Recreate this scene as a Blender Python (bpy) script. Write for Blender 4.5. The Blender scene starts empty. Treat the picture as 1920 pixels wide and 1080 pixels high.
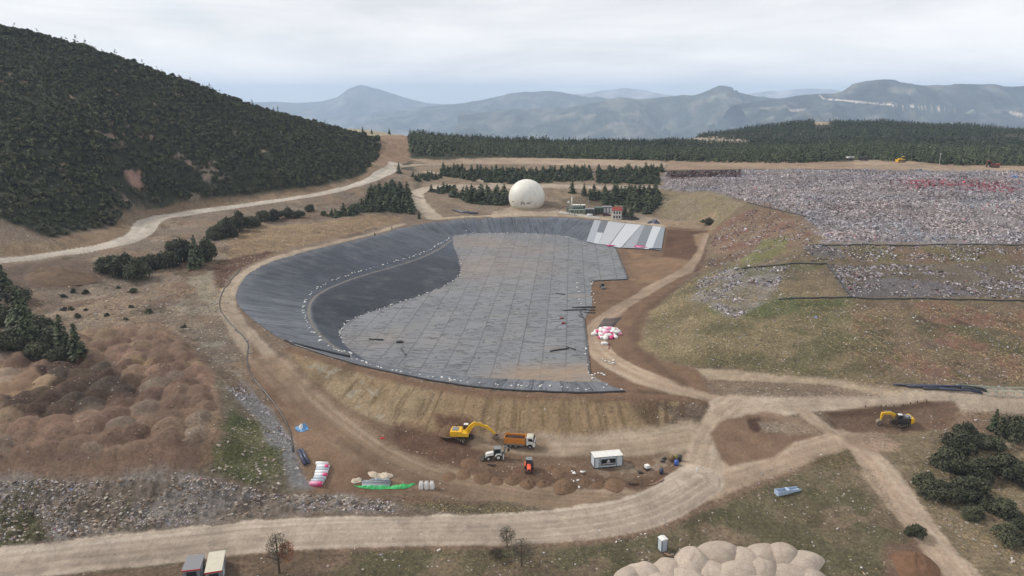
import bpy, bmesh, math, random
import numpy as np
from mathutils import Vector, Matrix, Euler
from mathutils.geometry import delaunay_2d_cdt

random.seed(7)
rng = np.random.default_rng(11)
scene = bpy.context.scene
COL = scene.collection

# ------------------------------------------------------------------ camera maths
F, CX, CY = 1371.0, 960.0, 540.0
PITCH = math.radians(14.91)
HC = 69.0
cp, sp = math.cos(PITCH), math.sin(PITCH)

def ray(px, py):
    a = (px - CX) / F
    b = (CY - py) / F
    return np.array([a, cp + b * sp, -sp + b * cp])

def W(px, py, z):
    """where the sight line through a photo point meets the level z"""
    d = ray(px, py)
    t = (z - HC) / d[2]
    return (d[0] * t, d[1] * t, z)

def WY(px, py, y):
    """where the sight line through a photo point is y metres ahead"""
    d = ray(px, py)
    t = y / d[1]
    return (d[0] * t, y, HC + d[2] * t)

# ------------------------------------------------------------------ noise
def _hash(ix, iy, s):
    h = (ix.astype(np.int64) * 374761393 + iy.astype(np.int64) * 668265263 + s * 974711) & 0x7fffffff
    h = ((h ^ (h >> 13)) * 1274126177) & 0x7fffffff
    h = h ^ (h >> 16)
    return (h & 0xffff) / 65535.0

def vnoise(x, y, s=0):
    ix = np.floor(x); iy = np.floor(y)
    fx = x - ix; fy = y - iy
    fx = fx * fx * fx * (fx * (fx * 6 - 15) + 10); fy = fy * fy * fy * (fy * (fy * 6 - 15) + 10)
    a = _hash(ix, iy, s); b = _hash(ix + 1, iy, s); c = _hash(ix, iy + 1, s); d = _hash(ix + 1, iy + 1, s)
    return (a + (b - a) * fx + (c - a) * fy + (a - b - c + d) * fx * fy) * 2 - 1

def fbm(x, y, scale, octv=4, s=0, gain=0.5):
    r = 0; amp = 1; tot = 0
    x = x / scale; y = y / scale
    for i in range(octv):
        r = r + amp * vnoise(x * 0.8 + y * 0.6 + 13.7 * i, -x * 0.6 + y * 0.8 + 7.1 * i, s + i)
        tot += amp; amp *= gain
        x = x * 2.03; y = y * 2.03
    return r / tot * 1.6

def sstep(a, b, v):
    t = np.clip((v - a) / (b - a), 0, 1)
    return t * t * (3 - 2 * t)

# ------------------------------------------------------------------ ground levels: break lines and spot heights
LINES = []
PTS = []
def L(*p):
    LINES.append([W(*q) for q in p])
def S(*p):
    for q in p: PTS.append(W(*q))
def SY(*p):
    for q in p: PTS.append(WY(*q))

# foreground haul road
L((-420,1085,-1),(0,1045,-.8),(150,1025,-.7),(300,1005,-.6),(450,990,-.7),(600,978,-.8),(800,978,-1),(1000,976,-.9),(1150,958,-.6),(1260,926,0),(1305,890,.5),(1330,845,1.4),(1365,800,2.5))
L((-420,1200,-2.2),(0,1090,-1.4),(300,1050,-1.2),(600,1015,-1.3),(1000,1010,-1.3),(1160,990,-1.1),(1280,950,-.5))
S((-420,1400,-5),(0,1300,-4.5),(500,1250,-4),(1000,1250,-4),(1500,1250,-4),(2000,1250,-4.5),(2400,1300,-5),(960,1500,-6),(-420,1700,-6),(2400,1700,-6))
S((300,1100,-2),(700,1080,-2.2),(1000,1070,-2.3),(1250,1040,-2.2),(1480,1000,-1.8),(1600,930,-1),(1480,910,-.6),(1300,1100,-3),(1600,1080,-2.8))
# works yard
S((870,835,.25),(950,850,0),(1000,845,0),(1150,870,.1),(1270,860,.7),(1290,892,.3),(1000,890,-.2),(850,880,-.1),(730,900,-.3),(640,920,-.5),(1100,905,-.2),(1200,890,.1))
L((430,562,11.7),(470,640,9),(540,720,6),(600,780,3.5),(680,840,1.5),(760,880,.3),(850,920,-.5),(980,938,-.8),(1150,935,-.6))
L((445,690,8.2),(490,760,5.2),(540,830,2.7),(565,880,.8),(600,920,-.5))
# embankment
L((540,652,9.4),(620,677,8.6),(700,698,8),(800,720,7.4),(900,735,7),(1000,741,6.8),(1100,744,6.6),(1170,742,6.4),(1280,744,5.5),(1345,767,4.1))
L((650,762,4.3),(720,792,2.5),(800,816,1.1),(900,829,.6),(1000,833,.5),(1100,826,.7),(1200,813,1.2),(1290,802,2.1),(1348,778,3.5))
# rim of the lined cell
RIM = [(1172,733,6.5),(1100,736,6.7),(1000,733,6.9),(900,726,7.1),(800,711,7.5),(700,690,8.1),(620,668,8.8),(540,642,9.6),(490,610,10.4),(455,582,11.1),(440,560,11.5),(450,530,11.7),(475,505,11.6),(540,480,11.3),(620,461,11),(700,443,10.8),(760,425,10.5),(830,413,10.3),(900,408,10.2),(1000,407,10.1),(1060,407,10),(1120,414,9.8),(1180,421,9.6),(1246,428,9.4)]
L(*RIM)
L((415,592,11.3),(408,567,11.9),(425,537,12.1),(460,507,12.1),(540,475,11.8),(620,456,11.5),(700,437,11.2),(750,419,11),(830,407,10.8),(900,402,10.7),(1060,401,10.5),(1120,406,10.3),(1246,421,9.9),(1330,426,9.9))
FARFOOT = [(850,443,4.8),(900,437,4.8),(1000,438,5),(1060,442,5),(1100,455,5),(1152,462,5),(1240,468,5.2)]
L(*FARFOOT)
BENCH_O = [(846,447,5.1),(815,468,5.5),(760,490,5.8),(680,510,6),(610,535,6.2),(572,562,6.2),(572,600,6.0),(600,640,5.6),(650,669,5)]
L(*BENCH_O)
BENCH_I = [(848,452,4.9),(820,476,5.2),(765,498,5.5),(690,519,5.7),(622,543,5.9),(585,567,5.9),(586,600,5.7),(612,636,5.2),(660,664,4.6)]
L(*BENCH_I)
FLOOR_L = [(850,460,4.4),(862,490,3.6),(866,515,3),(840,535,2.7),(790,555,2.4),(720,578,2.1),(660,598,2),(635,620,2.3),(645,650,3),(680,674,3.9)]
L(*FLOOR_L)
FLOOR_N = [(690,679,3.9),(760,695,4.0),(850,706,4.4),(950,712,4.7),(1050,716,5),(1140,719,5.6)]
L(*FLOOR_N)
FLOOR_R = [(1140,725,5.9),(1105,700,5.2),(1100,640,4.5),(1095,600,4.3),(1110,575,4.2),(1108,527,4.3),(1178,524,4.6),(1152,464,5)]
L(*FLOOR_R)
S((800,640,2.6),(950,640,3.4),(950,540,3.6),(1000,480,4.3))
# bare earth shelf and track to the right of the cell
S((1200,500,5),(1250,480,5.7),(1180,560,4.7),(1160,600,4.7))
L((1334,436,9.7),(1318,480,8),(1300,508,6.6))
L((1245,440,8.3),(1320,445,9.2))
L((1118,615,4.4),(1125,650,4.6),(1160,690,4.9),(1225,722,5),(1290,732,4.6),(1352,758,3.6))
# landfill: foot, terraces, plateau
L((1312,512,7),(1285,530,6.5),(1240,565,5.9),(1212,602,5.4),(1206,640,5.2),(1240,672,5.2),(1310,690,5.6),(1420,698,6.2),(1560,710,6.4),(1680,728,6.2),(1800,724,6.6),(1920,722,7),(2400,730,8))
L((1320,700,5.4),(1345,694,6),(1500,702,6.4),(1620,720,6.1),(1665,735,5.4))
L((1330,733,4.4),(1400,742,4.2),(1480,744,4.3),(1600,742,4.8))
S((1290,590,9.5),(1350,560,13),(1340,640,9.5),(1500,640,10.3))
L((1330,560,11.5),(1460,562,14.2),(1590,557,14.6),(1750,562,14.4),(1920,566,14.3),(2400,570,14))
L((1385,503,15.6),(1470,499,17),(1550,493,17.6),(1700,492,17.7),(1920,492,17.7),(2400,492,17.7))
L((1510,462,20.7),(1640,459,21),(1920,461,21),(2400,465,21))
L((1300,358,20.5),(1400,376,21.5),(1500,400,21.8),(1540,440,21.2),(1530,458,20.8))
S((1700,380,24),(1900,390,23.8),(1440,345,23.5),(2300,390,24))
L((1240,318,24.2),(1420,318,25.3),(1600,318,26),(1920,321,26.5),(2400,325,26.5))
S((1440,440,18.6),(1400,400,19),(1350,402,15.5),(1420,470,16.5),(1300,372,16),(1350,440,12),(1345,500,9.5),(1250,358,17),(1270,400,12))
L((1255,308,25),(1600,308,26.4),(1920,317,27.3),(2400,325,27.5))
# junction, right hand roads, pit
L((1365,775,3.3),(1400,762,3.5),(1500,753,4),(1650,746,4.8),(1800,744,5.3),(1920,750,5.3),(2400,775,5))
L((1510,778,3.1),(1560,812,1.5),(1620,842,.5),(1660,892,-.5),(1710,962,-1.5),(1780,1042,-2.5),(1840,1092,-3))
L((1545,771,3.4),(1640,763,3.9),(1740,752,4.7),(1800,754,4.6),(1920,775,3.4))
L((1570,800,1),(1660,802,.8),(1730,790,1.6),(1800,770,3.2),(1850,775,3.1))
S((1430,835,1.2),(1450,805,1.7),(1400,880,.4),(1560,850,.7),(1800,805,1.2),(1920,835,.5),(1850,900,-.8),(1920,1000,-2.5),(1750,850,.1),(1750,910,-1),(1690,830,.5),(2400,900,-1),(2300,1050,-3))
# left haul road under the hill
ROADL = [(-420,520,12),(0,490,14),(120,474,14),(220,458,14),(270,437,14),(280,415,14.6),(320,402,15),(440,386,16),(600,364,18),(690,340,21),(745,312,24)]
L(*ROADL)
L((-420,513,12.2),(0,484,14.2),(120,468,14.2),(222,452,14.2),(262,433,14.2),(271,412,14.8),(318,397,15.2),(440,381,16.2),(600,359,18.2),(690,334,21.2))
L((-420,474,17),(0,457,17.6),(100,451,16.7),(190,440,16),(240,420,16.3),(252,400,16.9),(298,387,17),(430,373,17.8),(590,348,20.7),(680,322,24.3),(720,296,27))
S((-420,410,24),(100,440,18),(230,405,18.8),(0,400,26),(700,310,27.5),(700,290,32))
# slope between road and cell
S((20,500,13.6),(100,493,14.2),(165,505,12.5),(0,580,10),(200,560,9.5),(250,560,9.5),(350,560,10.5),(380,520,11),(300,490,12),(240,480,12.6),(420,450,13),(560,430,13.2),(700,410,12.8),(520,400,14.5),(640,385,15),(400,625,9.5),(400,590,10.8),(330,640,9.3),(150,540,10.6),(-420,620,10),(760,360,16.5),(720,375,15.5))
# stockpile of dumped soil
L((-420,660,9.5),(0,640,9.8),(130,622,10),(300,603,10),(370,640,10),(405,700,9.8),(425,755,9.2),(410,815,8.2),(330,838,8),(200,840,7.9),(0,845,7.9),(-420,870,7.9))
L((470,705,7.7),(515,765,4.9),(540,830,2.7))
L((-420,930,4.4),(0,895,4.2),(200,893,4.2),(350,885,4.2),(430,870,4.3),(480,850,3.9))
L((-420,1040,0),(0,1003,0),(200,985,0),(400,966,-.1),(600,946,-.5),(740,934,-.6))
S((200,720,9.6),(60,760,9.4),(300,720,9.6))
# far side: gas yard, stands, roads
S((985,392,10.7),(900,382,12),(1045,372,14.6),(1130,386,11.4),(1160,410,10.2),(850,385,12.5),(1100,400,10.6))
L((780,408,11),(775,380,13),(790,358,15.6),(850,352,17),(1000,350,18),(1240,352,18.4))
L((745,312,24),(800,322,22),(900,350,17.5))
S((830,335,20),(1000,338,19.4),(1240,340,19.5),(900,366,14.5),(1150,366,15.2),(1230,380,13.5))
L((745,306,24.4),(800,302,24),(1000,306,23.4),(1240,312,23.2))
S((740,280,31.5),(735,255,38),(780,297,25),(1000,298,24.5),(1240,302,24.5))
SY((-420,-70,430),(0,40,430),(130,75,440),(250,115,455),(355,152,470),(470,198,490),(560,229,510),(640,247,530),(690,262,520),
   (100,250,330),(-200,230,325),(300,280,370),(450,290,395),(550,290,430),(630,290,450),
   (640,240,620),(700,245,640),(760,255,650),(900,263,700),(1100,270,690),(1200,276,690),(1300,281,690),(1420,280,690),(1250,267,800),(1400,266,810),
   (1540,225,1000),(1620,229,1000),(1700,235,1000),(1800,238,1000),(1920,240,1000),(1270,263,960),(1340,251,970),(1400,243,980),(1470,233,990),(2400,250,1000),(1560,272,720),(1700,266,720),(1920,268,720),(2400,275,700),(1600,280,560),(1920,290,560))
for q in [(-700,600,70),(-450,620,60),(-250,680,35),(-60,800,15),(150,830,10),(300,850,12),(-800,1150,20),(0,1150,-40),(300,1200,-10),(600,1200,5),(1000,1200,0),(1200,700,20),(1200,1000,10),(-1100,430,110),(-1100,300,40),(-700,250,14),(-500,120,5),(500,100,-3),(-250,40,-4),(250,40,-4),(700,150,5),(900,400,25),(0,30,-6),(-500,30,-4),(600,30,-6)]:
    PTS.append(q)

# triangulate and resample to a 1 m grid
vv, ee, zz = [], [], []
for ln in LINES:
    for i, p in enumerate(ln):
        vv.append(Vector(p[:2])); zz.append(p[2])
        if i: ee.append((len(vv) - 2, len(vv) - 1))
for p in PTS:
    vv.append(Vector(p[:2])); zz.append(p[2])
ov, oe, of, o1, o2, o3 = delaunay_2d_cdt(vv, ee, [], 0, 0.01)
tz = np.zeros(len(ov)); bad = []
for i, src in enumerate(o1):
    if src: tz[i] = np.mean([zz[k] for k in src])
    else: bad.append(i)
oxy = np.array([(v.x, v.y) for v in ov])
good = np.array([i for i in range(len(ov)) if i not in set(bad)])
for i in bad:
    d = np.hypot(*(oxy[good] - oxy[i]).T); k = np.argsort(d)[:3]
    tz[i] = np.sum(tz[good[k]] / (d[k] + .1)) / np.sum(1 / (d[k] + .1))
    print('crossing near', oxy[i].round(1), tz[i].round(1))
GX0, GX1, GY0, GY1, GS = -900, 1000, 34, 1150, 1.0
gx = np.arange(GX0, GX1 + .5, GS); gy = np.arange(GY0, GY1 + .5, GS)
GZ = np.zeros((len(gy), len(gx)), np.float32)
for f in of:
    p = oxy[list(f)]; q = tz[list(f)]
    i0 = max(0, int(p[:, 0].min() - GX0)); i1 = min(len(gx), int(p[:, 0].max() - GX0) + 2)
    j0 = max(0, int(p[:, 1].min() - GY0)); j1 = min(len(gy), int(p[:, 1].max() - GY0) + 2)
    if i1 <= i0 or j1 <= j0: continue
    X, Y = np.meshgrid(gx[i0:i1], gy[j0:j1])
    (ax, ay), (bx, by), (c_x, c_y) = p
    den = (by - c_y) * (ax - c_x) + (c_x - bx) * (ay - c_y)
    if abs(den) < 1e-9: continue
    l1 = ((by - c_y) * (X - c_x) + (c_x - bx) * (Y - c_y)) / den
    l2 = ((c_y - ay) * (X - c_x) + (ax - c_x) * (Y - c_y)) / den
    l3 = 1 - l1 - l2
    m = (l1 >= -1e-6) & (l2 >= -1e-6) & (l3 >= -1e-6)
    sub = GZ[j0:j1, i0:i1]
    sub[m] = (l1 * q[0] + l2 * q[1] + l3 * q[2])[m]

def blur(a, r):
    k = np.exp(-0.5 * (np.arange(-3 * r, 3 * r + 1) / r) ** 2); k /= k.sum(); n = 3 * r
    b = np.pad(a, ((n, n), (0, 0)), mode='edge')
    a = sum(k[i] * b[i:i + a.shape[0]] for i in range(2 * n + 1))
    b = np.pad(a, ((0, 0), (n, n)), mode='edge')
    return sum(k[i] * b[:, i:i + a.shape[1]] for i in range(2 * n + 1))
GXX, GYY = np.meshgrid(gx, gy)
soft = blur(GZ, 1)
mid = blur(GZ, 3)
far = blur(GZ, 12)
wfar = np.clip(sstep(420, 500, GYY) + sstep(0, 14, GZ - (24 + 0.0 * GYY)) * (GXX < -40), 0, 1)
# keep engineered edges crisp near the cell, soften natural ground
wm = sstep(340, 400, GYY)
GZ = soft * (1 - wm) + mid * wm
GZ = GZ * (1 - wfar) + far * wfar

def H0(x, y):
    x = np.asarray(x, float); y = np.asarray(y, float)
    fx = np.clip((x - GX0) / GS, 0, len(gx) - 1.001); fy = np.clip((y - GY0) / GS, 0, len(gy) - 1.001)
    ix = fx.astype(int); iy = fy.astype(int); u = fx - ix; v = fy - iy
    return (GZ[iy, ix] * (1 - u) * (1 - v) + GZ[iy, ix + 1] * u * (1 - v) + GZ[iy + 1, ix] * (1 - u) * v + GZ[iy + 1, ix + 1] * u * v)

def hit(px, py, hf=None):
    """first point where the sight line through a photo point meets the ground"""
    hf = hf or H0
    d = ray(px, py)
    t = np.concatenate([np.arange(60, 500, .25), np.arange(500, 1150, 1.0)]) / d[1]
    z = HC + d[2] * t
    g = hf(d[0] * t, d[1] * t)
    k = np.nonzero(z <= g)[0]
    if len(k) == 0:
        t0 = 1000 / d[1]
        return np.array([d[0] * t0, 1000.0, float(hf(d[0] * t0, 1000.0))])
    k = k[0]
    if k == 0: tt = t[0]
    else:
        a = z[k - 1] - g[k - 1]; b = g[k] - z[k]
        tt = t[k - 1] + (t[k] - t[k - 1]) * a / (a + b + 1e-9)
    x, y = d[0] * tt, d[1] * tt
    return np.array([x, y, float(hf(x, y))])

def proj(x, y, z):
    x = np.asarray(x, float); y = np.asarray(y, float); dz = np.asarray(z, float) - HC
    f = y * cp - dz * sp; u = y * sp + dz * cp
    return CX + F * x / f, CY - F * u / f
# ------------------------------------------------------------------ helpers for objects and materials
def tag(o, label=None, cat=None, group=None, kind=None):
    if label: o['label'] = label
    if cat: o['category'] = cat
    if group: o['group'] = group
    if kind: o['kind'] = kind
    return o

def lin(c):
    return tuple(((v / 255) / 12.92 if v / 255 <= .04045 else ((v / 255 + .055) / 1.055) ** 2.4) for v in c)

def mesh_np(name, verts, faces, mats=(), smooth=False, matidx=None):
    """verts (n,3), faces (m,k) with one k"""
    verts = np.asarray(verts, np.float32); faces = np.asarray(faces, np.int32)
    me = bpy.data.meshes.new(name)
    m, k = faces.shape
    me.vertices.add(len(verts)); me.vertices.foreach_set('co', verts.ravel())
    me.loops.add(m * k); me.loops.foreach_set('vertex_index', faces.ravel())
    me.polygons.add(m); me.polygons.foreach_set('loop_start', np.arange(0, m * k, k, dtype=np.int32))
    try: me.polygons.foreach_set('loop_total', np.full(m, k, np.int32))
    except Exception: pass
    me.polygons.foreach_set('use_smooth', np.full(m, smooth, bool))
    for mt in mats: me.materials.append(mt)
    if matidx is not None: me.polygons.foreach_set('material_index', np.asarray(matidx, np.int32))
    me.update(calc_edges=True); me.validate()
    return me

def link(name, me, parent=None):
    o = bpy.data.objects.new(name, me); COL.objects.link(o)
    if parent: o.parent = parent
    return o

def set_attr(me, name, typ, data, dom='POINT'):
    a = me.attributes.new(name, typ, dom)
    key = 'color' if 'COLOR' in typ else ('vector' if typ in ('FLOAT_VECTOR', 'FLOAT2') else 'value')
    a.data.foreach_set(key, np.asarray(data, np.float32).ravel())

class NT:
    """tiny node-tree writer"""
    def __init__(s, name):
        s.m = bpy.data.materials.new(name); s.m.use_nodes = True
        s.t = s.m.node_tree; s.n = s.t.nodes; s.bsdf = s.n['Principled BSDF']
        s.out = s.n['Material Output']
    def add(s, typ, props=None, **ins):
        nd = s.n.new(typ)
        for k, v in (props or {}).items(): setattr(nd, k, v)
        for k, v in ins.items():
            key = k.replace('_', ' ')
            sock = nd.inputs[int(k[1:])] if k[0] == 'i' and k[1:].isdigit() else nd.inputs[key]
            if isinstance(v, bpy.types.NodeSocket): s.t.links.new(v, sock)
            else: sock.default_value = v
        return nd
    def math(s, op, a, b=0.0, clamp=False):
        return s.add('ShaderNodeMath', {'operation': op, 'use_clamp': clamp}, i0=a, i1=b).outputs[0]
    def mix(s, fac, a, b, mode='MIX'):
        nd = s.n.new('ShaderNodeMix'); nd.data_type = 'RGBA'; nd.blend_type = mode
        for sock, v in ((nd.inputs[0], fac), (nd.inputs[6], a), (nd.inputs[7], b)):
            if isinstance(v, bpy.types.NodeSocket): s.t.links.new(v, sock)
            else: sock.default_value = v if not hasattr(v, '__len__') or len(v) == 4 else (*v, 1)
        return nd.outputs[2]
    def ramp(s, fac, *stops):
        nd = s.add('ShaderNodeValToRGB'); s.t.links.new(fac, nd.inputs[0])
        cr = nd.color_ramp
        while len(cr.elements) < len(stops): cr.elements.new(.5)
        for e, (p, c) in zip(cr.elements, stops):
            e.position = p; e.color = (c, c, c, 1) if not hasattr(c, '__len__') else (*c[:3], 1)
        return nd.outputs[0]
    def noise(s, vec, scale, detail=4, rough=.55, dist=0):
        nd = s.add('ShaderNodeTexNoise', Scale=scale, Detail=detail, Roughness=rough, Distortion=dist)
        if vec is not None: s.t.links.new(vec, nd.inputs['Vector'])
        return nd.outputs[0]
    def attr(s, name):
        return s.add('ShaderNodeAttribute', {'attribute_name': name})
    def coord(s, kind='Object'):
        return s.add('ShaderNodeTexCoord').outputs[kind]
    def set(s, **ins):
        for k, v in ins.items():
            sock = s.bsdf.inputs[k.replace('_', ' ')]
            if isinstance(v, bpy.types.NodeSocket): s.t.links.new(v, sock)
            else: sock.default_value = v if not (hasattr(v, '__len__') and len(v) == 3) else (*v, 1)
        return s
    def bump(s, h, strength=.5, dist=.1):
        b = s.add('ShaderNodeBump', Strength=strength, Distance=dist, Height=h)
        s.t.links.new(b.outputs[0], s.bsdf.inputs['Normal'])

# ------------------------------------------------------------------ ground mesh: a fan of rows, finer near by
rows = [58.0]
while rows[-1] < 1120:
    y = rows[-1]
    rows.append(y + (min(max(.22, .30 * (y / 100) ** 1.55), 1.5) if y < 500 else 2.6))
YR = np.array(rows); NR = len(YR)
NCOL = 1300
UC = np.linspace(-.98, .98, NCOL)
UU, YY = np.meshgrid(UC, YR)
VX = (UU * YY).ravel(); VY = YY.ravel()
VZ = H0(VX, VY)
NV = len(VX)
n40 = fbm(VX, VY, 40, 4, 1); n10 = fbm(VX, VY, 10, 4, 2); n3 = fbm(VX, VY, 3, 3, 3); n1 = fbm(VX, VY, 1.1, 2, 4)

def near_line(pts, x, y):
    """distance to a polyline, arc length of the nearest point and side"""
    pts = np.asarray(pts, float)
    best = np.full(len(x), 1e9); arc = np.zeros(len(x)); side = np.zeros(len(x)); s0 = 0
    for a, b in zip(pts[:-1], pts[1:]):
        d = b - a; ln = math.hypot(*d)
        if ln < 1e-6: continue
        t = np.clip(((x - a[0]) * d[0] + (y - a[1]) * d[1]) / ln ** 2, 0, 1)
        dd = np.hypot(x - a[0] - t * d[0], y - a[1] - t * d[1])
        m = dd < best
        best[m] = dd[m]; arc[m] = (s0 + t * ln)[m]
        side[m] = np.sign(d[0] * (y - a[1]) - d[1] * (x - a[0]))[m]
        s0 += ln
    return best, arc, side

def inside(pts, x, y):
    r = np.zeros(len(x), bool); n = len(pts)
    for i in range(n):
        (x1, y1), (x2, y2) = pts[i], pts[(i + 1) % n]
        if y1 == y2: continue
        c = ((y1 > y) != (y2 > y)) & (x < (x2 - x1) * (y - y1) / (y2 - y1) + x1)
        r ^= c
    return r

def sdist(pts, x, y):
    pts = [tuple(p[:2]) for p in pts]
    d, _, _ = near_line(pts + pts[:1], x, y)
    return np.where(inside(pts, x, y), d, -d)

def smooth_line(pts, n=2):
    pts = [np.asarray(p, float) for p in pts]
    for _ in range(n):
        q = [pts[0]]
        for a, b in zip(pts[:-1], pts[1:]): q += [a * .75 + b * .25, a * .25 + b * .75]
        q.append(pts[-1]); pts = q
    return np.array(pts)

def PX(pl, n=1):
    """photo points -> plan points on the ground"""
    return [tuple(hit(*p)[:2]) for p in pl]

def wpl(pl):
    return [W(*p)[:2] for p in pl]

BG = 0.75
def C(r, g, b, k=BG):
    return np.array(lin((r, g, b))) * k

COLR = np.tile(C(138, 116, 95), (NV, 1))
ROCK = np.full(NV, .35)

def box(pts, pad):
    p = np.array([q[:2] for q in pts])
    return np.nonzero((VX > p[:, 0].min() - pad) & (VX < p[:, 0].max() + pad) & (VY > p[:, 1].min() - pad) & (VY < p[:, 1].max() + pad))[0]

def lay(idx, m, col, rock=None, col2=None, nz=None):
    c = np.asarray(col)
    if col2 is not None:
        w = sstep(-.35, .35, (n10 if nz is None else nz)[idx])[:, None]
        c = c * (1 - w) + np.asarray(col2) * w
    COLR[idx] = COLR[idx] * (1 - m[:, None]) + c * m[:, None]
    if rock is not None: ROCK[idx] = ROCK[idx] * (1 - m) + rock * m

def area(pl, col, edge=1.5, wob=1.5, op=1, rock=None, col2=None, nz=None, world=False):
    pts = pl if world else PX(pl)
    idx = box(pts, edge + wob * 2)
    if len(idx) == 0: return
    d = sdist(pts, VX[idx], VY[idx]) + wob * (n10[idx] * .6 + n3[idx] * .4)
    lay(idx, sstep(-edge, edge, d) * op, col, rock, col2, nz)

def path(pl, wid, col, edge=.5, wob=.6, op=1, rock=.05, col2=None, world=False, ruts=None):
    pts = smooth_line(pl if world else PX(pl), 2)
    wmax = max(wid) if hasattr(wid, '__len__') else wid
    idx = box(pts, wmax + edge + 2)
    if len(idx) == 0: return
    d, s, sd = near_line(pts, VX[idx], VY[idx])
    if hasattr(wid, '__len__'):
        tot = s.max() + 1e-6
        w = np.interp(s / tot, np.linspace(0, 1, len(wid)), wid)
    else: w = wid
    m = sstep(-edge, edge, w / 2 - d + wob * (n10[idx] * .5 + n3[idx] * .5)) * op
    lay(idx, m, col, rock, col2)
    if ruts is not None:
        q = d * sd
        st = vnoise(q * .9 + n40[idx] * 1.2, s / 60, 31) * .6 + vnoise(q * 2.1 + n10[idx] * .3, s / 40 + 9, 32) * .5
        m2 = m * sstep(.0, .7, st) * ruts[1]
        lay(idx, m2 * 1.25, ruts[0])
        m3 = m * sstep(.1, .6, -st) * ruts[1] * .85
        lay(idx, m3, np.asarray(col) * .72)

def spots(pl, col, scale, thr, op=.8, seed=50, rock=None, world=False, edge=2):
    pts = pl if world else PX(pl)
    idx = box(pts, 3)
    d = sdist(pts, VX[idx], VY[idx])
    n = fbm(VX[idx], VY[idx], scale, 4, seed)
    lay(idx, sstep(thr, thr + .25, n) * sstep(-edge, edge, d) * op, col, rock)

def streak(pl_line, width, col, op=.5, fine=.9, long_=7, thr=0.0, seed=70, both=True):
    """rills running down a bank: noise thin along the bank and long across it"""
    pts = smooth_line(PX(pl_line), 2)
    idx = box(pts, width)
    d, s, sd = near_line(pts, VX[idx], VY[idx])
    n = vnoise(s / fine, d / long_, seed) * .6 + vnoise(s / (fine * .45), d / long_ * 1.7, seed + 1) * .4
    lay(idx, sstep(thr, thr + .5, n) * sstep(width, width * .55, d) * op, col)

exec_paint = True
# ------------------------------------------------------------------ what the ground is made of
SAND = C(192, 172, 150); SAND2 = C(176, 155, 133); EARTH = C(134, 104, 80); EARTH2 = C(120, 90, 68)
DRY = C(156, 132, 98); DRY2 = C(138, 116, 86); STONY = C(136, 118, 100); STONY2 = C(112, 97, 82)
GRASS = C(86, 88, 52); GRASS2 = C(112, 104, 68); REDSOIL = C(126, 94, 76); DARKSOIL = C(84, 62, 50)
FARSOIL = C(78, 76, 56)

# wooded ground far away and the left hill
far_i = np.nonzero(VY > 330)[0]
lay(far_i, sstep(360, 470, VY[far_i]), FARSOIL)
area([(-300,-40),(0,45),(355,155),(560,232),(700,268),(708,300),(688,325),(600,350),(480,366),(335,380),(290,392),(245,390),(200,425),(100,447),(-300,440)], C(66,68,46), 3, 2, col2=C(58,62,42))
spots([(0,100),(300,150),(600,250),(690,320),(480,360),(290,385),(100,440),(0,440)], C(160,138,118), 9, .62, .85, 51)
area([(236,318),(262,322),(268,345),(250,350),(240,335)], C(168,130,112), 1.5, 2.5)
area([(0,410),(40,425),(85,448),(80,462),(0,462)], C(138,118,98), 2, 1.5)
# cut bank above the road
area([(0,460),(100,452),(200,432),(250,392),(330,383),(480,366),(600,350),(688,324),(712,270),(760,262),(765,300),(745,315),(690,344),(600,368),(440,390),(320,406),(285,418),(272,440),(222,462),(120,478),(0,494)], C(150,127,98), 1.5, 1, col2=C(140,114,84))
streak([(0,475),(120,464),(222,448),(262,425),(275,402),(320,394),(440,378),(600,358),(690,334)], 11, C(112,96,76), .65, 1.1, 9, .05)
streak([(0,475),(120,464),(222,448),(262,425),(275,402),(320,394)], 9, C(176,156,130), .18, .8, 9, .15, 75)
area([(690,262),(760,254),(772,300),(745,312),(715,322),(705,300)], C(164,132,102), 2, 2, col2=C(148,118,90))
area([(600,236),(650,238),(765,256),(690,262),(640,250)], C(170,156,124), 2, 2)
# natural slope between road and cell
SL = [(-300,510),(0,495),(222,465),(275,440),(290,415),(330,405),(600,370),(745,315),(800,325),(775,350),(770,400),(700,434),(620,452),(540,470),(455,500),(410,560),(440,640),(470,700),(430,740),(300,604),(0,640),(-300,650)]
area(SL, STONY, 2, 1.5, col2=C(140,116,92), rock=.8)
spots(SL, C(112,86,68), 14, .2, .6, 52)
spots(SL, C(158,140,116), 7, .35, .6, 53)
spots(SL, C(92,82,60), 5, .5, .6, 54)
area([(440,430),(600,415),(760,402),(745,418),(620,448),(540,466),(455,495),(420,500)], C(160,132,96), 1.5, 1.5, col2=C(142,116,84))
streak([(440,470),(540,448),(640,428),(750,408)], 9, C(118,94,68), .55, 1.0, 9, .05, 72)
area([(395,500),(430,485),(520,470),(440,510),(415,545),(400,530)], C(100,72,56), 1.5, 1.5)
area([(20,500),(100,487),(165,490),(190,520),(150,545),(60,540),(0,530)], C(118,98,82), 2, 1.2, rock=.1)
area([(350,520),(400,505),(405,560),(440,600),(400,590)], C(150,136,112), 1, 1)
spots([(330,560),(440,560),(470,660),(440,720),(330,640)], C(160,150,130), 4, .3, .7, 59)
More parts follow.
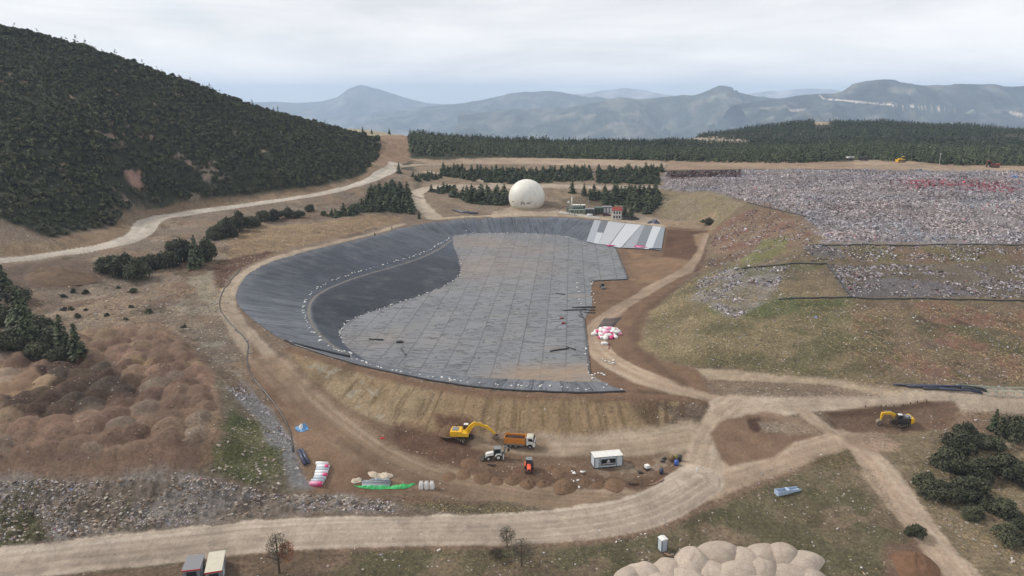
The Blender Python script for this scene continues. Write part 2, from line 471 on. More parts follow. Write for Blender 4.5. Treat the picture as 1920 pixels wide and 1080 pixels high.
# far side of the cell: soil, access roads
FS = [(770,300),(1000,298),(1250,302),(1255,350),(1235,410),(1330,430),(1246,420),(1060,400),(900,400),(780,410),(790,350)]
area(FS, C(150,128,104), 2, 2, col2=C(132,112,88), rock=.6)
area([(765,296),(1000,296),(1250,300),(1250,312),(1000,308),(800,306)], C(172,146,118), 1.5, 2)
area([(800,345),(1000,345),(1240,350),(1240,356),(1000,352),(850,356)], C(176,156,134), 1, 1)
area([(790,355),(850,352),(850,365),(815,372),(860,385),(880,395),(830,402)], C(134,114,90), 1.5, 1)
area([(1040,355),(1150,360),(1160,395),(1060,395)], C(124,106,80), 1.5, 1.5, col2=C(146,124,96))
area([(925,396),(960,388),(1040,390),(1070,402),(920,408)], C(188,166,140), 1, .6)
area([(1060,396),(1150,398),(1240,412),(1240,424),(1060,404)], C(170,150,126), 1, .5)
path([(800,322),(860,330),(950,348)], 5, C(182,162,136), 1, .5)
# left haul road and the branch down to the cell
path([(-300,515),(0,491),(120,475),(222,458),(268,438),(278,415),(320,403),(440,387),(600,365),(690,341),(740,316),(742,306)], [7.5,7.5,7.5,8,9,10,8.5,7.5,7.5,8,8,8], C(198,184,166), .35, .3, rock=.02, ruts=(C(206,196,182), .5))
path([(842,351),(800,353),(778,362),(783,378),(800,395),(815,408)], [7,7,8,8,8,9], C(192,174,150), .6, .4, rock=.02)
path([(745,312),(800,306),(1000,304),(1250,308)], 6, C(176,154,130), 1, .6)
# ground right of the cell
RE = [(1100,530),(1180,524),(1155,462),(1240,468),(1246,424),(1335,430),(1322,480),(1300,512),(1245,562),(1212,602),(1206,642),(1240,675),(1310,692),(1330,735),(1290,745),(1170,745),(1140,720),(1105,700),(1095,600)]
area(RE, C(140,108,80), .8, .6, rock=.08, col2=C(128,98,74))
area([(1250,430),(1330,434),(1318,470),(1300,490),(1240,490)], C(112,80,58), .8, .5, rock=.05)
area([(1180,470),(1300,490),(1230,530),(1180,525)], C(152,118,86), 2, 2)
area([(1300,440),(1334,432),(1320,478),(1300,508),(1290,505),(1308,470)], C(158,128,98), .8, .6)
path([(1330,440),(1318,475),(1300,500),(1240,530),(1180,565),(1130,600),(1108,630),(1125,665),(1180,700),(1260,730),(1330,755),(1380,770)], [5,5,6,6,5,5,5,6,6,7,8,9], C(182,154,126), .6, .5, ruts=(C(198,174,146), .6))
path([(1310,515),(1240,560),(1195,600),(1190,640),(1220,680),(1280,720)], 3, C(112,86,64), 1, .8, op=.7)
path([(1336,436),(1322,480),(1306,508)], 2.5, C(98,72,54), .6, .5, op=.9)
# embankment of dry grass
EM = [(540,655),(620,680),(700,702),(800,725),(900,740),(1000,746),(1170,748),(1290,745),(1350,768),(1290,802),(1200,814),(1100,830),(1000,836),(900,832),(800,820),(720,795),(640,765),(580,710)]
area(EM, C(174,148,110), 1.0, 1, col2=C(160,132,94), rock=.15)
streak([(640,725),(800,770),(900,785),(1000,790),(1100,788),(1200,775),(1290,770)], 12, C(116,92,64), .6, 1.0, 8, .05, 73)
spots([(560,670),(700,710),(720,790),(600,740)], C(180,168,144), 2.5, .3, .8, 60)
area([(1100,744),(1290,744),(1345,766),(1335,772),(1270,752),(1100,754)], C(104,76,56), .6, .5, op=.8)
area([(1225,752),(1345,767),(1335,780),(1290,801),(1240,806),(1262,780)], C(112,94,76), .6, .8, rock=.8)  # stony end of the cut, its shadow painted in as a darker tone
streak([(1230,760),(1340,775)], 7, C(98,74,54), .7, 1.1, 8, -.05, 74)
path([(540,654),(620,678),(700,700),(800,723),(900,738),(1000,744),(1170,743),(1280,745)], 2.2, C(136,104,78), .8, .5)
# works yard
YD = [(600,720),(660,765),(720,796),(800,822),(900,834),(1000,838),(1100,832),(1200,816),(1290,804),(1340,790),(1310,885),(1290,905),(1150,935),(980,945),(850,930),(740,930),(600,930),(560,890),(540,830),(500,740),(480,660)]
area(YD, C(140,112,86), 1.2, 1, rock=.15, col2=C(128,100,76))
area([(740,790),(800,815),(870,828),(900,850),(860,870),(760,850),(720,820)], C(112,82,62), 1.5, 1.5)
area([(820,780),(880,790),(900,830),(830,830)], C(112,80,60), 1, 1)
area([(870,885),(980,880),(1150,895),(1290,890),(1300,905),(1150,925),(980,925),(880,910)], C(118,88,66), 1, 1)
area([(1170,820),(1290,806),(1320,830),(1270,850),(1170,845),(1100,838)], C(186,164,138), 1.5, 1)
path([(940,832),(1050,842),(1180,835),(1290,815)], [4,6,8,9], C(178,154,126), 1, .8, ruts=(C(196,174,148), .5))
path([(900,830),(950,826),(1010,838)], 4, C(164,138,108), 1, .6)
spots([(1060,870),(1290,850),(1300,890),(1100,900)], C(160,140,116), 2, .1, .7, 61)
# inner track from the left rim to the storage place
path([(755,420),(700,438),(620,456),(540,476),(465,507),(432,540),(420,566),(440,605),(480,660),(520,710)], [2.5,2.5,3,3,3.5,4,5,5,6,7], C(182,160,134), .6, .4, ruts=(C(194,174,150), .4))
path([(830,409),(900,404),(1060,403),(1120,409),(1246,424)], 3.5, C(190,168,138), .6, .4)
area([(470,640),(520,700),(600,790),(680,850),(800,905),(800,920),(700,925),(600,930),(560,890),(545,830),(515,760),(470,700)], C(136,104,78), .8, .6, rock=.06, col2=C(148,116,88))
path([(500,680),(560,740),(630,800),(720,860),(830,905),(960,935),(1100,945),(1200,945)], [6,7,8,8,8,8,9,9], C(160,132,104), 1.4, 1, ruts=(C(178,152,124), .75))
path([(560,760),(640,830),(740,890),(860,925)], 4, C(130,100,76), 1.2, .8, op=.6)
# strip between yard and road
area([(600,935),(740,932),(860,935),(980,950),(1040,958),(980,968),(800,966),(700,962),(600,965)], STONY, 1, 1, rock=.8, col2=C(118,104,82))
area([(740,938),(840,935),(960,950),(1000,962),(900,966),(800,955)], C(108,94,68), .8, 1, rock=.6)
area([(620,930),(800,930),(900,945),(760,945)], C(132,102,78), .6, .6)
# stockpile
SP = [(-300,650),(0,640),(130,622),(300,604),(372,645),(405,700),(428,760),(410,820),(430,870),(350,888),(200,896),(0,898),(-300,920)]
area(SP, C(146,117,93), 1.2, .8, rock=.14, col2=C(134,104,85))
spots(SP, C(156,122,96), 6, .1, .7, 55)
spots(SP, C(166,138,92), 5, .55, .8, 56)
area([(60,690),(140,675),(200,690),(250,715),(280,745),(180,765),(100,790),(0,775),(0,752)], DARKSOIL, 1, 2, rock=.3, op=.95)
area([(-100,705),(60,700),(100,720),(60,740),(0,752),(-100,760)], C(168,134,100), 1, 1.2, rock=.05)
area([(0,790),(150,800),(350,800),(410,820),(420,865),(350,886),(200,893),(0,895)], C(142,111,88), 1, 1.5, op=.7, rock=.2)
area([(330,800),(430,780),(450,830),(430,860),(380,870)], C(152,122,92), 1, 1.5, op=.7, rock=.5)
# grassy flank and refuse beside the perimeter pipe
area([(405,700),(430,735),(470,760),(530,830),(560,905),(540,930),(440,905),(350,890),(420,860)], C(122,108,86), .8, 1, rock=.8)
area([(440,770),(480,790),(530,830),(530,890),(470,912),(400,880),(400,850),(440,820),(410,800)], C(86,92,52), 1, 1.5, rock=.35, col2=C(110,108,66))
area([(425,725),(450,715),(490,752),(530,792),(550,845),(580,915),(545,912),(522,850),(480,790)], C(138,134,132), .8, .8, rock=1)
area([(330,630),(370,645),(420,690),(470,740),(440,735),(390,690)], C(126,106,86), .8, .8, rock=.7)
# rubble slope beside the foreground road
RB = [(-300,925),(0,895),(200,893),(350,888),(440,905),(540,930),(620,925),(740,938),(740,960),(600,960),(400,985),(200,1005),(0,1030),(-300,1060)]
area(RB, C(148,132,118), .8, .8, rock=1, col2=C(126,111,96))
spots(RB, C(152,142,134), 4, .1, .8, 57)
spots(RB, C(88,84,56), 7, .35, .7, 58)
area([(0,960),(60,965),(90,1010),(0,1030)], C(88,84,56), .8, 1, rock=.4)
# foreground verge, grass and soil
FG = [(-300,1110),(0,1085),(300,1050),(600,1016),(1000,1012),(1160,992),(1280,952),(1480,860),(1590,838),(1640,870),(1690,960),(1770,1060),(1900,1200),(-300,1500)]
area(FG, C(112,98,70), 1, 1, rock=.5, col2=C(124,108,80))
spots(FG, C(92,90,58), 9, -.1, .6, 62, rock=.3)
spots(FG, C(104,96,66), 3, .1, .5, 77, rock=.3)
spots(FG, C(140,116,92), 7, .35, .6, 63)
area([(0,1090),(300,1052),(420,1036),(560,1020),(640,1020),(660,1060),(500,1090),(200,1120),(0,1140)], C(132,108,86), 1, 1.5, rock=.4, col2=C(118,96,74))
area([(600,1018),(1000,1014),(1160,994),(1280,955),(1320,930),(1480,860),(1560,838),(1600,850),(1500,880),(1350,950),(1260,990),(1150,1015),(1000,1030),(650,1035)], C(140,112,88), .8, 1, rock=.4)
area([(1560,840),(1600,838),(1640,870),(1600,880),(1500,870)], C(112,96,66), 1, 1)
area([(1600,880),(1640,870),(1690,960),(1650,960)], C(140,118,94), 1.5, 1.2, rock=.3)
area([(1660,1020),(1720,1012),(1770,1040),(1780,1090),(1660,1090)], C(126,98,78), .8, .8, rock=.15)
# right hand earth, pit, bush ground
area([(1540,770),(1640,762),(1740,752),(1850,762),(1920,775),(2200,800),(2200,1200),(1900,1200),(1800,1060),(1730,960),(1690,890),(1650,840),(1580,815)], C(142,122,92), 1, 1.2, rock=.6, col2=C(128,112,82))
area([(1545,770),(1640,764),(1740,753),(1790,756),(1840,775),(1800,800),(1700,812),(1600,812),(1560,800)], C(136,106,82), .8, .8, rock=.15, col2=C(124,94,72))
area([(1545,771),(1640,765),(1738,755),(1700,775),(1600,795),(1560,795)], C(116,86,64), .8, .6, rock=.1)
area([(1800,765),(1920,780),(1920,830),(1850,820),(1780,800)], C(148,120,94), 1, 1, rock=.4)
spots([(1740,780),(1920,800),(1920,900),(1760,840)], C(178,160,130), 3, .25, .7, 64)
area([(1350,800),(1400,790),(1480,800),(1560,815),(1480,850),(1370,880),(1340,850)], C(146,114,88), 1.2, 1, rock=.06)
area([(1395,790),(1425,785),(1430,808),(1405,805)], C(96,68,52), .4, .4)
area([(1420,790),(1500,795),(1480,812),(1430,810)], C(152,132,110), .6, .6, rock=.9)
# roads in front and on the right
path([(1380,768),(1460,754),(1550,748),(1650,743),(1800,742),(1920,750),(2200,775)], [11,8,6.5,6,6.5,7,7], C(200,176,150), .4, .4, ruts=(C(214,194,170), .5))
area([(1300,690),(1400,690),(1520,700),(1650,722),(1700,738),(1640,742),(1560,722),(1400,714),(1330,712)], C(192,168,136), .4, .4, rock=.05)
area([(1330,713),(1400,716),(1560,724),(1655,742),(1480,745),(1360,742)], C(146,124,100), .8, .6, rock=.6)
path([(1310,908),(1400,880),(1480,852),(1560,830),(1600,815)], [9,7.5,6.5,5.5,5], C(188,160,132), .8, .7, ruts=(C(202,178,150), .5))
path([(1505,770),(1530,792),(1570,815),(1620,845),(1655,890),(1700,955),(1770,1040),(1850,1130)], [2.6,3.2,5,7.5,6.5,5.5,5.5,6], C(194,166,138), .6, .5, ruts=(C(200,178,152), .6))
area([(1580,815),(1640,806),(1680,818),(1690,845),(1640,850),(1590,832)], C(168,140,114), .8, 1)
path([(1390,765),(1350,800),(1325,840),(1320,880),(1290,915),(1240,940)], [10,7.5,7,7,8,9], C(196,170,142), .6, .5, ruts=(C(200,178,152), .6))
path([(-300,1090),(0,1062),(150,1040),(300,1026),(450,1008),(600,997),(800,993),(1000,990),(1150,972),(1240,945),(1310,900)], [7.5,7.5,7.5,8,8,8,8,8,8.5,9,9], C(198,176,153), .35, .3, rock=.04, ruts=(C(216,196,174), .8))
area([(1330,812),(1359,788),(1402,778),(1432,775),(1470,782),(1508,792),(1545,812),(1489,828),(1450,857),(1369,874),(1349,860)], C(146,114,88), .6, .6, rock=.06, col2=C(136,106,82))
area([(1440,790),(1500,794),(1540,812),(1480,815)], C(156,132,108), .8, .6, rock=.3)
area([(1400,786),(1424,783),(1432,800),(1420,812),(1404,804)], C(94,68,52), .4, .4)
area([(1422,792),(1470,796),(1476,812),(1430,810)], C(152,132,110), .5, .5, rock=.9)
path([(1430,776),(1470,785),(1520,800),(1560,812)], 1.6, C(160,132,106), .5, .4, op=.6)
area([(1540,773),(1640,763.5),(1736,753),(1790,752),(1800,770),(1740,790),(1690,806),(1600,812),(1570,800)], C(140,112,90), .5, .5, rock=.15, col2=C(128,100,78))
area([(1545,773),(1640,764.5),(1736,754),(1790,753),(1740,762),(1650,778),(1560,782)], C(106,80,60), .4, .4, rock=.1)

# landfill
LF = [(1312,512),(1245,562),(1212,602),(1206,642),(1240,675),(1310,690),(1420,698),(1560,710),(1680,728),(1800,724),(1920,722),(2300,728),(2300,455),(1920,455),(1540,455),(1500,400),(1400,376),(1300,358),(1240,355),(1240,410),(1335,430),(1322,480)]
area(LF, C(128,110,84), 1.5, 1.5, rock=.5, col2=C(136,116,84))
area([(1212,602),(1312,515),(1390,560),(1460,562),(1600,560),(1610,640),(1560,705),(1420,697),(1310,690),(1240,675),(1206,642)], C(124,110,76), 2, 2, rock=.4, col2=C(138,121,86))
spots([(1212,602),(1312,515),(1600,560),(1610,640),(1560,705),(1310,690),(1206,642)], C(100,98,64), 8, .1, .5, 65)
area([(1310,560),(1400,570),(1600,560),(1580,575),(1420,600),(1330,590)], C(88,98,54), 2, 2, op=.8)
area([(1600,565),(1920,570),(2200,575),(2200,720),(1700,722),(1610,690)], C(136,112,88), 2, 2, rock=.5, col2=C(120,104,74))
spots([(1600,565),(2200,570),(2200,720),(1610,700)], C(152,106,84), 9, .15, .6, 66)
spots([(1400,600),(2200,600),(2200,730),(1500,705)], C(96,92,56), 7, .25, .6, 67)
area([(1310,520),(1385,505),(1480,500),(1440,560),(1380,600),(1300,570)], C(132,122,104), 1.5, 2, rock=1, col2=C(142,134,128))
area([(1330,490),(1400,500),(1560,492),(1540,505),(1400,520)], C(112,110,68), 1, 1.5, op=.7)
area([(1550,495),(1920,495),(2300,495),(2300,560),(1590,556)], C(122,108,90), 1, 1.5, rock=.9, col2=C(112,98,80))
area([(1580,540),(1640,520),(1760,530),(1830,556),(1600,556)], C(116,108,108), 1, 1.5, rock=1)
area([(1580,462),(1920,462),(2300,465),(2300,492),(1590,492)], C(136,110,86), 1, 1.2, rock=.5, col2=C(116,104,70))
area([(1500,462),(1570,462),(1590,485),(1520,480)], C(120,112,106), 1, 1, rock=1)
area([(1340,430),(1440,385),(1500,410),(1530,450),(1450,480),(1360,490),(1330,470)], C(142,116,90), 1.5, 2, rock=.4, col2=C(130,96,76))
streak([(1360,480),(1440,430),(1500,405)], 22, C(112,84,66), .6, 1.6, 14, .1, 76)
area([(1430,450),(1480,440),(1470,470),(1400,500),(1390,490)], C(122,122,66), 1, 1.5, op=.8)
area([(1235,355),(1300,360),(1400,380),(1340,428),(1240,412)], C(150,132,104), 1.5, 1.5, rock=.8, col2=C(138,122,88))
area([(1240,410),(1340,400),(1335,428),(1246,424)], C(162,136,104), 1, 1)
spots([(1700,575),(1850,575),(1850,690),(1760,690)], C(88,66,54), 3.5, .45, .8, 68)
# refuse plateau and the earth behind it
area([(1245,322),(1420,318),(1600,318),(1920,321),(2300,325),(2300,458),(1920,458),(1545,456),(1540,435),(1500,402),(1400,378),(1300,360),(1240,352)], C(156,146,146), 1.5, 5, rock=1, col2=C(134,122,120))
area([(1255,322),(1340,318),(1390,322),(1300,336),(1255,332)], C(92,64,60), 1, 2, op=.85)
area([(1250,300),(1420,303),(1600,303),(1920,312),(2300,318),(2300,326),(1920,321),(1600,317),(1250,319)], C(164,136,108), 1, 1, rock=.3)
area([(1600,300),(1700,301),(1840,313),(1920,315),(1920,322),(1600,318)], C(172,146,118), 1, 1, rock=.2)
area([(1225,255),(1300,258),(1420,266),(1380,272),(1280,268)], C(176,156,130), 3, 2)
area([(1524,220),(1550,220),(1553,234),(1530,234)], C(176,152,126), 3, 2)
spots([(1820,250),(1920,252),(1920,300),(1840,300)], C(140,128,96), 14, .3, .8, 69)

# ------------------------------------------------------------------ ground relief
nat = np.full(NV, .18)
def relief(pl, a, edge=3, world=False):
    pts = pl if world else PX(pl)
    idx = box(pts, edge)
    m = sstep(-edge, edge, sdist(pts, VX[idx], VY[idx]))
    nat[idx] = nat[idx] * (1 - m) + a * m
relief(SL, .5); relief(EM, .22); relief(RB, .6, 1); relief(LF, .35); relief(RE, .06); relief(YD, .12)
CELL = wpl(RIM) + wpl([(1240,468,5.2),(1152,464,5),(1178,524,4.6),(1108,527,4.3),(1110,575,4.2),(1095,600,4.3),(1100,640,4.5),(1105,700,5.2),(1140,722,5.9)])
relief(CELL, .0, 1.5, True)
hill_m = sstep(24, 34, VZ) * (VX < 0)
nat = nat * (1 - hill_m) + 1.0 * hill_m
RB_W = PX(RB)
i_rb = box(RB_W, 2)
VZ = VZ + nat * (n10 * .8 + n3 * .35 + n1 * .12) 
# dumped heaps on the stockpile, dropped side by side by lorries
SPW = PX([(-300,655),(0,648),(130,632),(298,612),(362,650),(392,705),(412,765),(395,830),(330,850),(200,855),(0,862),(-300,880)])
ii = box(SPW, 2)
x, y = VX[ii], VY[ii]
sp_ = 4.9
best = np.zeros(len(ii)); hid = np.zeros(len(ii))
ca, sa = math.cos(.35), math.sin(.35)
xr, yr = x * ca + y * sa, -x * sa + y * ca
cx_, cy_ = np.floor(xr / sp_), np.floor(yr / sp_)
for dx in (-1, 0, 1):
    for dy in (-1, 0, 1):
        jx = cx_ + dx; jy = cy_ + dy
        hx = (jx + .5 + .28 * (_hash(jx, jy, 5) * 2 - 1)) * sp_; hy = (jy + .5 + .28 * (_hash(jx, jy, 6) * 2 - 1)) * sp_
        r = 2.9 + 1.0 * _hash(jx, jy, 7); h = 1.1 + 1.1 * _hash(jx, jy, 8)
        d = np.hypot(xr - hx, yr - hy) / r
        nh = h * (1 - d ** 1.6); up_ = nh > best; hid[up_] = _hash(jx, jy, 9)[up_]; best = np.maximum(best, nh)
wsp = sstep(-1.5, 2.5, sdist(SPW, x, y))
VZ[ii] += best * wsp + wsp * (n1[ii] * .05 + n3[ii] * .10)
tints = np.array([C(142,112,92), C(152,124,100), C(130,102,84), C(158,134,100), C(144,130,114), C(118,90,74), C(148,114,94)])
tc_ = tints[np.minimum((hid * 7).astype(int), 6)]
w_ = (.5 * wsp * sstep(.02, .25, best))[:, None]
lum = COLR[ii].mean(1, keepdims=True) / .14
COLR[ii] = COLR[ii] * (1 - w_) + (tc_ * np.clip(lum, .45, 1.25)) * w_
# boulders and lumps in the rubble
d = sdist(RB_W, VX[i_rb], VY[i_rb])
lump = np.maximum(0, vnoise(VX[i_rb] / .9, VY[i_rb] / .9, 41)) ** 2 * .9 + np.maximum(0, vnoise(VX[i_rb] / 2.6, VY[i_rb] / 2.6, 42)) ** 2 * 1.3
VZ[i_rb] += lump * sstep(0, 2, d)
# refuse surface
RF = PX([(1245,322),(1600,319),(2300,326),(2300,456),(1920,456),(1545,454),(1530,425),(1495,402),(1400,380),(1300,361),(1244,352)])
i_rf = box(RF, 2)
d = sdist(RF, VX[i_rf], VY[i_rf])
VZ[i_rf] += sstep(0, 4, d) * (fbm(VX[i_rf], VY[i_rf], 9, 3, 44) * .8 + np.abs(fbm(VX[i_rf], VY[i_rf], 3, 2, 45)) * .8)

# final sampler: the fan itself
ZG = VZ.reshape(NR, NCOL)
def HF(x, y):
    x = np.asarray(x, float); y = np.asarray(y, float)
    fy = np.interp(y, YR, np.arange(NR)); fu = np.clip((x / np.maximum(y, 1) - UC[0]) / (UC[1] - UC[0]), 0, NCOL - 1.001)
    fy = np.clip(fy, 0, NR - 1.001)
    iy = fy.astype(int); iu = fu.astype(int); a = fy - iy; b = fu - iu
    return ZG[iy, iu] * (1 - a) * (1 - b) + ZG[iy, iu + 1] * (1 - a) * b + ZG[iy + 1, iu] * a * (1 - b) + ZG[iy + 1, iu + 1] * a * b

shade = 1 + .12 * n40 + .12 * n10 + .12 * n3 + .08 * n1
_l = COLR @ np.array([.3, .5, .2])
COLR = _l[:, None] + (COLR - _l[:, None]) * .82
COLR = np.clip(COLR * shade[:, None], .01, .8)
jj, kk = np.meshgrid(np.arange(NR - 1), np.arange(NCOL - 1), indexing='ij')
Q = (jj * NCOL + kk).ravel()
FAN = np.stack([Q, Q + 1, Q + NCOL + 1, Q + NCOL], 1)

g = NT('ground_soil')
co = g.coord()
ca_ = g.attr('Col')
fine = g.noise(co, 1.6, 6, .7); fine2 = g.noise(co, 7, 3, .7)
rough_ = g.ramp(ca_.outputs['Alpha'], (.03, .25), (.3, 1.0))
k1 = g.ramp(fine, (.33, .58), (.5, 1.0), (.67, 1.45))
k2 = g.ramp(fine2, (.3, .78), (.7, 1.22))
col = g.mix(rough_, ca_.outputs['Color'], g.mix(1.0, ca_.outputs['Color'], k1, 'MULTIPLY'))
col = g.mix(rough_, col, g.mix(1.0, col, k2, 'MULTIPLY'))
vor = g.add('ShaderNodeTexVoronoi', {'feature': 'F1'}, Vector=co, Scale=1.6, Randomness=1.0)
rnd = g.add('ShaderNodeSeparateColor', i0=vor.outputs['Color'])
stone = g.math('MULTIPLY', g.math('LESS_THAN', vor.outputs['Distance'], g.math('MULTIPLY', rnd.outputs[1], .42)), g.math('LESS_THAN', rnd.outputs[0], g.math('MULTIPLY', ca_.outputs['Alpha'], .26)))
stc = g.ramp(rnd.outputs[2], (0, C(112,100,88)), (.5, C(176,164,148)), (1, C(216,208,198)))
col = g.mix(g.math('MULTIPLY', stone, .75), col, stc)
g.set(Base_Color=col, Roughness=.95)
g.bsdf.inputs['Specular IOR Level'].default_value = .15
bh = g.math('ADD', g.math('MULTIPLY', fine, .6), g.math('ADD', g.math('MULTIPLY', fine2, .2), g.math('MULTIPLY', stone, .25)))
g.bump(bh, 1.0, .8)
me = mesh_np('ground', np.stack([VX, VY, VZ], 1), FAN, [g.m], True)
set_attr(me, 'Col', 'FLOAT_COLOR', np.concatenate([COLR, ROCK[:, None]], 1))
tag(link('ground', me), kind='structure')
EXPOSURE = 0.1; HAZE = 0.00009
# ------------------------------------------------------------------ liner sheets in the cell
fcx = VX[FAN].mean(1); fcy = VY[FAN].mean(1)
cellw = smooth_line(wpl(RIM), 1)
FLOORW = [tuple(p) for p in smooth_line(wpl(FARFOOT[:5]), 1)] + wpl([(1152,462,5),(1178,524,4.6),(1108,527,4.3),(1110,575,4.2),(1095,600,4.3),(1100,640,4.5),(1105,700,5.2),(1140,722,5.9)]) + [tuple(p) for p in smooth_line(wpl(FLOOR_N[::-1]), 1)] + [tuple(p) for p in smooth_line(wpl(FLOOR_L[::-1]), 1)]
STRIPW = wpl([(1120,414,9.8),(1180,421,9.6),(1246,428,9.4),(1240,468,5.2),(1152,463,5),(1100,455,5)])
RIMW = [tuple(p) for p in cellw]
CELLW = RIMW + wpl([(1240,468,5.2),(1152,464,5),(1178,524,4.6),(1108,527,4.3),(1110,575,4.2),(1095,600,4.3),(1100,640,4.5),(1105,700,5.2),(1140,722,5.9)])
bx = np.nonzero((fcx > -110) & (fcx < 90) & (fcy > 135) & (fcy < 375))[0]
inC = np.zeros(len(FAN), bool); inF = inC.copy(); inS = inC.copy()
inC[bx] = inside(CELLW, fcx[bx], fcy[bx]); inF[bx] = inside(FLOORW, fcx[bx], fcy[bx]); inS[bx] = inside(STRIPW, fcx[bx], fcy[bx])
BENCHC = smooth_line([tuple((np.array(W(*a)) + np.array(W(*b)))[:2] / 2) for a, b in zip(BENCH_O, BENCH_I)], 2)
bd = np.full(len(FAN), 99.0); bd[bx] = near_line(BENCHC, fcx[bx], fcy[bx])[0]
inB = bd < .5
# pale trench line on the bench shows between the sheets
i_b = np.nonzero((VX > -80) & (VX < 0) & (VY > 150) & (VY < 340))[0]

def sheet(name, mask, mat, off, extra=None):
    fs = FAN[mask]
    u, inv = np.unique(fs, return_inverse=True)
    v = np.stack([VX[u], VY[u], VZ[u] + off], 1)
    if extra is not None: v[:, 2] += extra(v[:, 0], v[:, 1])
    me = mesh_np(name, v, inv.reshape(-1, 4), [mat], True)
    return me, v

rim_t, rim_s, _ = None, None, None
def rimst(me, v):
    d, s, sd = near_line(cellw, v[:, 0], v[:, 1])
    set_attr(me, 'st', 'FLOAT_VECTOR', np.stack([s, d, np.zeros(len(d))], 1))
    return s, d

# black sheet of the side slopes
m = NT('black_geomembrane')
st = m.attr('st').outputs['Vector']
sx = m.add('ShaderNodeSeparateXYZ', i0=st)
pan = m.math('FLOOR', m.math('MULTIPLY', sx.outputs[0], 1 / 6.8))
wn = m.add('ShaderNodeTexWhiteNoise', {'noise_dimensions': '1D'}, W=pan)
fr = m.math('FRACT', m.math('MULTIPLY', sx.outputs[0], 1 / 6.8))
seam = m.math('LESS_THAN', fr, .045)
mp1 = m.add('ShaderNodeMapping', i0=st); mp1.inputs['Scale'].default_value = (.8, .045, 1)
str1 = m.noise(mp1.outputs[0], 1.0, 4, .6, .3)
mp2 = m.add('ShaderNodeMapping', i0=st); mp2.inputs['Scale'].default_value = (.35, .03, 1)
str2 = m.noise(mp2.outputs[0], 1.0, 3, .6, 1.2)
wr = m.ramp(str2, (.47, 0), (.495, 1), (.505, 1), (.53, 0))
base = m.attr('tone').outputs['Color']
c_ = m.mix(1.0, base, m.ramp(wn.outputs[0], (0, .86), (1, 1.14)), 'MULTIPLY')
c_ = m.mix(1.0, c_, m.ramp(str1, (.28, .82), (.72, 1.2)), 'MULTIPLY')
dust = m.noise(m.coord(), .16, 5, .65)
c_ = m.mix(m.ramp(dust, (.5, 0), (.8, .28)), c_, C(150,148,146))
c_ = m.mix(m.math('MULTIPLY', wr, .6), c_, (.012, .014, .018))
c_ = m.mix(m.math('MULTIPLY', seam, .6), c_, (.015, .017, .02))
m.set(Base_Color=c_, Roughness=.55); m.bsdf.inputs['Specular IOR Level'].default_value = .22
m.bump(m.math('ADD', m.math('MULTIPLY', str1, .5), m.math('ADD', m.math('MULTIPLY', wr, .8), m.noise(m.coord(), 1.2, 3, .6))), .5, .25)
BLACKLINER = m.m
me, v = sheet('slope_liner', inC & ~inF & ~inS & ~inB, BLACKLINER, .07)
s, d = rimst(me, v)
side_f = sstep(0, 1, (s - 0) / 1)
tot = near_line(cellw, np.array([cellw[-1][0]]), np.array([cellw[-1][1]]))[1][0]
# tone: painted sheen pales near bank, painted shade darkens far left and under bench
def rim_s_at(px, py, z): return near_line(cellw, *[np.array([q]) for q in W(px, py, z)[:2]])[1][0]
s1, s2, s3, s4 = rim_s_at(540,642,9.6), rim_s_at(440,560,11.5), rim_s_at(620,461,11), rim_s_at(830,413,10.3)
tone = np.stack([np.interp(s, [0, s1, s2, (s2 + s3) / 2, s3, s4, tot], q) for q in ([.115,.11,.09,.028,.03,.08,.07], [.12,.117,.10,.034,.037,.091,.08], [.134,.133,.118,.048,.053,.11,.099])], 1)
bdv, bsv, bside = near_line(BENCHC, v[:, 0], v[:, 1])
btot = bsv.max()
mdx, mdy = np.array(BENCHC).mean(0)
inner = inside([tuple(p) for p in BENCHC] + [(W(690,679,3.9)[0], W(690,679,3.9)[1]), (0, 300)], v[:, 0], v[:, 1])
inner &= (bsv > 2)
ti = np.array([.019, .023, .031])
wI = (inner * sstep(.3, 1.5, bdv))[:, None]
ti = ti[None] * np.interp(bsv, [0, 12, 45, btot * .75, btot], [3.6, 2.6, 1.0, 1.1, 2.4])[:, None]  # painted sheen lightens the inner slope towards its ends
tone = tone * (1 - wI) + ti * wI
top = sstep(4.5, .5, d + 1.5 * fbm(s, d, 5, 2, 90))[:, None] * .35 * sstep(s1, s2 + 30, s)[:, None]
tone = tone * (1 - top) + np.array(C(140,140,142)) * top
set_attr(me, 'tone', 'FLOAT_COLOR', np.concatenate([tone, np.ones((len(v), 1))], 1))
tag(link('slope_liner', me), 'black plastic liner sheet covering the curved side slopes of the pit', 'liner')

# grey floor sheet of overlapping panels
m = NT('floor_geotextile')
co = m.coord()
rt = m.add('ShaderNodeMapping', i0=co); rt.inputs['Rotation'].default_value = (0, 0, math.radians(4.5))
dj = m.noise(rt.outputs[0], .35, 2, .5)
sx = m.add('ShaderNodeSeparateXYZ', i0=rt.outputs[0])
xx = m.math('ADD', sx.outputs[0], m.math('MULTIPLY', dj, .35))
pid = m.math('FLOOR', m.math('MULTIPLY', xx, 1 / 5.9)); fr = m.math('FRACT', m.math('MULTIPLY', xx, 1 / 5.9))
wn = m.add('ShaderNodeTexWhiteNoise', {'noise_dimensions': '1D'}, W=pid)
yy = m.math('ADD', sx.outputs[1], m.math('MULTIPLY', wn.outputs[0], 40))
yid = m.math('FLOOR', m.math('MULTIPLY', yy, 1 / 95))
cv = m.add('ShaderNodeCombineXYZ', X=pid, Y=yid)
wn2 = m.add('ShaderNodeTexWhiteNoise', {'noise_dimensions': '2D'}, Vector=cv.outputs[0])
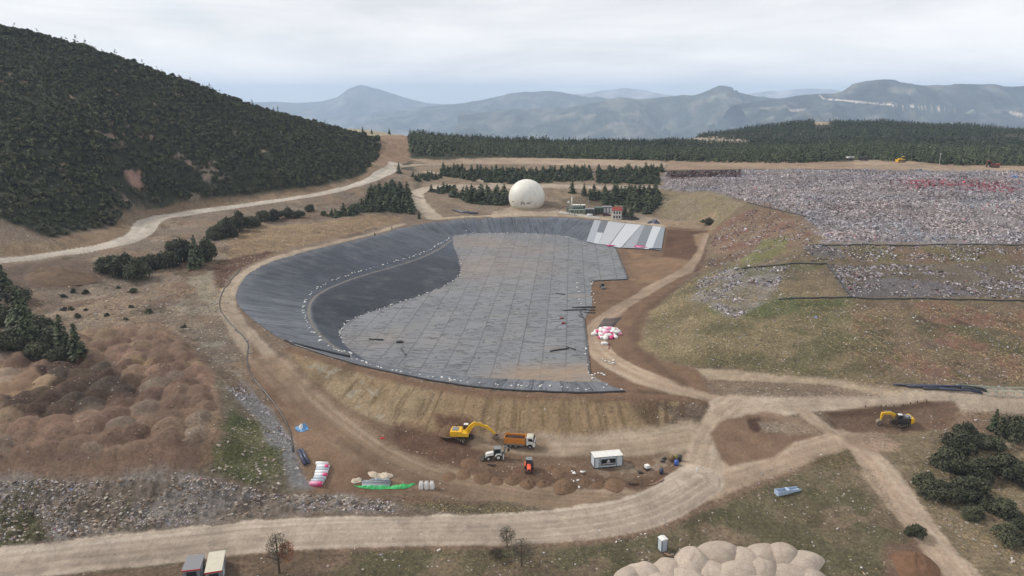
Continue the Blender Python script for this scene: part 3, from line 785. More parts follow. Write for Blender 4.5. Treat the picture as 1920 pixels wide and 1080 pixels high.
seam = m.math('ADD', m.math('LESS_THAN', fr, .05), m.math('MULTIPLY', m.math('LESS_THAN', m.math('FRACT', m.math('MULTIPLY', yy, 1 / 95)), .006), 1))
# cross wrinkles: short dark ridges across each panel
sh = m.add('ShaderNodeCombineXYZ', X=m.math('ADD', m.math('MULTIPLY', xx, .11), m.math('MULTIPLY', pid, 7.3)), Y=m.math('MULTIPLY', yy, .42))
wv = m.noise(sh.outputs[0], 1.0, 3, .6, .8)
wr = m.ramp(wv, (.475, 0), (.497, 1), (.505, 1), (.53, 0))
grid = m.noise(co, .09, 4, .6); mud = m.attr('mud').outputs['Fac']
c_ = m.mix(wn2.outputs[0], C(121,124,129), C(129,131,135))
c_ = m.mix(1.0, c_, m.ramp(grid, (.3, .86), (.7, 1.12)), 'MULTIPLY')
c_ = m.mix(m.math('MULTIPLY', m.ramp(m.noise(co, .05, 5, .7), (.5, 0), (.72, .5)), 1.0), c_, C(152,140,128))
c_ = m.mix(m.math('MULTIPLY', wr, .8), c_, C(40,42,46))
c_ = m.mix(m.math('MULTIPLY', seam, .6), c_, C(58,60,64))
c_ = m.mix(m.math('MULTIPLY', m.ramp(m.noise(co, 2.2, 4, .7), (.3, .0), (.7, .25)), 1.0), c_, C(150,148,146))
mm = m.math('MULTIPLY', mud, m.ramp(m.noise(co, .35, 5, .7), (.3, .55), (.6, 1)))
c_ = m.mix(mm, c_, C(158,136,114))
m.set(Base_Color=c_, Roughness=.7); m.bsdf.inputs['Specular IOR Level'].default_value = .25
m.bump(m.math('ADD', m.math('MULTIPLY', wr, .7), m.noise(co, 1.0, 4, .6)), .6, .25)
me, v = sheet('floor_liner', inF & ~inB, m.m, .09)
mud = np.zeros(len(v))
for (a, b, r) in (((1050,705),1,10),((1000,702),1,9),((1090,698),1,8),((930,715),.8,7),((980,712),.9,7),((1040,655),.25,4),((900,500),.45,26),((900,455),.5,18),((980,470),.35,18),((830,480),.3,14),((1085,555),.5,2.5),((700,640),.2,12)):
    p = hit(*a); mud = np.maximum(mud, b * np.exp(-(((v[:, 0] - p[0]) / r) ** 2 + ((v[:, 1] - p[1]) / (r * .8)) ** 2)))
set_attr(me, 'mud', 'FLOAT', mud)
tag(link('floor_liner', me), 'grey liner sheet of long wrinkled panels covering the flat pit floor', 'liner')

# pale bench line painted on the ground between the sheets
d, s, sd = near_line(BENCHC, VX[i_b], VY[i_b])
_c = bpy.data.meshes['ground'].attributes['Col']
allc = np.zeros(NV * 4, np.float32); _c.data.foreach_get('color', allc); allc = allc.reshape(-1, 4)
mk = (d < .9)[:, None]
allc[i_b] = np.where(mk, np.concatenate([np.tile(C(140,136,130), (len(i_b), 1)), np.full((len(i_b), 1), .1)], 1), allc[i_b])
_c.data.foreach_set('color', allc.ravel())

# separate silver and grey strips at the far right corner: each lies as its own sheet down the slope
def plainmat(name, rgb, rough=.6, spec=.3, k=BG, nz=.12, nsc=2.0, metal=0):
    m = NT(name); co = m.coord()
    c = m.mix(1.0, C(*rgb, k), m.ramp(m.noise(co, nsc, 4, .65), (.3, 1 - nz), (.7, 1 + nz)), 'MULTIPLY')
    m.set(Base_Color=c, Roughness=rough, Metallic=metal); m.bsdf.inputs['Specular IOR Level'].default_value = spec
    return m.m
strips = [  # top-left, top-right, bottom-right, bottom-left in photo points, colour, words
 ((1114,414),(1127,415),(1112,457),(1099,454),(176,180,186),'narrow pale grey liner strip at the left end of the silver strips'),
 ((1127,415),(1140,416),(1131,438),(1119,437),(112,116,124),'short dark grey liner strip high on the slope'),
 ((1119,437),(1131,438),(1122,459),(1112,457),(206,210,214),'short bright silver liner strip below the short dark strip'),
 ((1140,416),(1174,420),(1142,461),(1122,459),(196,198,202),'wide pale silver liner strip with a dark foot'),
 ((1174,420),(1203,423),(1163,466),(1142,462),(214,216,220),'wide brightest silver liner strip in the middle'),
 ((1203,423),(1209,424),(1190,467),(1164,466),(168,172,178),'thin mid grey liner strip beside the brightest one'),
 ((1209,424),(1224,425),(1207,468),(1190,467),(128,134,140),'dark grey liner strip crossed by faint bands'),
 ((1224,425),(1240,427),(1222,469),(1207,468),(212,216,220),'narrow bright silver strip near the brown earth'),
 ((1240,427),(1247,428),(1240,470),(1222,469),(152,158,166),'last bluish grey liner strip against the brown earth')]
for (a, b, c, d_, rgb, lab) in strips:
    A, B, Cc, D = [hit(*q, HF)[:2] for q in (a, b, c, d_)]
    n1s, n2s = 5, 26
    vs_ = []
    for j in range(n2s + 1):
        t = j / n2s
        Lp = A * (1 - t) + D * t; Rp = B * (1 - t) + Cc * t
        Lp = Lp + (Rp - Lp) * .012; Rp = Rp - (Rp - Lp) * .012
        for i in range(n1s + 1):
            p = Lp + (Rp - Lp) * i / n1s
            vs_.append((p[0], p[1], float(HF(p[0], p[1])) + .34 + .05 * abs(math.sin(i * 1.9 + j * .8))))
    fs_ = [(j * (n1s + 1) + i, (j + 1) * (n1s + 1) + i, (j + 1) * (n1s + 1) + i + 1, j * (n1s + 1) + i + 1) for j in range(n2s) for i in range(n1s)]
    me = mesh_np('liner_strip', vs_, fs_, [plainmat('strip_sheet', rgb, .5, .3, .62)], True)
    tag(link('liner_strip', me), lab, 'liner strip', 'silver and grey liner strips on the far slope')
# ------------------------------------------------------------------ distant ranges and the valley
def ridge_mesh(name, prof, dist, depth, foot_z, cols, seed, rough=1.0, bare=.3, nx=420, ny=40, road=None):
    """a mountain range: crest line through photo points at a distance, falling to the valley in front and behind"""
    pr = np.array(prof, float)
    pxs = np.linspace(pr[0, 0], pr[-1, 0], nx)
    pys = np.interp(pxs, pr[:, 0], pr[:, 1])
    crest = np.array([WY(a, b, dist) for a, b in zip(pxs, pys)])
    vs_ = []; cs = []
    ts = np.concatenate([np.linspace(-1, 0, ny), np.linspace(0, .7, ny // 4)[1:]])
    X0 = crest[:, 0]; Z0 = crest[:, 2] + (fbm(crest[:, 0], np.full(nx, dist), 700, 5, seed + 5, .6) - .2) * .045 * (crest[:, 2] - foot_z)
    for t in ts:
        y = dist + t * depth
        X = X0 * (1 + t * depth / dist * .35)
        fall = (1 - abs(t)) ** 1.25
        ero = fbm(X, np.full(nx, y), depth * .28, 5, seed) * (Z0 - foot_z) * .34 * (abs(t) ** .6) * (1 - abs(t)) * 2 * rough
        rid = -np.abs(fbm(X, np.full(nx, y * .5), depth * .12, 4, seed + 9)) * (Z0 - foot_z) * .24 * rough * np.minimum(1, abs(t) * 4) * (1 - abs(t) ** 3)
        z = foot_z + (Z0 - foot_z) * fall + ero + rid
        vs_.append(np.stack([X, np.full(nx, y), z], 1))
        q = sstep(.25, .75, fbm(X, np.full(nx, y), depth * .07, 5, seed + 3) * .5 + .5 - (.5 - bare))
        cs.append(np.array(cols[0]) * (1 - q[:, None]) + np.array(cols[1]) * q[:, None])
    v = np.concatenate(vs_); c = np.concatenate(cs); n = len(ts)
    if road is not None:
        for pl, wd in road:
            P3 = np.array([(p[0], p[1]) for p in pl])
            pxv, pyv = proj(v[:, 0], v[:, 1], v[:, 2])
            dd = near_line(P3, pxv, pyv)[0]
            w = sstep(wd, wd * .3, dd)[:, None]
            c = c * (1 - w) + C(206,190,170) * w
    jj, kk = np.meshgrid(np.arange(n - 1), np.arange(nx - 1), indexing='ij')
    q = (jj * nx + kk).ravel()
    me = mesh_np(name, v, np.stack([q, q + 1, q + nx + 1, q + nx], 1), [FARMAT], True)
    set_attr(me, 'Col', 'FLOAT_COLOR', np.concatenate([c, np.ones((len(c), 1))], 1))
    o = link(name, me); tag(o, kind='structure'); return o

m = NT('far_ground')
co = m.coord()
c_ = m.mix(1.0, m.attr('Col').outputs['Color'], m.ramp(m.noise(co, .0045, 10, .8), (.38, .4), (.62, 1.8)), 'MULTIPLY')
m.set(Base_Color=c_, Roughness=1); m.bsdf.inputs['Specular IOR Level'].default_value = 0
FARMAT = m.m
VALZ = -430
dk = (.045, .052, .04); pale = (.30, .27, .23); mid_ = (.12, .11, .085)
ridge_mesh('mountains', [(300,205),(470,192),(520,191),(560,193),(600,191),(632,184),(655,167),(675,159),(690,161),(740,176),(800,194),(860,197),(960,200)], 13500, 3500, VALZ, (dk, mid_), 101)
ridge_mesh('mountains', [(700,215),(800,199),(850,195),(900,186),(960,172),(985,170),(1000,171),(1030,169),(1060,174),(1100,180),(1150,188),(1240,196),(1320,205)], 10500, 3000, VALZ, (dk, mid_), 111)
ridge_mesh('mountains', [(1000,190),(1070,177),(1120,171),(1170,165),(1200,168),(1240,175),(1300,182),(1380,178),(1440,170),(1500,165),(1560,167),(1640,176),(1800,182),(2100,186)], 16500, 4000, VALZ, (mid_, pale), 121, bare=.45)
ridge_mesh('mountains', [(860,214),(960,207),(1060,200),(1120,192),(1160,183),(1200,187),(1240,183),(1275,178),(1300,178),(1330,168),(1348,161),(1362,163),(1374,165),(1377,173),(1400,178),(1440,183),(1480,186),(1540,192),(1700,205)], 7600, 2400, VALZ, (dk, mid_), 131, bare=.35)
ridge_mesh('mountains', [(1380,198),(1450,186),(1500,180),(1560,174),(1585,167),(1610,152),(1640,144),(1665,146),(1700,153),(1735,160),(1760,158),(1800,153),(1830,152),(1860,155),(1900,162),(1950,160),(2050,166),(2300,190)], 6200, 2600, VALZ + 60, ((.035,.04,.036), mid_), 141, bare=.3, nx=1100, ny=90,
           road=[([(1536,178),(1545,186),(1580,188),(1640,194),(1690,198)], 1.5), ([(1690,198),(1790,207)], .9), ([(1895,212),(1925,216),(1960,214)], 3.5), ([(1480,208),(1510,205)], 2)])
# valley floor in one sheet to the horizon
nx_, ny_ = 240, 200
yv = np.geomspace(1090, 22000, ny_); uv_ = np.linspace(-1.15, 1.15, nx_)
U2, Y2 = np.meshgrid(uv_, yv)
X2 = (U2 * Y2).ravel(); Y2 = Y2.ravel()
Z2 = np.interp(Y2, [1090, 1600, 2600, 22000], [-60, -230, VALZ, VALZ]) + fbm(X2, Y2, 900, 5, 151) * 45 * sstep(1500, 3000, Y2) - 70 * sstep(1090, 1200, Y2)
q = sstep(.05, .55, fbm(X2, Y2, 420, 6, 152))[:, None]
c2 = np.array([.06, .068, .05]) * (1 - q) + np.array([.2, .18, .14]) * q
town = sstep(.35, .6, fbm(X2, Y2, 260, 5, 153))[:, None] * sstep(2400, 3500, Y2)[:, None]
c2 = c2 * (1 - town * .7) + np.array([.45, .42, .38]) * town * .7
jj, kk = np.meshgrid(np.arange(ny_ - 1), np.arange(nx_ - 1), indexing='ij')
q = (jj * nx_ + kk).ravel()
me = mesh_np('valley', np.stack([X2, Y2, Z2], 1), np.stack([q, q + 1, q + nx_ + 1, q + nx_], 1), [FARMAT], True)
set_attr(me, 'Col', 'FLOAT_COLOR', np.concatenate([c2, np.ones((len(c2), 1))], 1))
tag(link('valley', me), kind='structure')

# the air: one even box of haze round everything
hm = bpy.data.materials.new('haze_air'); hm.use_nodes = True
t_ = hm.node_tree
for n_ in list(t_.nodes):
    if n_.type == 'BSDF_PRINCIPLED': t_.nodes.remove(n_)
pv = t_.nodes.new('ShaderNodeVolumePrincipled')
pv.inputs['Color'].default_value = (.63, .78, 1.0, 1); pv.inputs['Density'].default_value = HAZE
pv.inputs['Anisotropy'].default_value = .0
t_.links.new(pv.outputs[0], t_.nodes['Material Output'].inputs['Volume'])
bm = bmesh.new(); bmesh.ops.create_cube(bm, size=1)
for v_ in bm.verts:
    v_.co = Vector((v_.co.x * 56000, 11000 + v_.co.y * 24000, (-900 if v_.co.z < 0 else 280)))
me = bpy.data.meshes.new('haze'); bm.to_mesh(me); bm.free(); me.materials.append(hm)
hz = link('haze', me); tag(hz, kind='stuff')
# ------------------------------------------------------------------ plants
def leafmat(name, a, b, rnd=.25):
    m = NT(name)
    t = m.attr('tint').outputs['Fac']
    oi = m.add('ShaderNodeObjectInfo')
    c = m.mix(t, a, b)
    c = m.mix(1.0, c, m.ramp(oi.outputs['Random'], (0, 1 - rnd), (1, 1 + rnd)), 'MULTIPLY')
    m.set(Base_Color=c, Roughness=.75); m.bsdf.inputs['Specular IOR Level'].default_value = .2
    return m.m
LEAF_SCRUB = leafmat('scrub_leaves', (.034, .038, .020), (.110, .110, .055))
LEAF_PINE = leafmat('pine_needles', (.036, .047, .024), (.096, .110, .056))
LEAF_OAK = leafmat('oak_leaves', (.030, .033, .019), (.088, .087, .048))
LEAF_DRY = leafmat('dry_leaves', (.15, .07, .04), (.30, .16, .09))
LEAF_GREY = leafmat('grey_twigs', (.07, .058, .045), (.13, .12, .085))
LEAF_DRK = leafmat('dark_twigs', (.035, .028, .022), (.07, .055, .042))
BARK = plainmat('bark', (92, 76, 62), .9, .1)

def quads(cen, nrm, size, rg, aspect=1.0):
    n = len(cen)
    nrm = nrm / (np.linalg.norm(nrm, axis=1, keepdims=True) + 1e-9)
    r = rg.normal(size=(n, 3)); t = np.cross(nrm, r); t /= np.linalg.norm(t, axis=1, keepdims=True) + 1e-9
    b = np.cross(nrm, t)
    s = np.asarray(size).reshape(-1, 1) * np.ones((n, 1))
    k = rg.uniform(.6, 1.2, (4, n, 1))
    v = np.stack([cen - t * s * k[0] * aspect - b * s * .25, cen - b * s * k[1], cen + t * s * k[2] * aspect + b * s * .2, cen + b * s * k[3]], 1)
    return v.reshape(-1, 3), np.arange(4 * n).reshape(-1, 4)

def bush_soup(seed, n=300, lumps=9, leaf=.16, flat=.75, skirt=.15):
    """crown of radius 1 standing on z = 0: leaf clumps on the skins of uneven lumps"""
    rg = np.random.default_rng(seed)
    ang = rg.uniform(0, 6.28, lumps); rad = rg.uniform(0, .62, lumps) ** .8; lz = rg.uniform(.25, .95, lumps) * flat * (1.15 - rad * .8)
    lc = np.stack([np.cos(ang) * rad, np.sin(ang) * rad, lz], 1); lr = rg.uniform(.26, .46, lumps)
    k = rg.integers(0, lumps, n)
    d = rg.normal(size=(n, 3)); d /= np.linalg.norm(d, axis=1, keepdims=True); d[:, 2] = np.where(d[:, 2] < -.45, -d[:, 2], d[:, 2])
    c = lc[k] + d * (lr[k] * rg.uniform(.72, 1.08, n))[:, None]
    c[:, 2] = np.maximum(c[:, 2], .05 + skirt * rg.uniform(0, .5, n))
    v, f = quads(c, d + rg.normal(size=(n, 3)) * .55 + np.array([0, 0, .25]), rg.uniform(.7, 1.3, n) * leaf, rg)
    ltint = rg.uniform(0, .6, lumps)
    t = np.clip(ltint[k] + rg.uniform(-.15, .4, n), 0, 1)
    return v, f, np.repeat(t, 4)

def pine_soup(seed, levels=9, per=8, leaf=.14, slim=.30, sub=2):
    """conifer of height 1: whorls of drooping boughs, shorter towards the tip"""
    rg = np.random.default_rng(seed); cs = []; ns = []; sz = []; tt = []
    for l in range(levels):
        h = .08 + .88 * l / (levels - 1) + rg.uniform(-.02, .02)
        R = slim * (1 - h) ** .8 * rg.uniform(.8, 1.15) + .015
        m = max(3, int(per * (1 - h * .6)))
        for j in range(m):
            a = rg.uniform(0, 6.28); bt = rg.uniform(0, .6)
            for q in range(sub):
                r = R * ((q + .8) / sub) * rg.uniform(.8, 1.15)
                cs.append((math.cos(a) * r, math.sin(a) * r, h - r * .25 + rg.uniform(-.02, .02)))
                ns.append((math.cos(a) * .5 + rg.normal() * .3, math.sin(a) * .5 + rg.normal() * .3, .8)); sz.append(leaf * (1.1 - h * .6) * rg.uniform(.7, 1.25)); tt.append(min(1, bt + .4 * q / sub))
    v, f = quads(np.array(cs), np.array(ns), np.array(sz), rg)
    return v, f, np.repeat(np.array(tt), 4)

def scatter_mesh(name, temps, pos, sc, mats, vert=1.0, tintj=.2, seed=3):
    """many plants of a far-off wood as one mesh"""
    rg = np.random.default_rng(seed)
    V = []; Fc = []; T = []; off = 0
    which = rg.integers(0, len(temps), len(pos))
    for ti, (tv, tf, tt) in enumerate(temps):
        sel = np.nonzero(which == ti)[0]
        if len(sel) == 0: continue
        a = rg.uniform(0, 6.28, len(sel)); s = sc[sel]
        ca_, sa_ = np.cos(a)[:, None], np.sin(a)[:, None]
        vz = vert * rg.uniform(.85, 1.15, len(sel))[:, None]
        X = (tv[None, :, 0] * ca_ - tv[None, :, 1] * sa_) * s[:, None] + pos[sel, 0:1]
        Y = (tv[None, :, 0] * sa_ + tv[None, :, 1] * ca_) * s[:, None] + pos[sel, 1:2]
        Z = tv[None, :, 2] * s[:, None] * vz + pos[sel, 2:3]
        V.append(np.stack([X, Y, Z], 2).reshape(-1, 3))
        Fc.append((tf[None] + (np.arange(len(sel)) * len(tv))[:, None, None] + off).reshape(-1, 4)); off += len(sel) * len(tv)
        T.append(np.clip(tt[None] + rg.uniform(-tintj, tintj, len(sel))[:, None], 0, 1).ravel())
    me = mesh_np(name, np.concatenate(V), np.concatenate(Fc), mats)
    set_attr(me, 'tint', 'FLOAT', np.concatenate(T))
    return me

def grid_pts(x0, x1, y0, y1, sp, jit=.45, seed=1):
    rg = np.random.default_rng(seed)
    X, Y = np.meshgrid(np.arange(x0, x1, sp), np.arange(y0, y1, sp))
    X = X.ravel() + rg.uniform(-jit, jit, X.size) * sp; Y = Y.ravel() + rg.uniform(-jit, jit, Y.size) * sp
    return X, Y

def in_photo_poly(x, y, pl):
    a, b = proj(x, y, HF(x, y))
    return inside(pl, a, b)

# scrub on the left hill
x, y = grid_pts(-470, -55, 235, 560, 3.0, seed=21)
HILLP = [(-250,-120),(0,30),(130,66),(355,142),(560,222),(712,262),(710,290),(690,318),(655,333),(600,347),(480,363),(335,377),(320,368),(292,384),(262,378),(240,385),(232,404),(205,422),(100,446),(84,440),(40,420),(0,404),(-250,400)]
k = in_photo_poly(x, y, HILLP) & (np.abs(x) < y * .92) & (y < np.interp(x, [-470, -330, -190, -100, -55], [470, 485, 520, 560, 560]))
x, y = x[k], y[k]
bare = fbm(x, y, 9, 4, 51); px_, py_ = proj(x, y, HF(x, y))
k = ~((fbm(x, y, 16, 4, 160) > .66) & (np.random.default_rng(5).uniform(size=len(x)) < .75)) & ~inside([(236,318),(262,322),(268,345),(250,350),(240,335)], px_, py_)
x, y = x[k], y[k]
rg = np.random.default_rng(8)
sc = rg.uniform(1.5, 2.9, len(x)) * (1 + .25 * fbm(x, y, 30, 2, 161))
pos = np.stack([x, y, HF(x, y) - .25], 1)
print('scrub', len(x))
kp = rg.uniform(size=len(x)) < .05
temps = [bush_soup(300 + i, 110, 4, .22) for i in range(6)]
me = scatter_mesh('hillside_scrub', temps, pos[~kp], sc[~kp], [LEAF_SCRUB], 1.2)
tag(link('hillside_scrub', me), kind='stuff')
ptemps = [pine_soup(320 + i, 8, 6, .15, .3, 1) for i in range(4)]
me = scatter_mesh('hillside_pine_wood', ptemps, pos[kp], sc[kp] * 1.7 + .8, [LEAF_PINE], 1.0)
tag(link('hillside_pine_wood', me), kind='stuff')

# far pine wood behind the works and on the low hill to the right
x, y = grid_pts(-90, 620, 445, 1030, 3.8, seed=22)
px_, py_ = proj(x, y, HF(x, y))
P1 = [(766,250),(900,250),(1300,250),(1540,215),(1930,225),(2300,240),(2300,318),(1930,315),(1850,313),(1780,310),(1720,303),(1660,303),(1640,299),(1580,299),(1560,303),(1500,306),(1420,306),(1250,302),(1000,295),(770,292)]
k = inside(P1, px_, py_) & ~inside([(1225,256),(1300,258),(1420,265),(1390,272),(1280,268)], px_, py_) & ~inside([(1522,215),(1552,215),(1557,240),(1528,242)], px_, py_) & (np.abs(x) < y * .85)
thin = inside([(1810,245),(2000,245),(2000,300),(1830,300)], px_, py_) & (fbm(x, y, 20, 3, 170) > .05)
k &= ~thin & ((y < 760) | (np.random.default_rng(2).uniform(size=len(x)) < .8))
x, y = x[k], y[k]
print('wood', len(x))
sc = np.random.default_rng(9).uniform(2.8, 6.6, len(x)) * (1 + .2 * fbm(x, y, 35, 3, 171))
pos = np.stack([x, y, HF(x, y) - .2], 1)
kn = y < 640
me = scatter_mesh('pine_wood', [pine_soup(340 + i, 9, 8, .14, .38, 1) for i in range(5)] + [(lambda q: (q[0] * np.array([.4, .4, .55]), q[1], q[2]))(bush_soup(345 + i, 60, 6, .3, 1.0)) for i in range(2)], pos[kn], sc[kn], [LEAF_PINE], 1.0, .35); tag(link('pine_wood', me), kind='stuff')
me = scatter_mesh('pine_wood', [pine_soup(350 + i, 6, 6, .2, .4, 1) for i in range(4)], pos[~kn], sc[~kn], [LEAF_PINE]); tag(link('pine_wood', me), kind='stuff')

# single plants -------------------------------------------------------------
def trunk_mb(h, r, seed, lean=.08, limbs=4):
    bm = bmesh.new(); rg_ = random.Random(seed)
    def tube(pts, radii, n=7):
        rings = []
        for p, q in zip(pts, radii):
            rings.append([bm.verts.new((p[0] + math.cos(6.283 * i / n) * q, p[1] + math.sin(6.283 * i / n) * q, p[2])) for i in range(n)])
        for a, b in zip(rings[:-1], rings[1:]):
            for i in range(n): bm.faces.new((a[i], a[(i + 1) % n], b[(i + 1) % n], b[i]))
        bm.faces.new(rings[-1])
    lx, ly = rg_.uniform(-lean, lean) * h, rg_.uniform(-lean, lean) * h
    tube([(0, 0, -.3), (lx * .2, ly * .2, h * .35), (lx * .6, ly * .6, h * .7), (lx, ly, h)], [r * 1.25, r, r * .7, r * .3])
    for i in range(limbs):
        a = 6.283 * i / limbs + rg_.uniform(-.5, .5); z0 = h * rg_.uniform(.3, .65); ln = h * rg_.uniform(.35, .6)
        tube([(lx * .4, ly * .4, z0), (math.cos(a) * ln * .5, math.sin(a) * ln * .5, z0 + ln * .35), (math.cos(a) * ln, math.sin(a) * ln, z0 + ln * .6)], [r * .5, r * .35, r * .12], 5)
    return bm

def soup_mesh(name, s, mat, scale=1.0, vert=1.0, z0=0):
    v, f, t = s
    v = v * np.array([scale, scale, scale * vert]) + np.array([0, 0, z0])
    me = mesh_np(name, v, f, [mat]); set_attr(me, 'tint', 'FLOAT', t); return me

def bm_mesh(name, bm, mat):
    me = bpy.data.meshes.new(name); bm.to_mesh(me); bm.free()
    for mm in (mat if isinstance(mat, (list, tuple)) else [mat]): me.materials.append(mm)
    return me

# shared crown and trunk meshes, unit size
BUSHES = [soup_mesh('crown', bush_soup(400 + i, 3200, 20, .055, .8), LEAF_OAK) for i in range(4)]
SMALLB = [soup_mesh('crown', bush_soup(420 + i, 420, 10, .15, .8), LEAF_OAK) for i in range(4)]
PINES = [soup_mesh('crown', pine_soup(440 + i, 18, 16, .055, .28, 5), LEAF_PINE) for i in range(5)]
BUSHT = [bm_mesh('trunk', trunk_mb(.7, .05, i), BARK) for i in range(3)]
PINET = [bm_mesh('trunk', trunk_mb(.85, .022, 10 + i, .01, 0), BARK) for i in range(3)]
_n = [0]
def plant(name, label, cat, px, py, size, kind='bush', vert=1.0, group=None, sink=.15, xy=None):
    """size: crown radius of a bush or height of a pine, metres"""
    _n[0] += 1; i = _n[0]
    p = hit(px, py, HF) if xy is None else np.array([xy[0], xy[1], float(HF(xy[0], xy[1]))])
    e = bpy.data.objects.new(name, None); COL.objects.link(e)
    e.location = (p[0], p[1], p[2] - sink); e.rotation_euler = (0, 0, i * 2.4)
    e.scale = (size, size, size * vert)
    cm = (BUSHES if kind == 'bush' else SMALLB if kind == 'small' else PINES)
    link('crown', cm[i % len(cm)], e)
    tm = PINET if kind == 'pine' else BUSHT
    link('trunk', tm[i % len(tm)], e)
    tag(e, label, cat, group)
    return e

# scrub oaks on the slope at the right edge
for (px, py, r, v, lab) in [
 (1775,880,3.3,1.15,'tall dark round oak bush at the left front of the thicket by the dirt track'),
 (1800,845,3.2,1.1,'dark oak bush second from the left in the thicket by the dirt track'),
 (1760,930,3.0,1.0,'broad dark oak bush lowest on the left flank of the thicket'),
 (1815,925,3.2,1.1,'dense dark oak bush in the middle of the thicket front'),
 (1830,890,2.8,1.1,'dark oak bush hidden halfway inside the middle of the thicket'),
 (1810,818,2.6,1.0,'dark oak bush at the top corner of the thicket below the lone cedar'),
 (1850,835,2.6,1.0,'dark oak bush right below the lone cedar'),
 (1905,820,3.6,1.2,'large dark oak bush on the right edge beside the lone cedar'),
 (1880,890,3.3,1.1,'grey green spreading bush at the right side of the thicket'),
 (1915,900,3.0,1.1,'dark bush against the right picture edge behind the gap'),
 (1860,950,2.0,.9,'low dark bush at the foot of the thicket'),
 (1822,962,1.9,.85,'small round bush standing alone just below the thicket'),
 (1885,960,2.4,.9,'dark bush at the right foot of the thicket'),
 (1890,1010,2.4,.95,'dark bush low on the grassy slope right of the dirt track'),
 (1918,985,1.9,.9,'bush half cut off by the right edge below the thicket'),
 (1735,905,2.2,.9,'low brownish bush at the stony edge beside the track')]:
    plant('oak_bush', lab, 'bush', px, py + 4, r * 1.28, 'bush', v * .95, 'oak bushes in the thicket on the right')
plant('oak_bush', 'round dark bush standing alone beside the dirt track above the red mound', 'bush', 1717,1006,2.0,'bush',1.05)
plant('oak_bush', 'round dark bush at the top of the brown cut right of the lined pit', 'bush', 1328,420,3.6,'bush',.8)
plant('cedar_tree', 'grey green cedar standing alone on the earth slope behind the excavator pit', 'tree', 1864,806,5.0,'pine',1.0)
# bushes along the left road and in the fields
for (px, py, r, v, lab) in [
 (205,508,3.6,.95,'dark bush at the left end of the row below the road'),
 (235,518,4.2,1,'large dark bush low in the row below the road bend'),
 (258,522,4.0,.95,'lowest dark bush of the clump below the road bend'),
 (285,505,3.8,1,'dark bush right of the lowest one below the road bend'),
 (318,500,3.6,.95,'dark bush next to the big pine below the road bend'),
 (345,492,4.2,1.1,'dark bush in front of the big pine below the road bend'),
 (388,490,3.8,1.2,'dark tall bush right of the big pine'),
 (330,468,3.0,.9,'bush behind the big pine near the road'),
 (405,448,3.6,1,'leftmost bush of the hedge line on the slope under the road'),
 (425,443,4.2,1,'big bush near the left end of the hedge line under the road'),
 (450,432,4.0,1.1,'tall bush in the hedge line under the road'),
 (470,425,3.6,.9,'fourth bush of the hedge line under the road'),
 (495,415,3.4,.9,'bush in the middle of the hedge line under the road'),
 (515,413,3.2,.9,'rounded bush right of the middle of the hedge line'),
 (540,408,3.0,.9,'bush towards the right end of the hedge line'),
 (562,408,2.4,1,'small round bush near the right end of the hedge line'),
 (580,396,2.4,.9,'last small bush of the hedge line before the pine clump')]:
    plant('oak_bush', lab, 'bush', px, py, r * 1.3, 'bush', v * 1.3, 'dark bushes on the slope below the left road')
plant('pine_tree', 'big dark pine among the bushes below the road bend', 'tree', 368,500,11,'pine',1.0)
plant('pine_tree', 'second dark pine close to the big one below the road bend', 'tree', 385,488,8,'pine',1.0)
for (px, py, r, lab) in [
 (138,548,1.3,'small dark shrub, left one of the pair below the brown mound'),
 (160,550,1.5,'small dark shrub, right one of the pair below the brown mound'),
 (119,557,1.2,'low brown shrub left of the pair below the brown mound'),
 (120,582,1.2,'little shrub on the field, left of a touching twin'),
 (133,582,1.3,'little shrub on the field touching its left twin'),
 (146,594,1.2,'little shrub just below the touching twins'),
 (250,548,1.5,'round shrub alone on the stony field'),
 (245,577,1.0,'small brownish shrub below the round one on the stony field'),
 (280,587,1.5,'dark round shrub in the middle of the stony field'),
 (200,592,1.0,'tiny shrub left of the dark round one on the stony field'),
 (161,582,.8,'tiny shrub right of the touching twins'),
 (345,614,1.0,'small dark shrub on the slope above the soil stockpile'),
 (236,600,.8,'tiny shrub at the upper edge of the stockpile'),
 (222,540,.9,'tiny brown shrub left of the round shrub')]:
    plant('shrub', lab, 'shrub', px, py, r, 'small', .9, 'small shrubs on the stony field')
rg = np.random.default_rng(33)
for (px, py, h) in [(10,545,7),(30,560,8),(-10,575,8),(15,600,9),(40,615,9),(70,625,9),(55,640,8),(95,640,8),(120,655,7),(20,650,8),(145,660,6),(75,660,6),(-20,640,9),(110,668,5),(45,590,6),(0,530,6)]:
    plant('oak_bush' if rg.uniform() < .6 else 'pine_tree', 'dark evergreen tree in the clump at the left edge above the stockpile', 'tree', px, py + 6, h * .58 if _n[0] % 2 else h * 1.35, 'bush' if _n[0] % 2 else 'pine', 1.0, 'evergreen clump at the left edge')

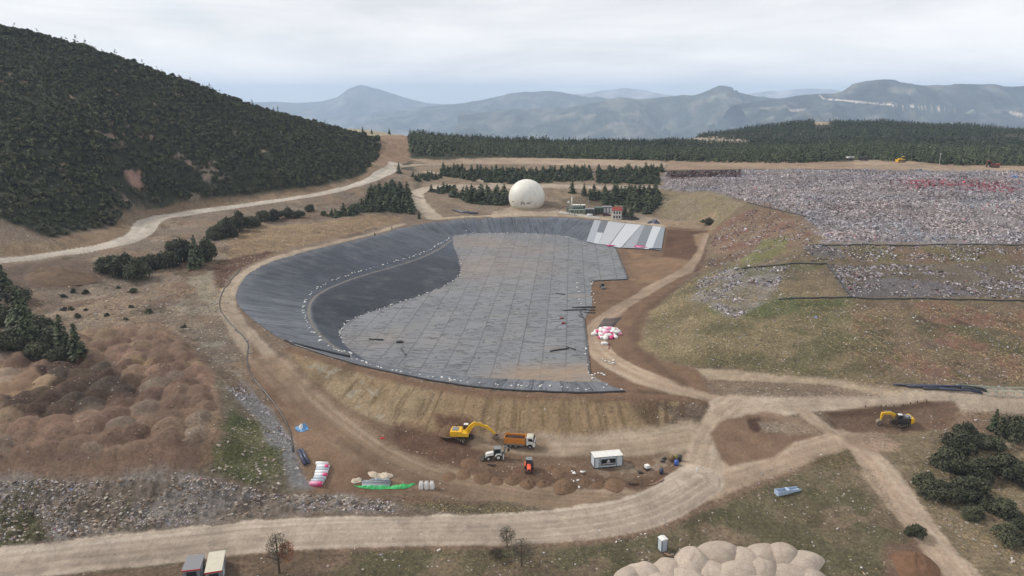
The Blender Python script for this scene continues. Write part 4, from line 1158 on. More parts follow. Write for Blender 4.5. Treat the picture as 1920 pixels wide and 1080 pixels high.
# stands of young pines: one tree each
STANDT = []; UG = []
for i in range(5):
    v, f, t = pine_soup(460 + i, 11, 9, .12, .27, 2)
    STANDT.append(soup_mesh('pine_tree', (v, f, t), LEAF_PINE))
def stand(pl, sp, hmin, hmax, label, group, seed, bushy=.1, lift=0):
    w = np.array(PX(pl)); x, y = grid_pts(w[:, 0].min(), w[:, 0].max(), w[:, 1].min(), w[:, 1].max(), sp, .42, seed)
    k = inside([tuple(q) for q in w], x, y); x, y = x[k], y[k]; r_ = random.Random(seed)
    for a, b in zip(x, y):
        if r_.random() < .08: continue
        h = r_.uniform(hmin, hmax) * .82
        o = link('pine_tree', STANDT[r_.randrange(5)]); o.location = (a, b, float(HF(a, b)) - .15)
        o.rotation_euler = (0, 0, r_.uniform(0, 6.28)); w_ = r_.uniform(1.25, 1.85); o.scale = (h * w_, h * w_, h)
        tag(o, label, 'tree', group)
    UG.append((w, seed))
    print('stand', label, len(x))
stand([(825,330),(830,318),(1000,322),(1105,318),(1110,338),(980,345),(900,341)], 4.6, 4, 6.5, 'dark young pine in the long stand between the two upper tracks behind the dome', 'pines of the long stand behind the dome', 41)
stand([(1118,320),(1240,318),(1238,346),(1120,344)], 4.6, 4, 6.5, 'dark young pine in the square stand at the left end of the refuse plateau', 'pines of the square stand', 42)
stand([(845,368),(900,362),(955,364),(958,383),(900,385),(870,378)], 4.2, 6, 9, 'dark tall pine in the stand left of the white dome', 'pines left of the dome', 43)
stand([(1105,362),(1160,358),(1240,362),(1236,385),(1215,402),(1180,400),(1170,385),(1105,375)], 4.4, 5.5, 8.5, 'dark tall pine in the stand behind the red roofed house', 'pines behind the red roofed house', 44)
stand([(690,372),(735,352),(765,362),(776,402),(735,398),(700,398)], 4.2, 6, 9, 'dark pine in the clump between the left road and the pit', 'pines between the left road and the pit', 45)
stand([(600,405),(640,400),(700,375),(705,398),(640,408)], 4.2, 4, 6.5, 'small dark pine at the left end of the clump above the pit rim', 'small pines at the left end of the clump', 46)
stand([(772,332),(800,328),(830,334),(800,340),(775,340)], 4.2, 3, 4.5, 'low bushy pine in the small patch beside the upper track', 'low pines in the small patch', 47)
stand([(808,358),(850,352),(848,362),(815,365)], 4.2, 4, 6, 'dark pine in the small patch left of the dome stand', 'pines in the small patch left of the dome stand', 48)
for (px, py, h, lab) in [
 (1073,362,8,'lone pine left of a pair on the slope right of the dome'),(1095,366,7,'lone pine right of a pair on the slope right of the dome'),
 (1147,388,6,'small pine behind the gas yard sheds'),(1170,406,8,'tall pine directly right of the red roofed house'),(1182,408,7,'pine at the right end of the yard beside the house'),
 (748,325,7,'lone pine at the road fork below the saddle'),(786,410,4,'small bush like pine where the branch track meets the pit'),
 (755,252,9,'dark round pine alone on the saddle skyline'),(730,252,5,'small pine left of the round pine on the saddle'),(697,251,4,'small pine on the pale saddle grass'),
 (680,247,4,'second small pine on the pale saddle grass'),(615,243,5,'small pine on the ridge end at the skyline'),(628,244,4,'tiny pine on the ridge end beside a larger one')]:
    plant('pine_tree', lab, 'tree', px, py, h, 'pine')

# low evergreen growth filling the stands
ux, uy = [], []
for w, sd in UG:
    x, y = grid_pts(w[:, 0].min(), w[:, 0].max(), w[:, 1].min(), w[:, 1].max(), 2.3, .45, sd + 100)
    k = (sdist([tuple(q) for q in w], x, y) > .3) & (np.random.default_rng(sd).uniform(size=len(x)) < .8); ux.append(x[k]); uy.append(y[k])
x, y = np.concatenate(ux), np.concatenate(uy)
me = scatter_mesh('undergrowth', [bush_soup(500 + i, 70, 7, .28) for i in range(4)], np.stack([x, y, HF(x, y) - .2], 1), np.random.default_rng(1).uniform(1.0, 2.0, len(x)), [LEAF_PINE], 1.15)
tag(link('undergrowth', me), kind='stuff')

# brown leafless tree and thin shrubs in the foreground
def twig_soup(seed, n, R, h, leaf, asp=3.5):
    rg = np.random.default_rng(seed); d = rg.normal(size=(n, 3)); d /= np.linalg.norm(d, axis=1, keepdims=True)
    r = rg.uniform(.2, 1, n) ** .6
    c = d * r[:, None] * np.array([R, R, h * .38]) + np.array([0, 0, h * .62])
    v, f = quads(c, np.cross(d, rg.normal(size=(n, 3))), rg.uniform(.6, 1.3, n) * leaf, rg, asp * .4)
    return v, f, np.repeat(rg.uniform(0, 1, n), 4)
def thin_tree(name, label, cat, px, py, h, R, mat, n, leaf, seed, extra=None):
    p = hit(px, py, HF); e = bpy.data.objects.new(name, None); COL.objects.link(e); e.location = p
    link('trunk', bm_mesh('trunk', trunk_mb(h * .95, h * .022, seed, .05, 9), BARK), e)
    link('crown', soup_mesh('crown', twig_soup(seed, n, R, h, leaf), mat), e)
    if extra: link('crown', soup_mesh('crown', extra, LEAF_DRY), e)
    tag(e, label, cat); return e
ex = twig_soup(77, 900, 1.3, 4.6, .13, 1.6)
ex = (ex[0] + np.array([1.3, 0, .8]), ex[1], ex[2])
thin_tree('bare_tree', 'nearly leafless tree with a few rust brown leaves beside the foreground road', 'tree', 524,1074,7.0,1.7,LEAF_GREY,1500,.07,71,ex)
thin_tree('bare_shrub', 'thin greyish leafless shrub at the road edge in the foreground centre', 'shrub', 951,1026,3.6,1.4,LEAF_GREY,1300,.06,72)
thin_tree('bare_shrub', 'taller thin leafless shrub lower in the foreground grass', 'shrub', 978,1062,4.6,2.3,LEAF_GREY,1700,.06,73)
thin_tree('bare_shrub', 'low dark brown shrub left of the thin leafless one', 'shrub', 930,1046,1.6,1.2,LEAF_DRK,800,.06,74)
# ------------------------------------------------------------------ mesh kit
class MB:
    def __init__(s): s.bm = bmesh.new()
    def box(s, x0, x1, y0, y1, z0, z1, bev=.04, taper=0):
        bm2 = bmesh.new(); bmesh.ops.create_cube(bm2, size=1)
        for v in bm2.verts:
            t = 1 - taper if v.co.z > 0 else 1
            v.co = Vector(((x0 + x1) / 2 + v.co.x * (x1 - x0) * t, (y0 + y1) / 2 + v.co.y * (y1 - y0) * t, (z0 + z1) / 2 + v.co.z * (z1 - z0)))
        if bev: bmesh.ops.bevel(bm2, geom=bm2.edges[:], offset=min(bev, .3 * min(x1 - x0, y1 - y0, z1 - z0)), segments=2, affect='EDGES', profile=.6)
        return s._join(bm2)
    def _join(s, bm2):
        me = bpy.data.meshes.new('tmp'); bm2.to_mesh(me); bm2.free(); s.bm.from_mesh(me); bpy.data.meshes.remove(me); return s
    def prism(s, prof, y0, y1, bev=.03):
        """side outline in x,z pushed from y0 to y1"""
        bm2 = bmesh.new()
        a = [bm2.verts.new((p[0], y0, p[1])) for p in prof]; b = [bm2.verts.new((p[0], y1, p[1])) for p in prof]
        bm2.faces.new(a); bm2.faces.new(b[::-1]); n = len(prof)
        for i in range(n): bm2.faces.new((a[(i + 1) % n], a[i], b[i], b[(i + 1) % n]))
        bmesh.ops.recalc_face_normals(bm2, faces=bm2.faces[:])
        if bev: bmesh.ops.bevel(bm2, geom=bm2.edges[:], offset=bev, segments=1, affect='EDGES')
        return s._join(bm2)
    def cyl(s, c, r, ln, axis='y', n=20, r2=None, bev=0.0):
        bm2 = bmesh.new()
        bmesh.ops.create_cone(bm2, cap_ends=True, segments=n, radius1=r, radius2=r if r2 is None else r2, depth=ln)
        if bev: bmesh.ops.bevel(bm2, geom=[e for e in bm2.edges if len(e.link_faces) == 2 and any(len(f.verts) > 4 for f in e.link_faces)], offset=bev, segments=2, affect='EDGES')
        R = {'z': Matrix(), 'y': Matrix.Rotation(math.pi / 2, 4, 'X'), 'x': Matrix.Rotation(math.pi / 2, 4, 'Y')}[axis]
        bmesh.ops.transform(bm2, matrix=Matrix.Translation(c) @ R, verts=bm2.verts[:])
        return s._join(bm2)
    def tube(s, pts, r, n=8, cap=True):
        pts = [Vector(p) for p in pts]; rings = []
        for i, p in enumerate(pts):
            d = (pts[min(i + 1, len(pts) - 1)] - pts[max(i - 1, 0)]).normalized()
            u = d.cross(Vector((0, 0, 1))); u = u.normalized() if u.length > 1e-4 else Vector((1, 0, 0)); w = u.cross(d)
            rr = r[i] if hasattr(r, '__len__') else r
            rings.append([s.bm.verts.new(p + u * math.cos(6.2832 * k / n) * rr + w * math.sin(6.2832 * k / n) * rr) for k in range(n)])
        for a, b in zip(rings[:-1], rings[1:]):
            for k in range(n): s.bm.faces.new((a[k], a[(k + 1) % n], b[(k + 1) % n], b[k]))
        if cap: s.bm.faces.new(rings[0][::-1]); s.bm.faces.new(rings[-1])
        return s
    def quad(s, *p):
        s.bm.faces.new([s.bm.verts.new(q) for q in p]); return s
    def rot(s, axis, deg, c=(0, 0, 0)):
        bmesh.ops.rotate(s.bm, cent=c, matrix=Matrix.Rotation(math.radians(deg), 3, axis), verts=s.bm.verts[:]); return s
    def move(s, d): bmesh.ops.translate(s.bm, vec=d, verts=s.bm.verts[:]); return s
    def mesh(s, name, mat, smooth=False):
        me = bpy.data.meshes.new(name); bmesh.ops.recalc_face_normals(s.bm, faces=s.bm.faces[:]); s.bm.to_mesh(me); s.bm.free(); me.materials.append(mat)
        me.polygons.foreach_set('use_smooth', [smooth] * len(me.polygons)); return me
    def build(s, name, mat, parent=None, smooth=False): return link(name, s.mesh(name, mat, smooth), parent)

def thing(name, label, cat, loc=(0, 0, 0), rz=0, group=None, scale=1, rx=0, ry=0):
    e = bpy.data.objects.new(name, None); COL.objects.link(e); e.location = loc; e.rotation_euler = (rx, ry, rz)
    e.scale = (scale,) * 3; e.empty_display_size = .3
    return tag(e, label, cat, group)

def copy_thing(root, loc, rz=None, label=None):
    r = root.copy(); COL.objects.link(r); r.location = loc
    if rz is not None: r.rotation_euler = (root.rotation_euler[0], root.rotation_euler[1], rz)
    if label: r['label'] = label
    for ch in root.children:
        c = ch.copy(); COL.objects.link(c); c.parent = r
        for g_ in ch.children:
            d = g_.copy(); COL.objects.link(d); d.parent = c
    return r

def P(px, py): return hit(px, py, HF)
def ground(x, y): return float(HF(x, y))
def heading(a, b):
    A, B = P(*a), P(*b); return math.atan2(B[1] - A[1], B[0] - A[0])

def paint_mat(name, rgb, rough=.45, dirt=.35, k=.8, spec=.4, dirtc=(150, 128, 104)):
    m = NT(name); co = m.coord()
    n = m.noise(co, 1.3, 5, .7)
    c = m.mix(m.math('MULTIPLY', m.ramp(n, (.42, 0), (.75, 1)), dirt), C(*rgb, k), C(*dirtc))
    c = m.mix(1.0, c, m.ramp(m.noise(co, 9, 3, .6), (.3, .9), (.7, 1.08)), 'MULTIPLY')
    m.set(Base_Color=c, Roughness=rough); m.bsdf.inputs['Specular IOR Level'].default_value = spec
    return m.m
YEL = paint_mat('yellow_paint', (232, 180, 22), .45, .42, .9); ORG = paint_mat('orange_hopper_paint', (214, 134, 38), .55, .45, .85)
REDO = paint_mat('red_orange_paint', (232, 94, 60), .45, .28, .9); WHT = paint_mat('white_paint', (222, 220, 214), .45, .38, .88)
DARK = paint_mat('dark_steel', (52, 50, 50), .5, .3); RUB = paint_mat('rubber', (40, 38, 38), .8, .5, .8, .2)
GREYM = paint_mat('grey_metal', (128, 132, 136), .5, .2); BUCK = paint_mat('worn_bucket_steel', (132, 118, 104), .6, .5)
GLASS = paint_mat('dark_glass', (40, 48, 56), .08, .05, .5, .6); SOILM = plainmat('loose_soil', (112, 82, 62), .95, .1, nz=.3)
PIPEB = paint_mat('black_pipe', (46, 48, 54), .35, .15, .8, .5); PIPEN = paint_mat('navy_pipe', (62, 68, 92), .4, .2)
GREENM = paint_mat('green_steel', (72, 98, 88), .5, .25); PALEG = paint_mat('pale_green_pipe', (150, 172, 156), .5, .2)
PANEL = paint_mat('panel_wall', (196, 204, 210), .5, .1, .85); ROOFW = paint_mat('pale_roof', (226, 224, 218), .5, .25, .85)
TRIM = paint_mat('dark_trim', (56, 60, 68), .5, .1); RED = paint_mat('red_trim', (196, 58, 62), .5, .1)
HUTG = paint_mat('grey_hut', (132, 132, 136), .55, .2); HUTB = paint_mat('beige_roof', (206, 199, 178), .55, .2)
BLACKS = paint_mat('black_sign', (24, 26, 28), .4, .05); WSIGN = paint_mat('white_lettering', (224, 224, 224), .5, .05)

def wheel(parent, x, y, r, w, hubmat=GREYM):
    t = MB().cyl((x, y, r), r, w, 'y', 24, bev=.06).build('wheel', RUB, parent)
    MB().cyl((x, y, r), r * .5, w + .03, 'y', 16).build('rim', hubmat, t)
    return t

def track(name, parent, L0, L1, y0, y1, h):
    r = h / 2; pr = []
    for i in range(9): a = math.pi / 2 + math.pi * i / 8; pr.append((L0 + r + math.cos(a) * r, r + math.sin(a) * r))
    for i in range(9): a = -math.pi / 2 + math.pi * i / 8; pr.append((L1 - r + math.cos(a) * r, r + math.sin(a) * r))
    t = MB().prism(pr, y0, y1, .02)
    n = int((L1 - L0) / .28)
    for i in range(n): t.box(L0 + .2 + i * .28, L0 + .32 + i * .28, y0 - .02, y1 + .02, h - .03, h + .05, 0)
    o = t.build('track', RUB, parent)
    f = MB()
    for i in range(5): f.cyl((L0 + r + (L1 - L0 - h) * i / 4, (y0 + y1) / 2, r), r * .55, abs(y1 - y0) + .06, 'y', 14)
    f.build('track_roller', BUCK, o)
    return o

def excavator(label, loc, rz, undr, boom, stick, bucket_c, bucket_rot, scale=1.0, group='yellow excavators', dark=False):
    e = thing('excavator', label, 'excavator', loc, rz, group, scale)
    for s in (-1, 1):
        o = track('track', e, -1.9, 1.9, s * 1.15 - .28, s * 1.15 + .28, .85)
        o.rotation_euler = (0, 0, undr)
    c = MB().box(-.7, .7, -.9, .9, .35, .95).build('undercarriage', DARK, e); c.rotation_euler = (0, 0, undr)
    h = MB().prism([(-2.45, 1.2), (-2.6, 1.45), (-2.6, 2.0), (-2.4, 2.25), (-.2, 2.25), (.05, 2.0), (1.0, 1.9), (1.35, 1.5), (1.35, 1.05), (-2.0, 1.0)], -1.35, 1.35, .08).build('body', DARK if dark else YEL, e)
    if dark: MB().prism([(-2.0, 1.0), (-2.5, 1.15), (-2.66, 1.45), (-2.66, 2.05), (-2.45, 2.31), (-1.75, 2.31), (-1.75, 1.0)], -1.4, 1.4, .06).build('counterweight', YEL, e)
    MB().box(-2.2, -.9, -.8, .8, 2.25, 2.38, .04).build('engine_cover', GREYM, e)
    MB().cyl((-1.5, .95, 2.5), .07, .5, 'z', 10).build('exhaust', DARK, e)
    cab = MB().prism([(.05, 1.4), (.05, 2.9), (.25, 3.0), (1.1, 3.0), (1.5, 2.2), (1.55, 1.4)], .38, 1.32, .06).build('cab', DARK, e)
    MB().prism([(.12, 3.0), (.2, 3.09), (1.05, 3.09), (1.12, 3.0)], .42, 1.28, .02).build('cab_roof', WHT, cab)
    MB().prism([(.3, 2.1), (.3, 2.8), (1.0, 2.8), (1.35, 2.15)], 1.31, 1.345, 0).build('window', GLASS, cab)
    MB().prism([(.3, 2.1), (.3, 2.8), (1.0, 2.8), (1.35, 2.15)], .355, .39, 0).build('window', GLASS, cab)
    MB().quad((1.17, .5, 2.93), (1.17, 1.2, 2.93), (1.56, 1.2, 2.15), (1.56, .5, 2.15)).build('windscreen', GLASS, cab)
    def arm(pts, w):
        up = []; dn = []
        for i, (x, z, t) in enumerate(pts):
            a = pts[max(i - 1, 0)]; b = pts[min(i + 1, len(pts) - 1)]; d = Vector((b[0] - a[0], b[1] - a[1])).normalized()
            up.append((x - d.y * t, z + d.x * t)); dn.append((x + d.y * t, z - d.x * t))
        return MB().prism(up + dn[::-1], -w, w, .03)
    b = arm(boom, .24).build('boom', YEL, e)
    st = arm(stick, .19).build('stick', YEL, e)
    k = len(boom) // 2
    hy = MB()
    for s in (-1, 1):
        hy.tube([(boom[0][0] + .55, s * .36, boom[0][1] - .25), (boom[k][0], s * .36, boom[k][1] - .1)], .09)
    hy.build('boom_cylinder', YEL, b)
    MB().tube([(boom[k][0], 0, boom[k][1] + .55), (stick[0][0] - .1, 0, stick[0][1] + .35)], .09).build('stick_cylinder', GREYM, st)
    bk = MB().prism([(-.1, .55), (-.62, .3), (-.75, -.15), (-.5, -.55), (.0, -.7), (.55, -.6), (.5, -.45), (.0, -.5), (-.4, -.4), (-.6, -.1), (-.45, .2), (.05, .4)], -.55, .55, .015)
    for s in (-1, 1): bk.prism([(-.1, .55), (-.62, .3), (-.75, -.15), (-.5, -.55), (.0, -.7), (.55, -.6), (.3, .1)], s * .52 - .03, s * .52 + .03, 0)
    for i in range(5): bk.box(.5, .72, -.5 + i * .25 - .05, -.5 + i * .25 + .05, -.62, -.52, 0)
    bk.rot('Y', bucket_rot).move((bucket_c[0], 0, bucket_c[1])).build('bucket', BUCK, e)
    return e
# ------------------------------------------------------------------ machines in the works yard
p = P(868, 823)
excavator('yellow excavator loading the orange dump truck with its arm stretched out', (p[0], p[1], p[2] + .02), math.radians(-4), math.radians(-38),
    [(.7, 1.75, .30), (1.6, 2.9, .36), (2.6, 3.65, .42), (3.7, 3.55, .34), (5.0, 2.95, .24)],
    [(4.7, 3.15, .2), (5.1, 2.95, .34), (6.0, 2.25, .24), (6.9, 1.35, .14)], (6.95, .95), -40, .96)
p = P(1687, 797)
excavator('yellow excavator with black cab parked in the earth pit beside the posts', (p[0], p[1], p[2] + .02), math.radians(176), math.radians(28),
    [(.7, 1.75, .28), (1.5, 2.55, .32), (2.4, 2.95, .34), (3.4, 2.95, .28), (4.3, 2.85, .2)],
    [(4.15, 3.1, .2), (4.3, 2.75, .28), (4.45, 1.7, .2), (4.4, .75, .13)], (4.75, .55), 200, .9, dark=True)

# dump truck
def dump_truck():
    a = P(948, 834); b = P(1004, 840)
    e = thing('dump_truck', 'dump truck with orange hopper full of dark soil and white cab beside the excavator', 'dump truck', (a + b) / 2 + np.array([0, 0, .02]), math.atan2(b[1] - a[1], b[0] - a[0]), scale=.86)
    MB().box(-3.4, 3.3, -.5, .5, .75, 1.05).build('chassis', DARK, e)
    for x in (-2.2, -.9, 2.35):
        for s in (-1, 1): wheel(e, x, s * 1.02, .52, .42 if x > 0 else .5)
    # open hopper: floor and four walls
    h = MB(); x0, x1, z0, z1 = -3.6, 1.15, 1.12, 2.5
    h.box(x0, x1, -1.15, 1.15, z0, z0 + .14, .02).box(x0, x1, -1.28, -1.16, z0, z1, .02).box(x0, x1, 1.16, 1.28, z0, z1, .02).box(x1, x1 + .12, -1.28, 1.28, z0, z1 + .35, .02).box(x0 - .12, x0, -1.28, 1.28, z0, z1 - .05, .02)
    hb = h.build('hopper', ORG, e)
    r_ = MB()
    for i in range(7):
        for s in (-1, 1): r_.box(x0 + .1 + i * .72, x0 + .2 + i * .72, s * 1.31 - .05, s * 1.31 + .05, z0, z1 + .02, .01)
    for s in (-1, 1): r_.box(x0, x1, s * 1.31 - .06, s * 1.31 + .06, z1 - .02, z1 + .1, .02)
    r_.build('hopper_rib', ORG, hb)
    rp = MB()
    for s in (-1, 1): rp.box(x0 + .2, x1 - .1, s * 1.30 - .03, s * 1.30 + .03, z0 - .28, z0 - .02, .01)
    rp.build('side_skirt', GREYM, e)
    # soil load
    nx, ny = 24, 12; vs_ = []
    for j in range(ny + 1):
        for i in range(nx + 1):
            x = x0 + .02 + (x1 - x0 - .04) * i / nx; y = -1.15 + 2.3 * j / ny
            u = i / nx * 2 - 1; w = j / ny * 2 - 1
            vs_.append((x, y, z1 - .42 + .4 * (1 - u * u) * (1 - w * w) + .09 * float(vnoise(np.array([x * 2.5]), np.array([y * 2.5]), 3)[0])))
    fs_ = [(j * (nx + 1) + i, j * (nx + 1) + i + 1, (j + 1) * (nx + 1) + i + 1, (j + 1) * (nx + 1) + i) for j in range(ny) for i in range(nx)]
    tag(link('soil_load', mesh_np('soil_load', vs_, fs_, [plainmat('dark_soil_load', (74, 54, 50), .95, .1, nz=.3)], True), e))
    # cab
    c = MB().prism([(1.5, .75), (1.5, 2.75), (1.7, 2.9), (3.0, 2.9), (3.3, 2.05), (3.5, 1.95), (3.55, .55), (3.0, .55), (2.9, 1.05), (2.35, 1.2), (1.85, 1.05), (1.75, .75)], -1.15, 1.15, .06).build('cab', WHT, e)
    MB().box(1.7, 2.9, -.9, .9, 2.9, 3.0, .04).build('cab_roof', HUTB, c)
    MB().quad((3.07, -1.0, 2.8), (3.07, 1.0, 2.8), (3.34, 1.0, 2.05), (3.34, -1.0, 2.05)).build('windscreen', GLASS, c)
    for s in (-1, 1):
        MB().prism([(1.95, 1.95), (1.95, 2.6), (2.85, 2.6), (3.1, 1.95)], s * 1.165 - .02, s * 1.165 + .02, 0).build('window', GLASS, c)
        MB().box(3.15, 3.3, s * 1.3 - .07, s * 1.3 + .07, 1.8, 2.5, .03).build('mirror', DARK, c)
        MB().box(3.53, 3.6, s * .85 - .2, s * .85 + .2, .8, 1.0, .02).build('headlight', WSIGN, c)
    MB().box(3.5, 3.6, -1.12, 1.12, .45, .72, .04).build('bumper', DARK, e)
    MB().box(3.5, 3.58, -.8, .8, 1.15, 1.7, .03).build('grille', DARK, c)
    MB().box(-3.75, -3.55, -1.15, 1.15, .6, .8, .02).build('rear_bar', DARK, e)
    MB().cyl((1.33, -.95, 1.9), .1, 1.7, 'z', 10).build('exhaust', GREYM, e)
    MB().cyl((.3, -1.0, .85), .3, .9, 'x', 16, bev=.04).build('fuel_tank', GREYM, e)
dump_truck()

def backhoe():
    p = P(926, 860)
    e = thing('backhoe_loader', 'white backhoe loader with dark cab standing in front of the dump truck', 'backhoe loader', p + np.array([0, 0, .02]), math.radians(186), scale=.86)
    # drives towards -x in the picture: local +x is its front
    for s in (-1, 1):
        wheel(e, 1.3, s * .85, .5, .35, WHT); wheel(e, -.95, s * .85, .72, .48, WHT)
        MB().prism([(-1.7, 1.35), (-1.45, 1.6), (-.6, 1.6), (-.3, 1.3), (-.2, 1.05), (-.4, 1.05), (-.65, 1.42), (-1.35, 1.42), (-1.6, 1.1)], s * .88 - .3, s * .88 + .3, .02).build('fender', WHT, e)
    MB().box(-1.8, 1.7, -.38, .38, .55, .95).build('chassis', DARK, e)
    MB().prism([(-.1, .95), (-.1, 1.75), (.2, 1.8), (1.75, 1.5), (1.85, 1.3), (1.85, .9)], -.5, .5, .07).build('bonnet', WHT, e)
    c = MB().prism([(-1.45, 1.0), (-1.6, 2.45), (-1.4, 2.6), (-.1, 2.6), (.1, 1.7), (.1, 1.0)], -.75, .75, .05).build('cab', DARK, e)
    MB().box(-1.65, .0, -.82, .82, 2.6, 2.72, .05).build('cab_roof', GREYM, c)
    for s in (-1, 1):
        MB().prism([(-1.35, 1.65), (-1.42, 2.45), (-.25, 2.45), (-.05, 1.65)], s * .76 - .02, s * .76 + .02, 0).build('window', GLASS, c)
        MB().box(-1.62, -1.52, s * .72 - .06, s * .72 + .06, 1.1, 2.6, .02).build('cab_post', WHT, c)
        MB().prism([(-.05, 1.25), (.0, 1.45), (1.7, 1.15), (2.25, .55), (2.15, .4), (1.6, .95)], s * .62 - .07, s * .62 + .07, .02).build('loader_arm', WHT, e)
    bk = MB().prism([(2.15, .95), (2.3, 1.0), (2.35, .3), (2.95, .12), (2.95, .02), (2.2, .05), (2.05, .4)], -1.05, 1.05, .02)
    bk.build('loader_bucket', DARK, e)
    MB().prism([(-1.8, .7), (-1.75, 1.3), (-2.15, 1.5), (-2.3, 2.3), (-2.15, 2.9), (-2.45, 3.0), (-2.65, 2.3), (-2.5, 1.3), (-2.2, .6)], -.16, .16, .03).build('digger_boom', GREYM, e)
    MB().prism([(-2.2, 2.95), (-2.45, 3.05), (-3.35, 2.55), (-3.3, 2.35)], -.13, .13, .02).build('digger_arm', GREYM, e)
    MB().prism([(-3.2, 2.6), (-3.5, 2.5), (-3.65, 2.0), (-3.35, 1.7), (-3.0, 1.9), (-3.2, 2.1)], -.35, .35, .02).build('digger_bucket', DARK, e)
    for s in (-1, 1): MB().box(-2.2, -1.95, s * .95 - .08, s * .95 + .08, .2, 1.35, .02).build('stabiliser', WHT, e)
    MB().box(-2.1, -1.8, -1.0, 1.0, .6, .95, .03).build('rear_frame', DARK, e)
backhoe()

def tractor():
    p = P(992, 887)
    e = thing('tractor', 'small orange tractor facing the foreground road behind the soil heaps', 'tractor', p + np.array([0, .8, .02]), math.radians(-92), scale=.9)
    for s in (-1, 1): wheel(e, .95, s * .62, .42, .28, REDO); wheel(e, -.85, s * .72, .66, .42, REDO)
    MB().box(-1.3, 1.3, -.3, .3, .5, .9).build('chassis', DARK, e)
    b = MB().prism([(-.2, .85), (-.2, 1.55), (1.0, 1.45), (1.5, 1.25), (1.55, .8)], -.42, .42, .08).build('bonnet', REDO, e)
    MB().box(1.5, 1.6, -.3, .3, .75, 1.1, .03).build('grille', DARK, b)
    c = MB().prism([(-1.25, 1.0), (-1.3, 2.35), (-.3, 2.35), (-.12, 1.5), (-.12, 1.0)], -.62, .62, .05).build('cab', GLASS, e)
    MB().box(-1.45, -.15, -.7, .7, 2.36, 2.48, .05).build('cab_roof', GREYM, c)
    for s in (-1, 1):
        for x in (-1.28, -.3): MB().box(x - .04, x + .04, s * .62 - .04, s * .62 + .04, 1.0, 2.36, .01).build('cab_post', DARK, c)
        MB().prism([(-1.6, 1.1), (-1.3, 1.48), (-.5, 1.48), (-.15, 1.1), (-.5, 1.38), (-1.3, 1.38)], s * .74 - .24, s * .74 + .24, 0).build('fender', REDO if s < 0 else DARK, e)
    MB().cyl((.5, .3, 1.75), .04, .7, 'z', 8).build('exhaust', DARK, e)
tractor()

def bulldozer():
    p = P(1690, 304)
    e = thing('bulldozer', 'yellow bulldozer on the earth strip behind the refuse plateau', 'bulldozer', p + np.array([0, 0, .05]), math.radians(176), scale=1.35)
    for s in (-1, 1): track('track', e, -1.6, 1.6, s * .95 - .25, s * .95 + .25, .95)
    MB().prism([(-1.4, .8), (-1.4, 1.5), (0, 1.5), (0, 1.75), (1.6, 1.65), (1.7, .8)], -.65, .65, .06).build('body', YEL, e)
    c = MB().prism([(-1.0, 1.5), (-1.0, 2.5), (-.1, 2.5), (.1, 1.6)], -.6, .6, .05).build('cab', GLASS, e)
    MB().box(-1.15, .05, -.72, .72, 2.5, 2.62, .04).build('cab_roof', YEL, c)
    MB().prism([(2.1, .1), (2.25, .1), (2.15, .6), (2.3, 1.15), (2.2, 1.2), (2.0, .6)], -1.45, 1.45, .02).build('blade', YEL, e)
    for s in (-1, 1): MB().box(.2, 2.1, s * 1.28 - .07, s * 1.28 + .07, .35, .55, .02).build('push_arm', YEL, e)
bulldozer()

def roller():
    p = P(1130, 541)
    e = thing('road_roller', 'small dark road roller on the brown earth beside the pit floor', 'roller', p + np.array([0, 0, .02]), math.radians(-85), scale=.75)
    MB().cyl((1.2, 0, .6), .6, 1.7, 'y', 24, bev=.03).build('drum', GREYM, e)
    for s in (-1, 1): wheel(e, -1.2, s * .75, .6, .45)
    MB().prism([(-1.9, .7), (-1.9, 1.4), (-.3, 1.5), (.2, 1.0), (.2, .7)], -.65, .65, .05).build('body', DARK, e)
    MB().box(.2, 1.3, .86, .98, .45, .8, .02).box(.2, 1.3, -.98, -.86, .45, .8, .02).box(.1, .3, -.95, .95, .5, .9, .02).build('drum_frame', BUCK, e)
    c = MB().prism([(-.9, 1.4), (-.9, 2.4), (.0, 2.4), (.1, 1.3)], -.55, .55, .04).build('cab', GLASS, e)
    MB().box(-1.0, .1, -.62, .62, 2.4, 2.5, .03).build('cab_roof', BUCK, c)
roller()

RUST = paint_mat('rust_red_paint', (150, 66, 50), .6, .4)
p = P(1864, 314)
e = thing('excavator', 'small rust red excavator at the far right edge of the earth strip', 'excavator', p, math.radians(170), scale=1.3)
for s in (-1, 1): track('track', e, -1.7, 1.7, s * 1.0 - .25, s * 1.0 + .25, .8)
MB().prism([(-1.9, .9), (-2.0, 1.9), (.2, 1.9), (1.0, 1.5), (1.0, .9)], -1.1, 1.1, .06).build('body', RUST, e)
MB().prism([(.1, 1.2), (.1, 2.7), (.9, 2.7), (1.2, 1.9), (1.2, 1.2)], .2, 1.05, .05).build('cab', DARK, e)
MB().prism([(.6, 1.5), (2.0, 3.3), (3.4, 2.9), (3.3, 2.6), (2.1, 2.9), (.9, 1.3)], -.18, .18, .03).build('boom', RUST, e)
MB().prism([(3.2, 3.1), (3.5, 2.9), (3.3, 1.0), (3.1, 1.0)], -.14, .14, .02).build('stick', RUST, e)
MB().prism([(3.4, 1.0), (3.0, .8), (2.8, .4), (3.1, .1), (3.6, .3), (3.3, .5)], -.4, .4, .02).build('bucket', DARK, e)

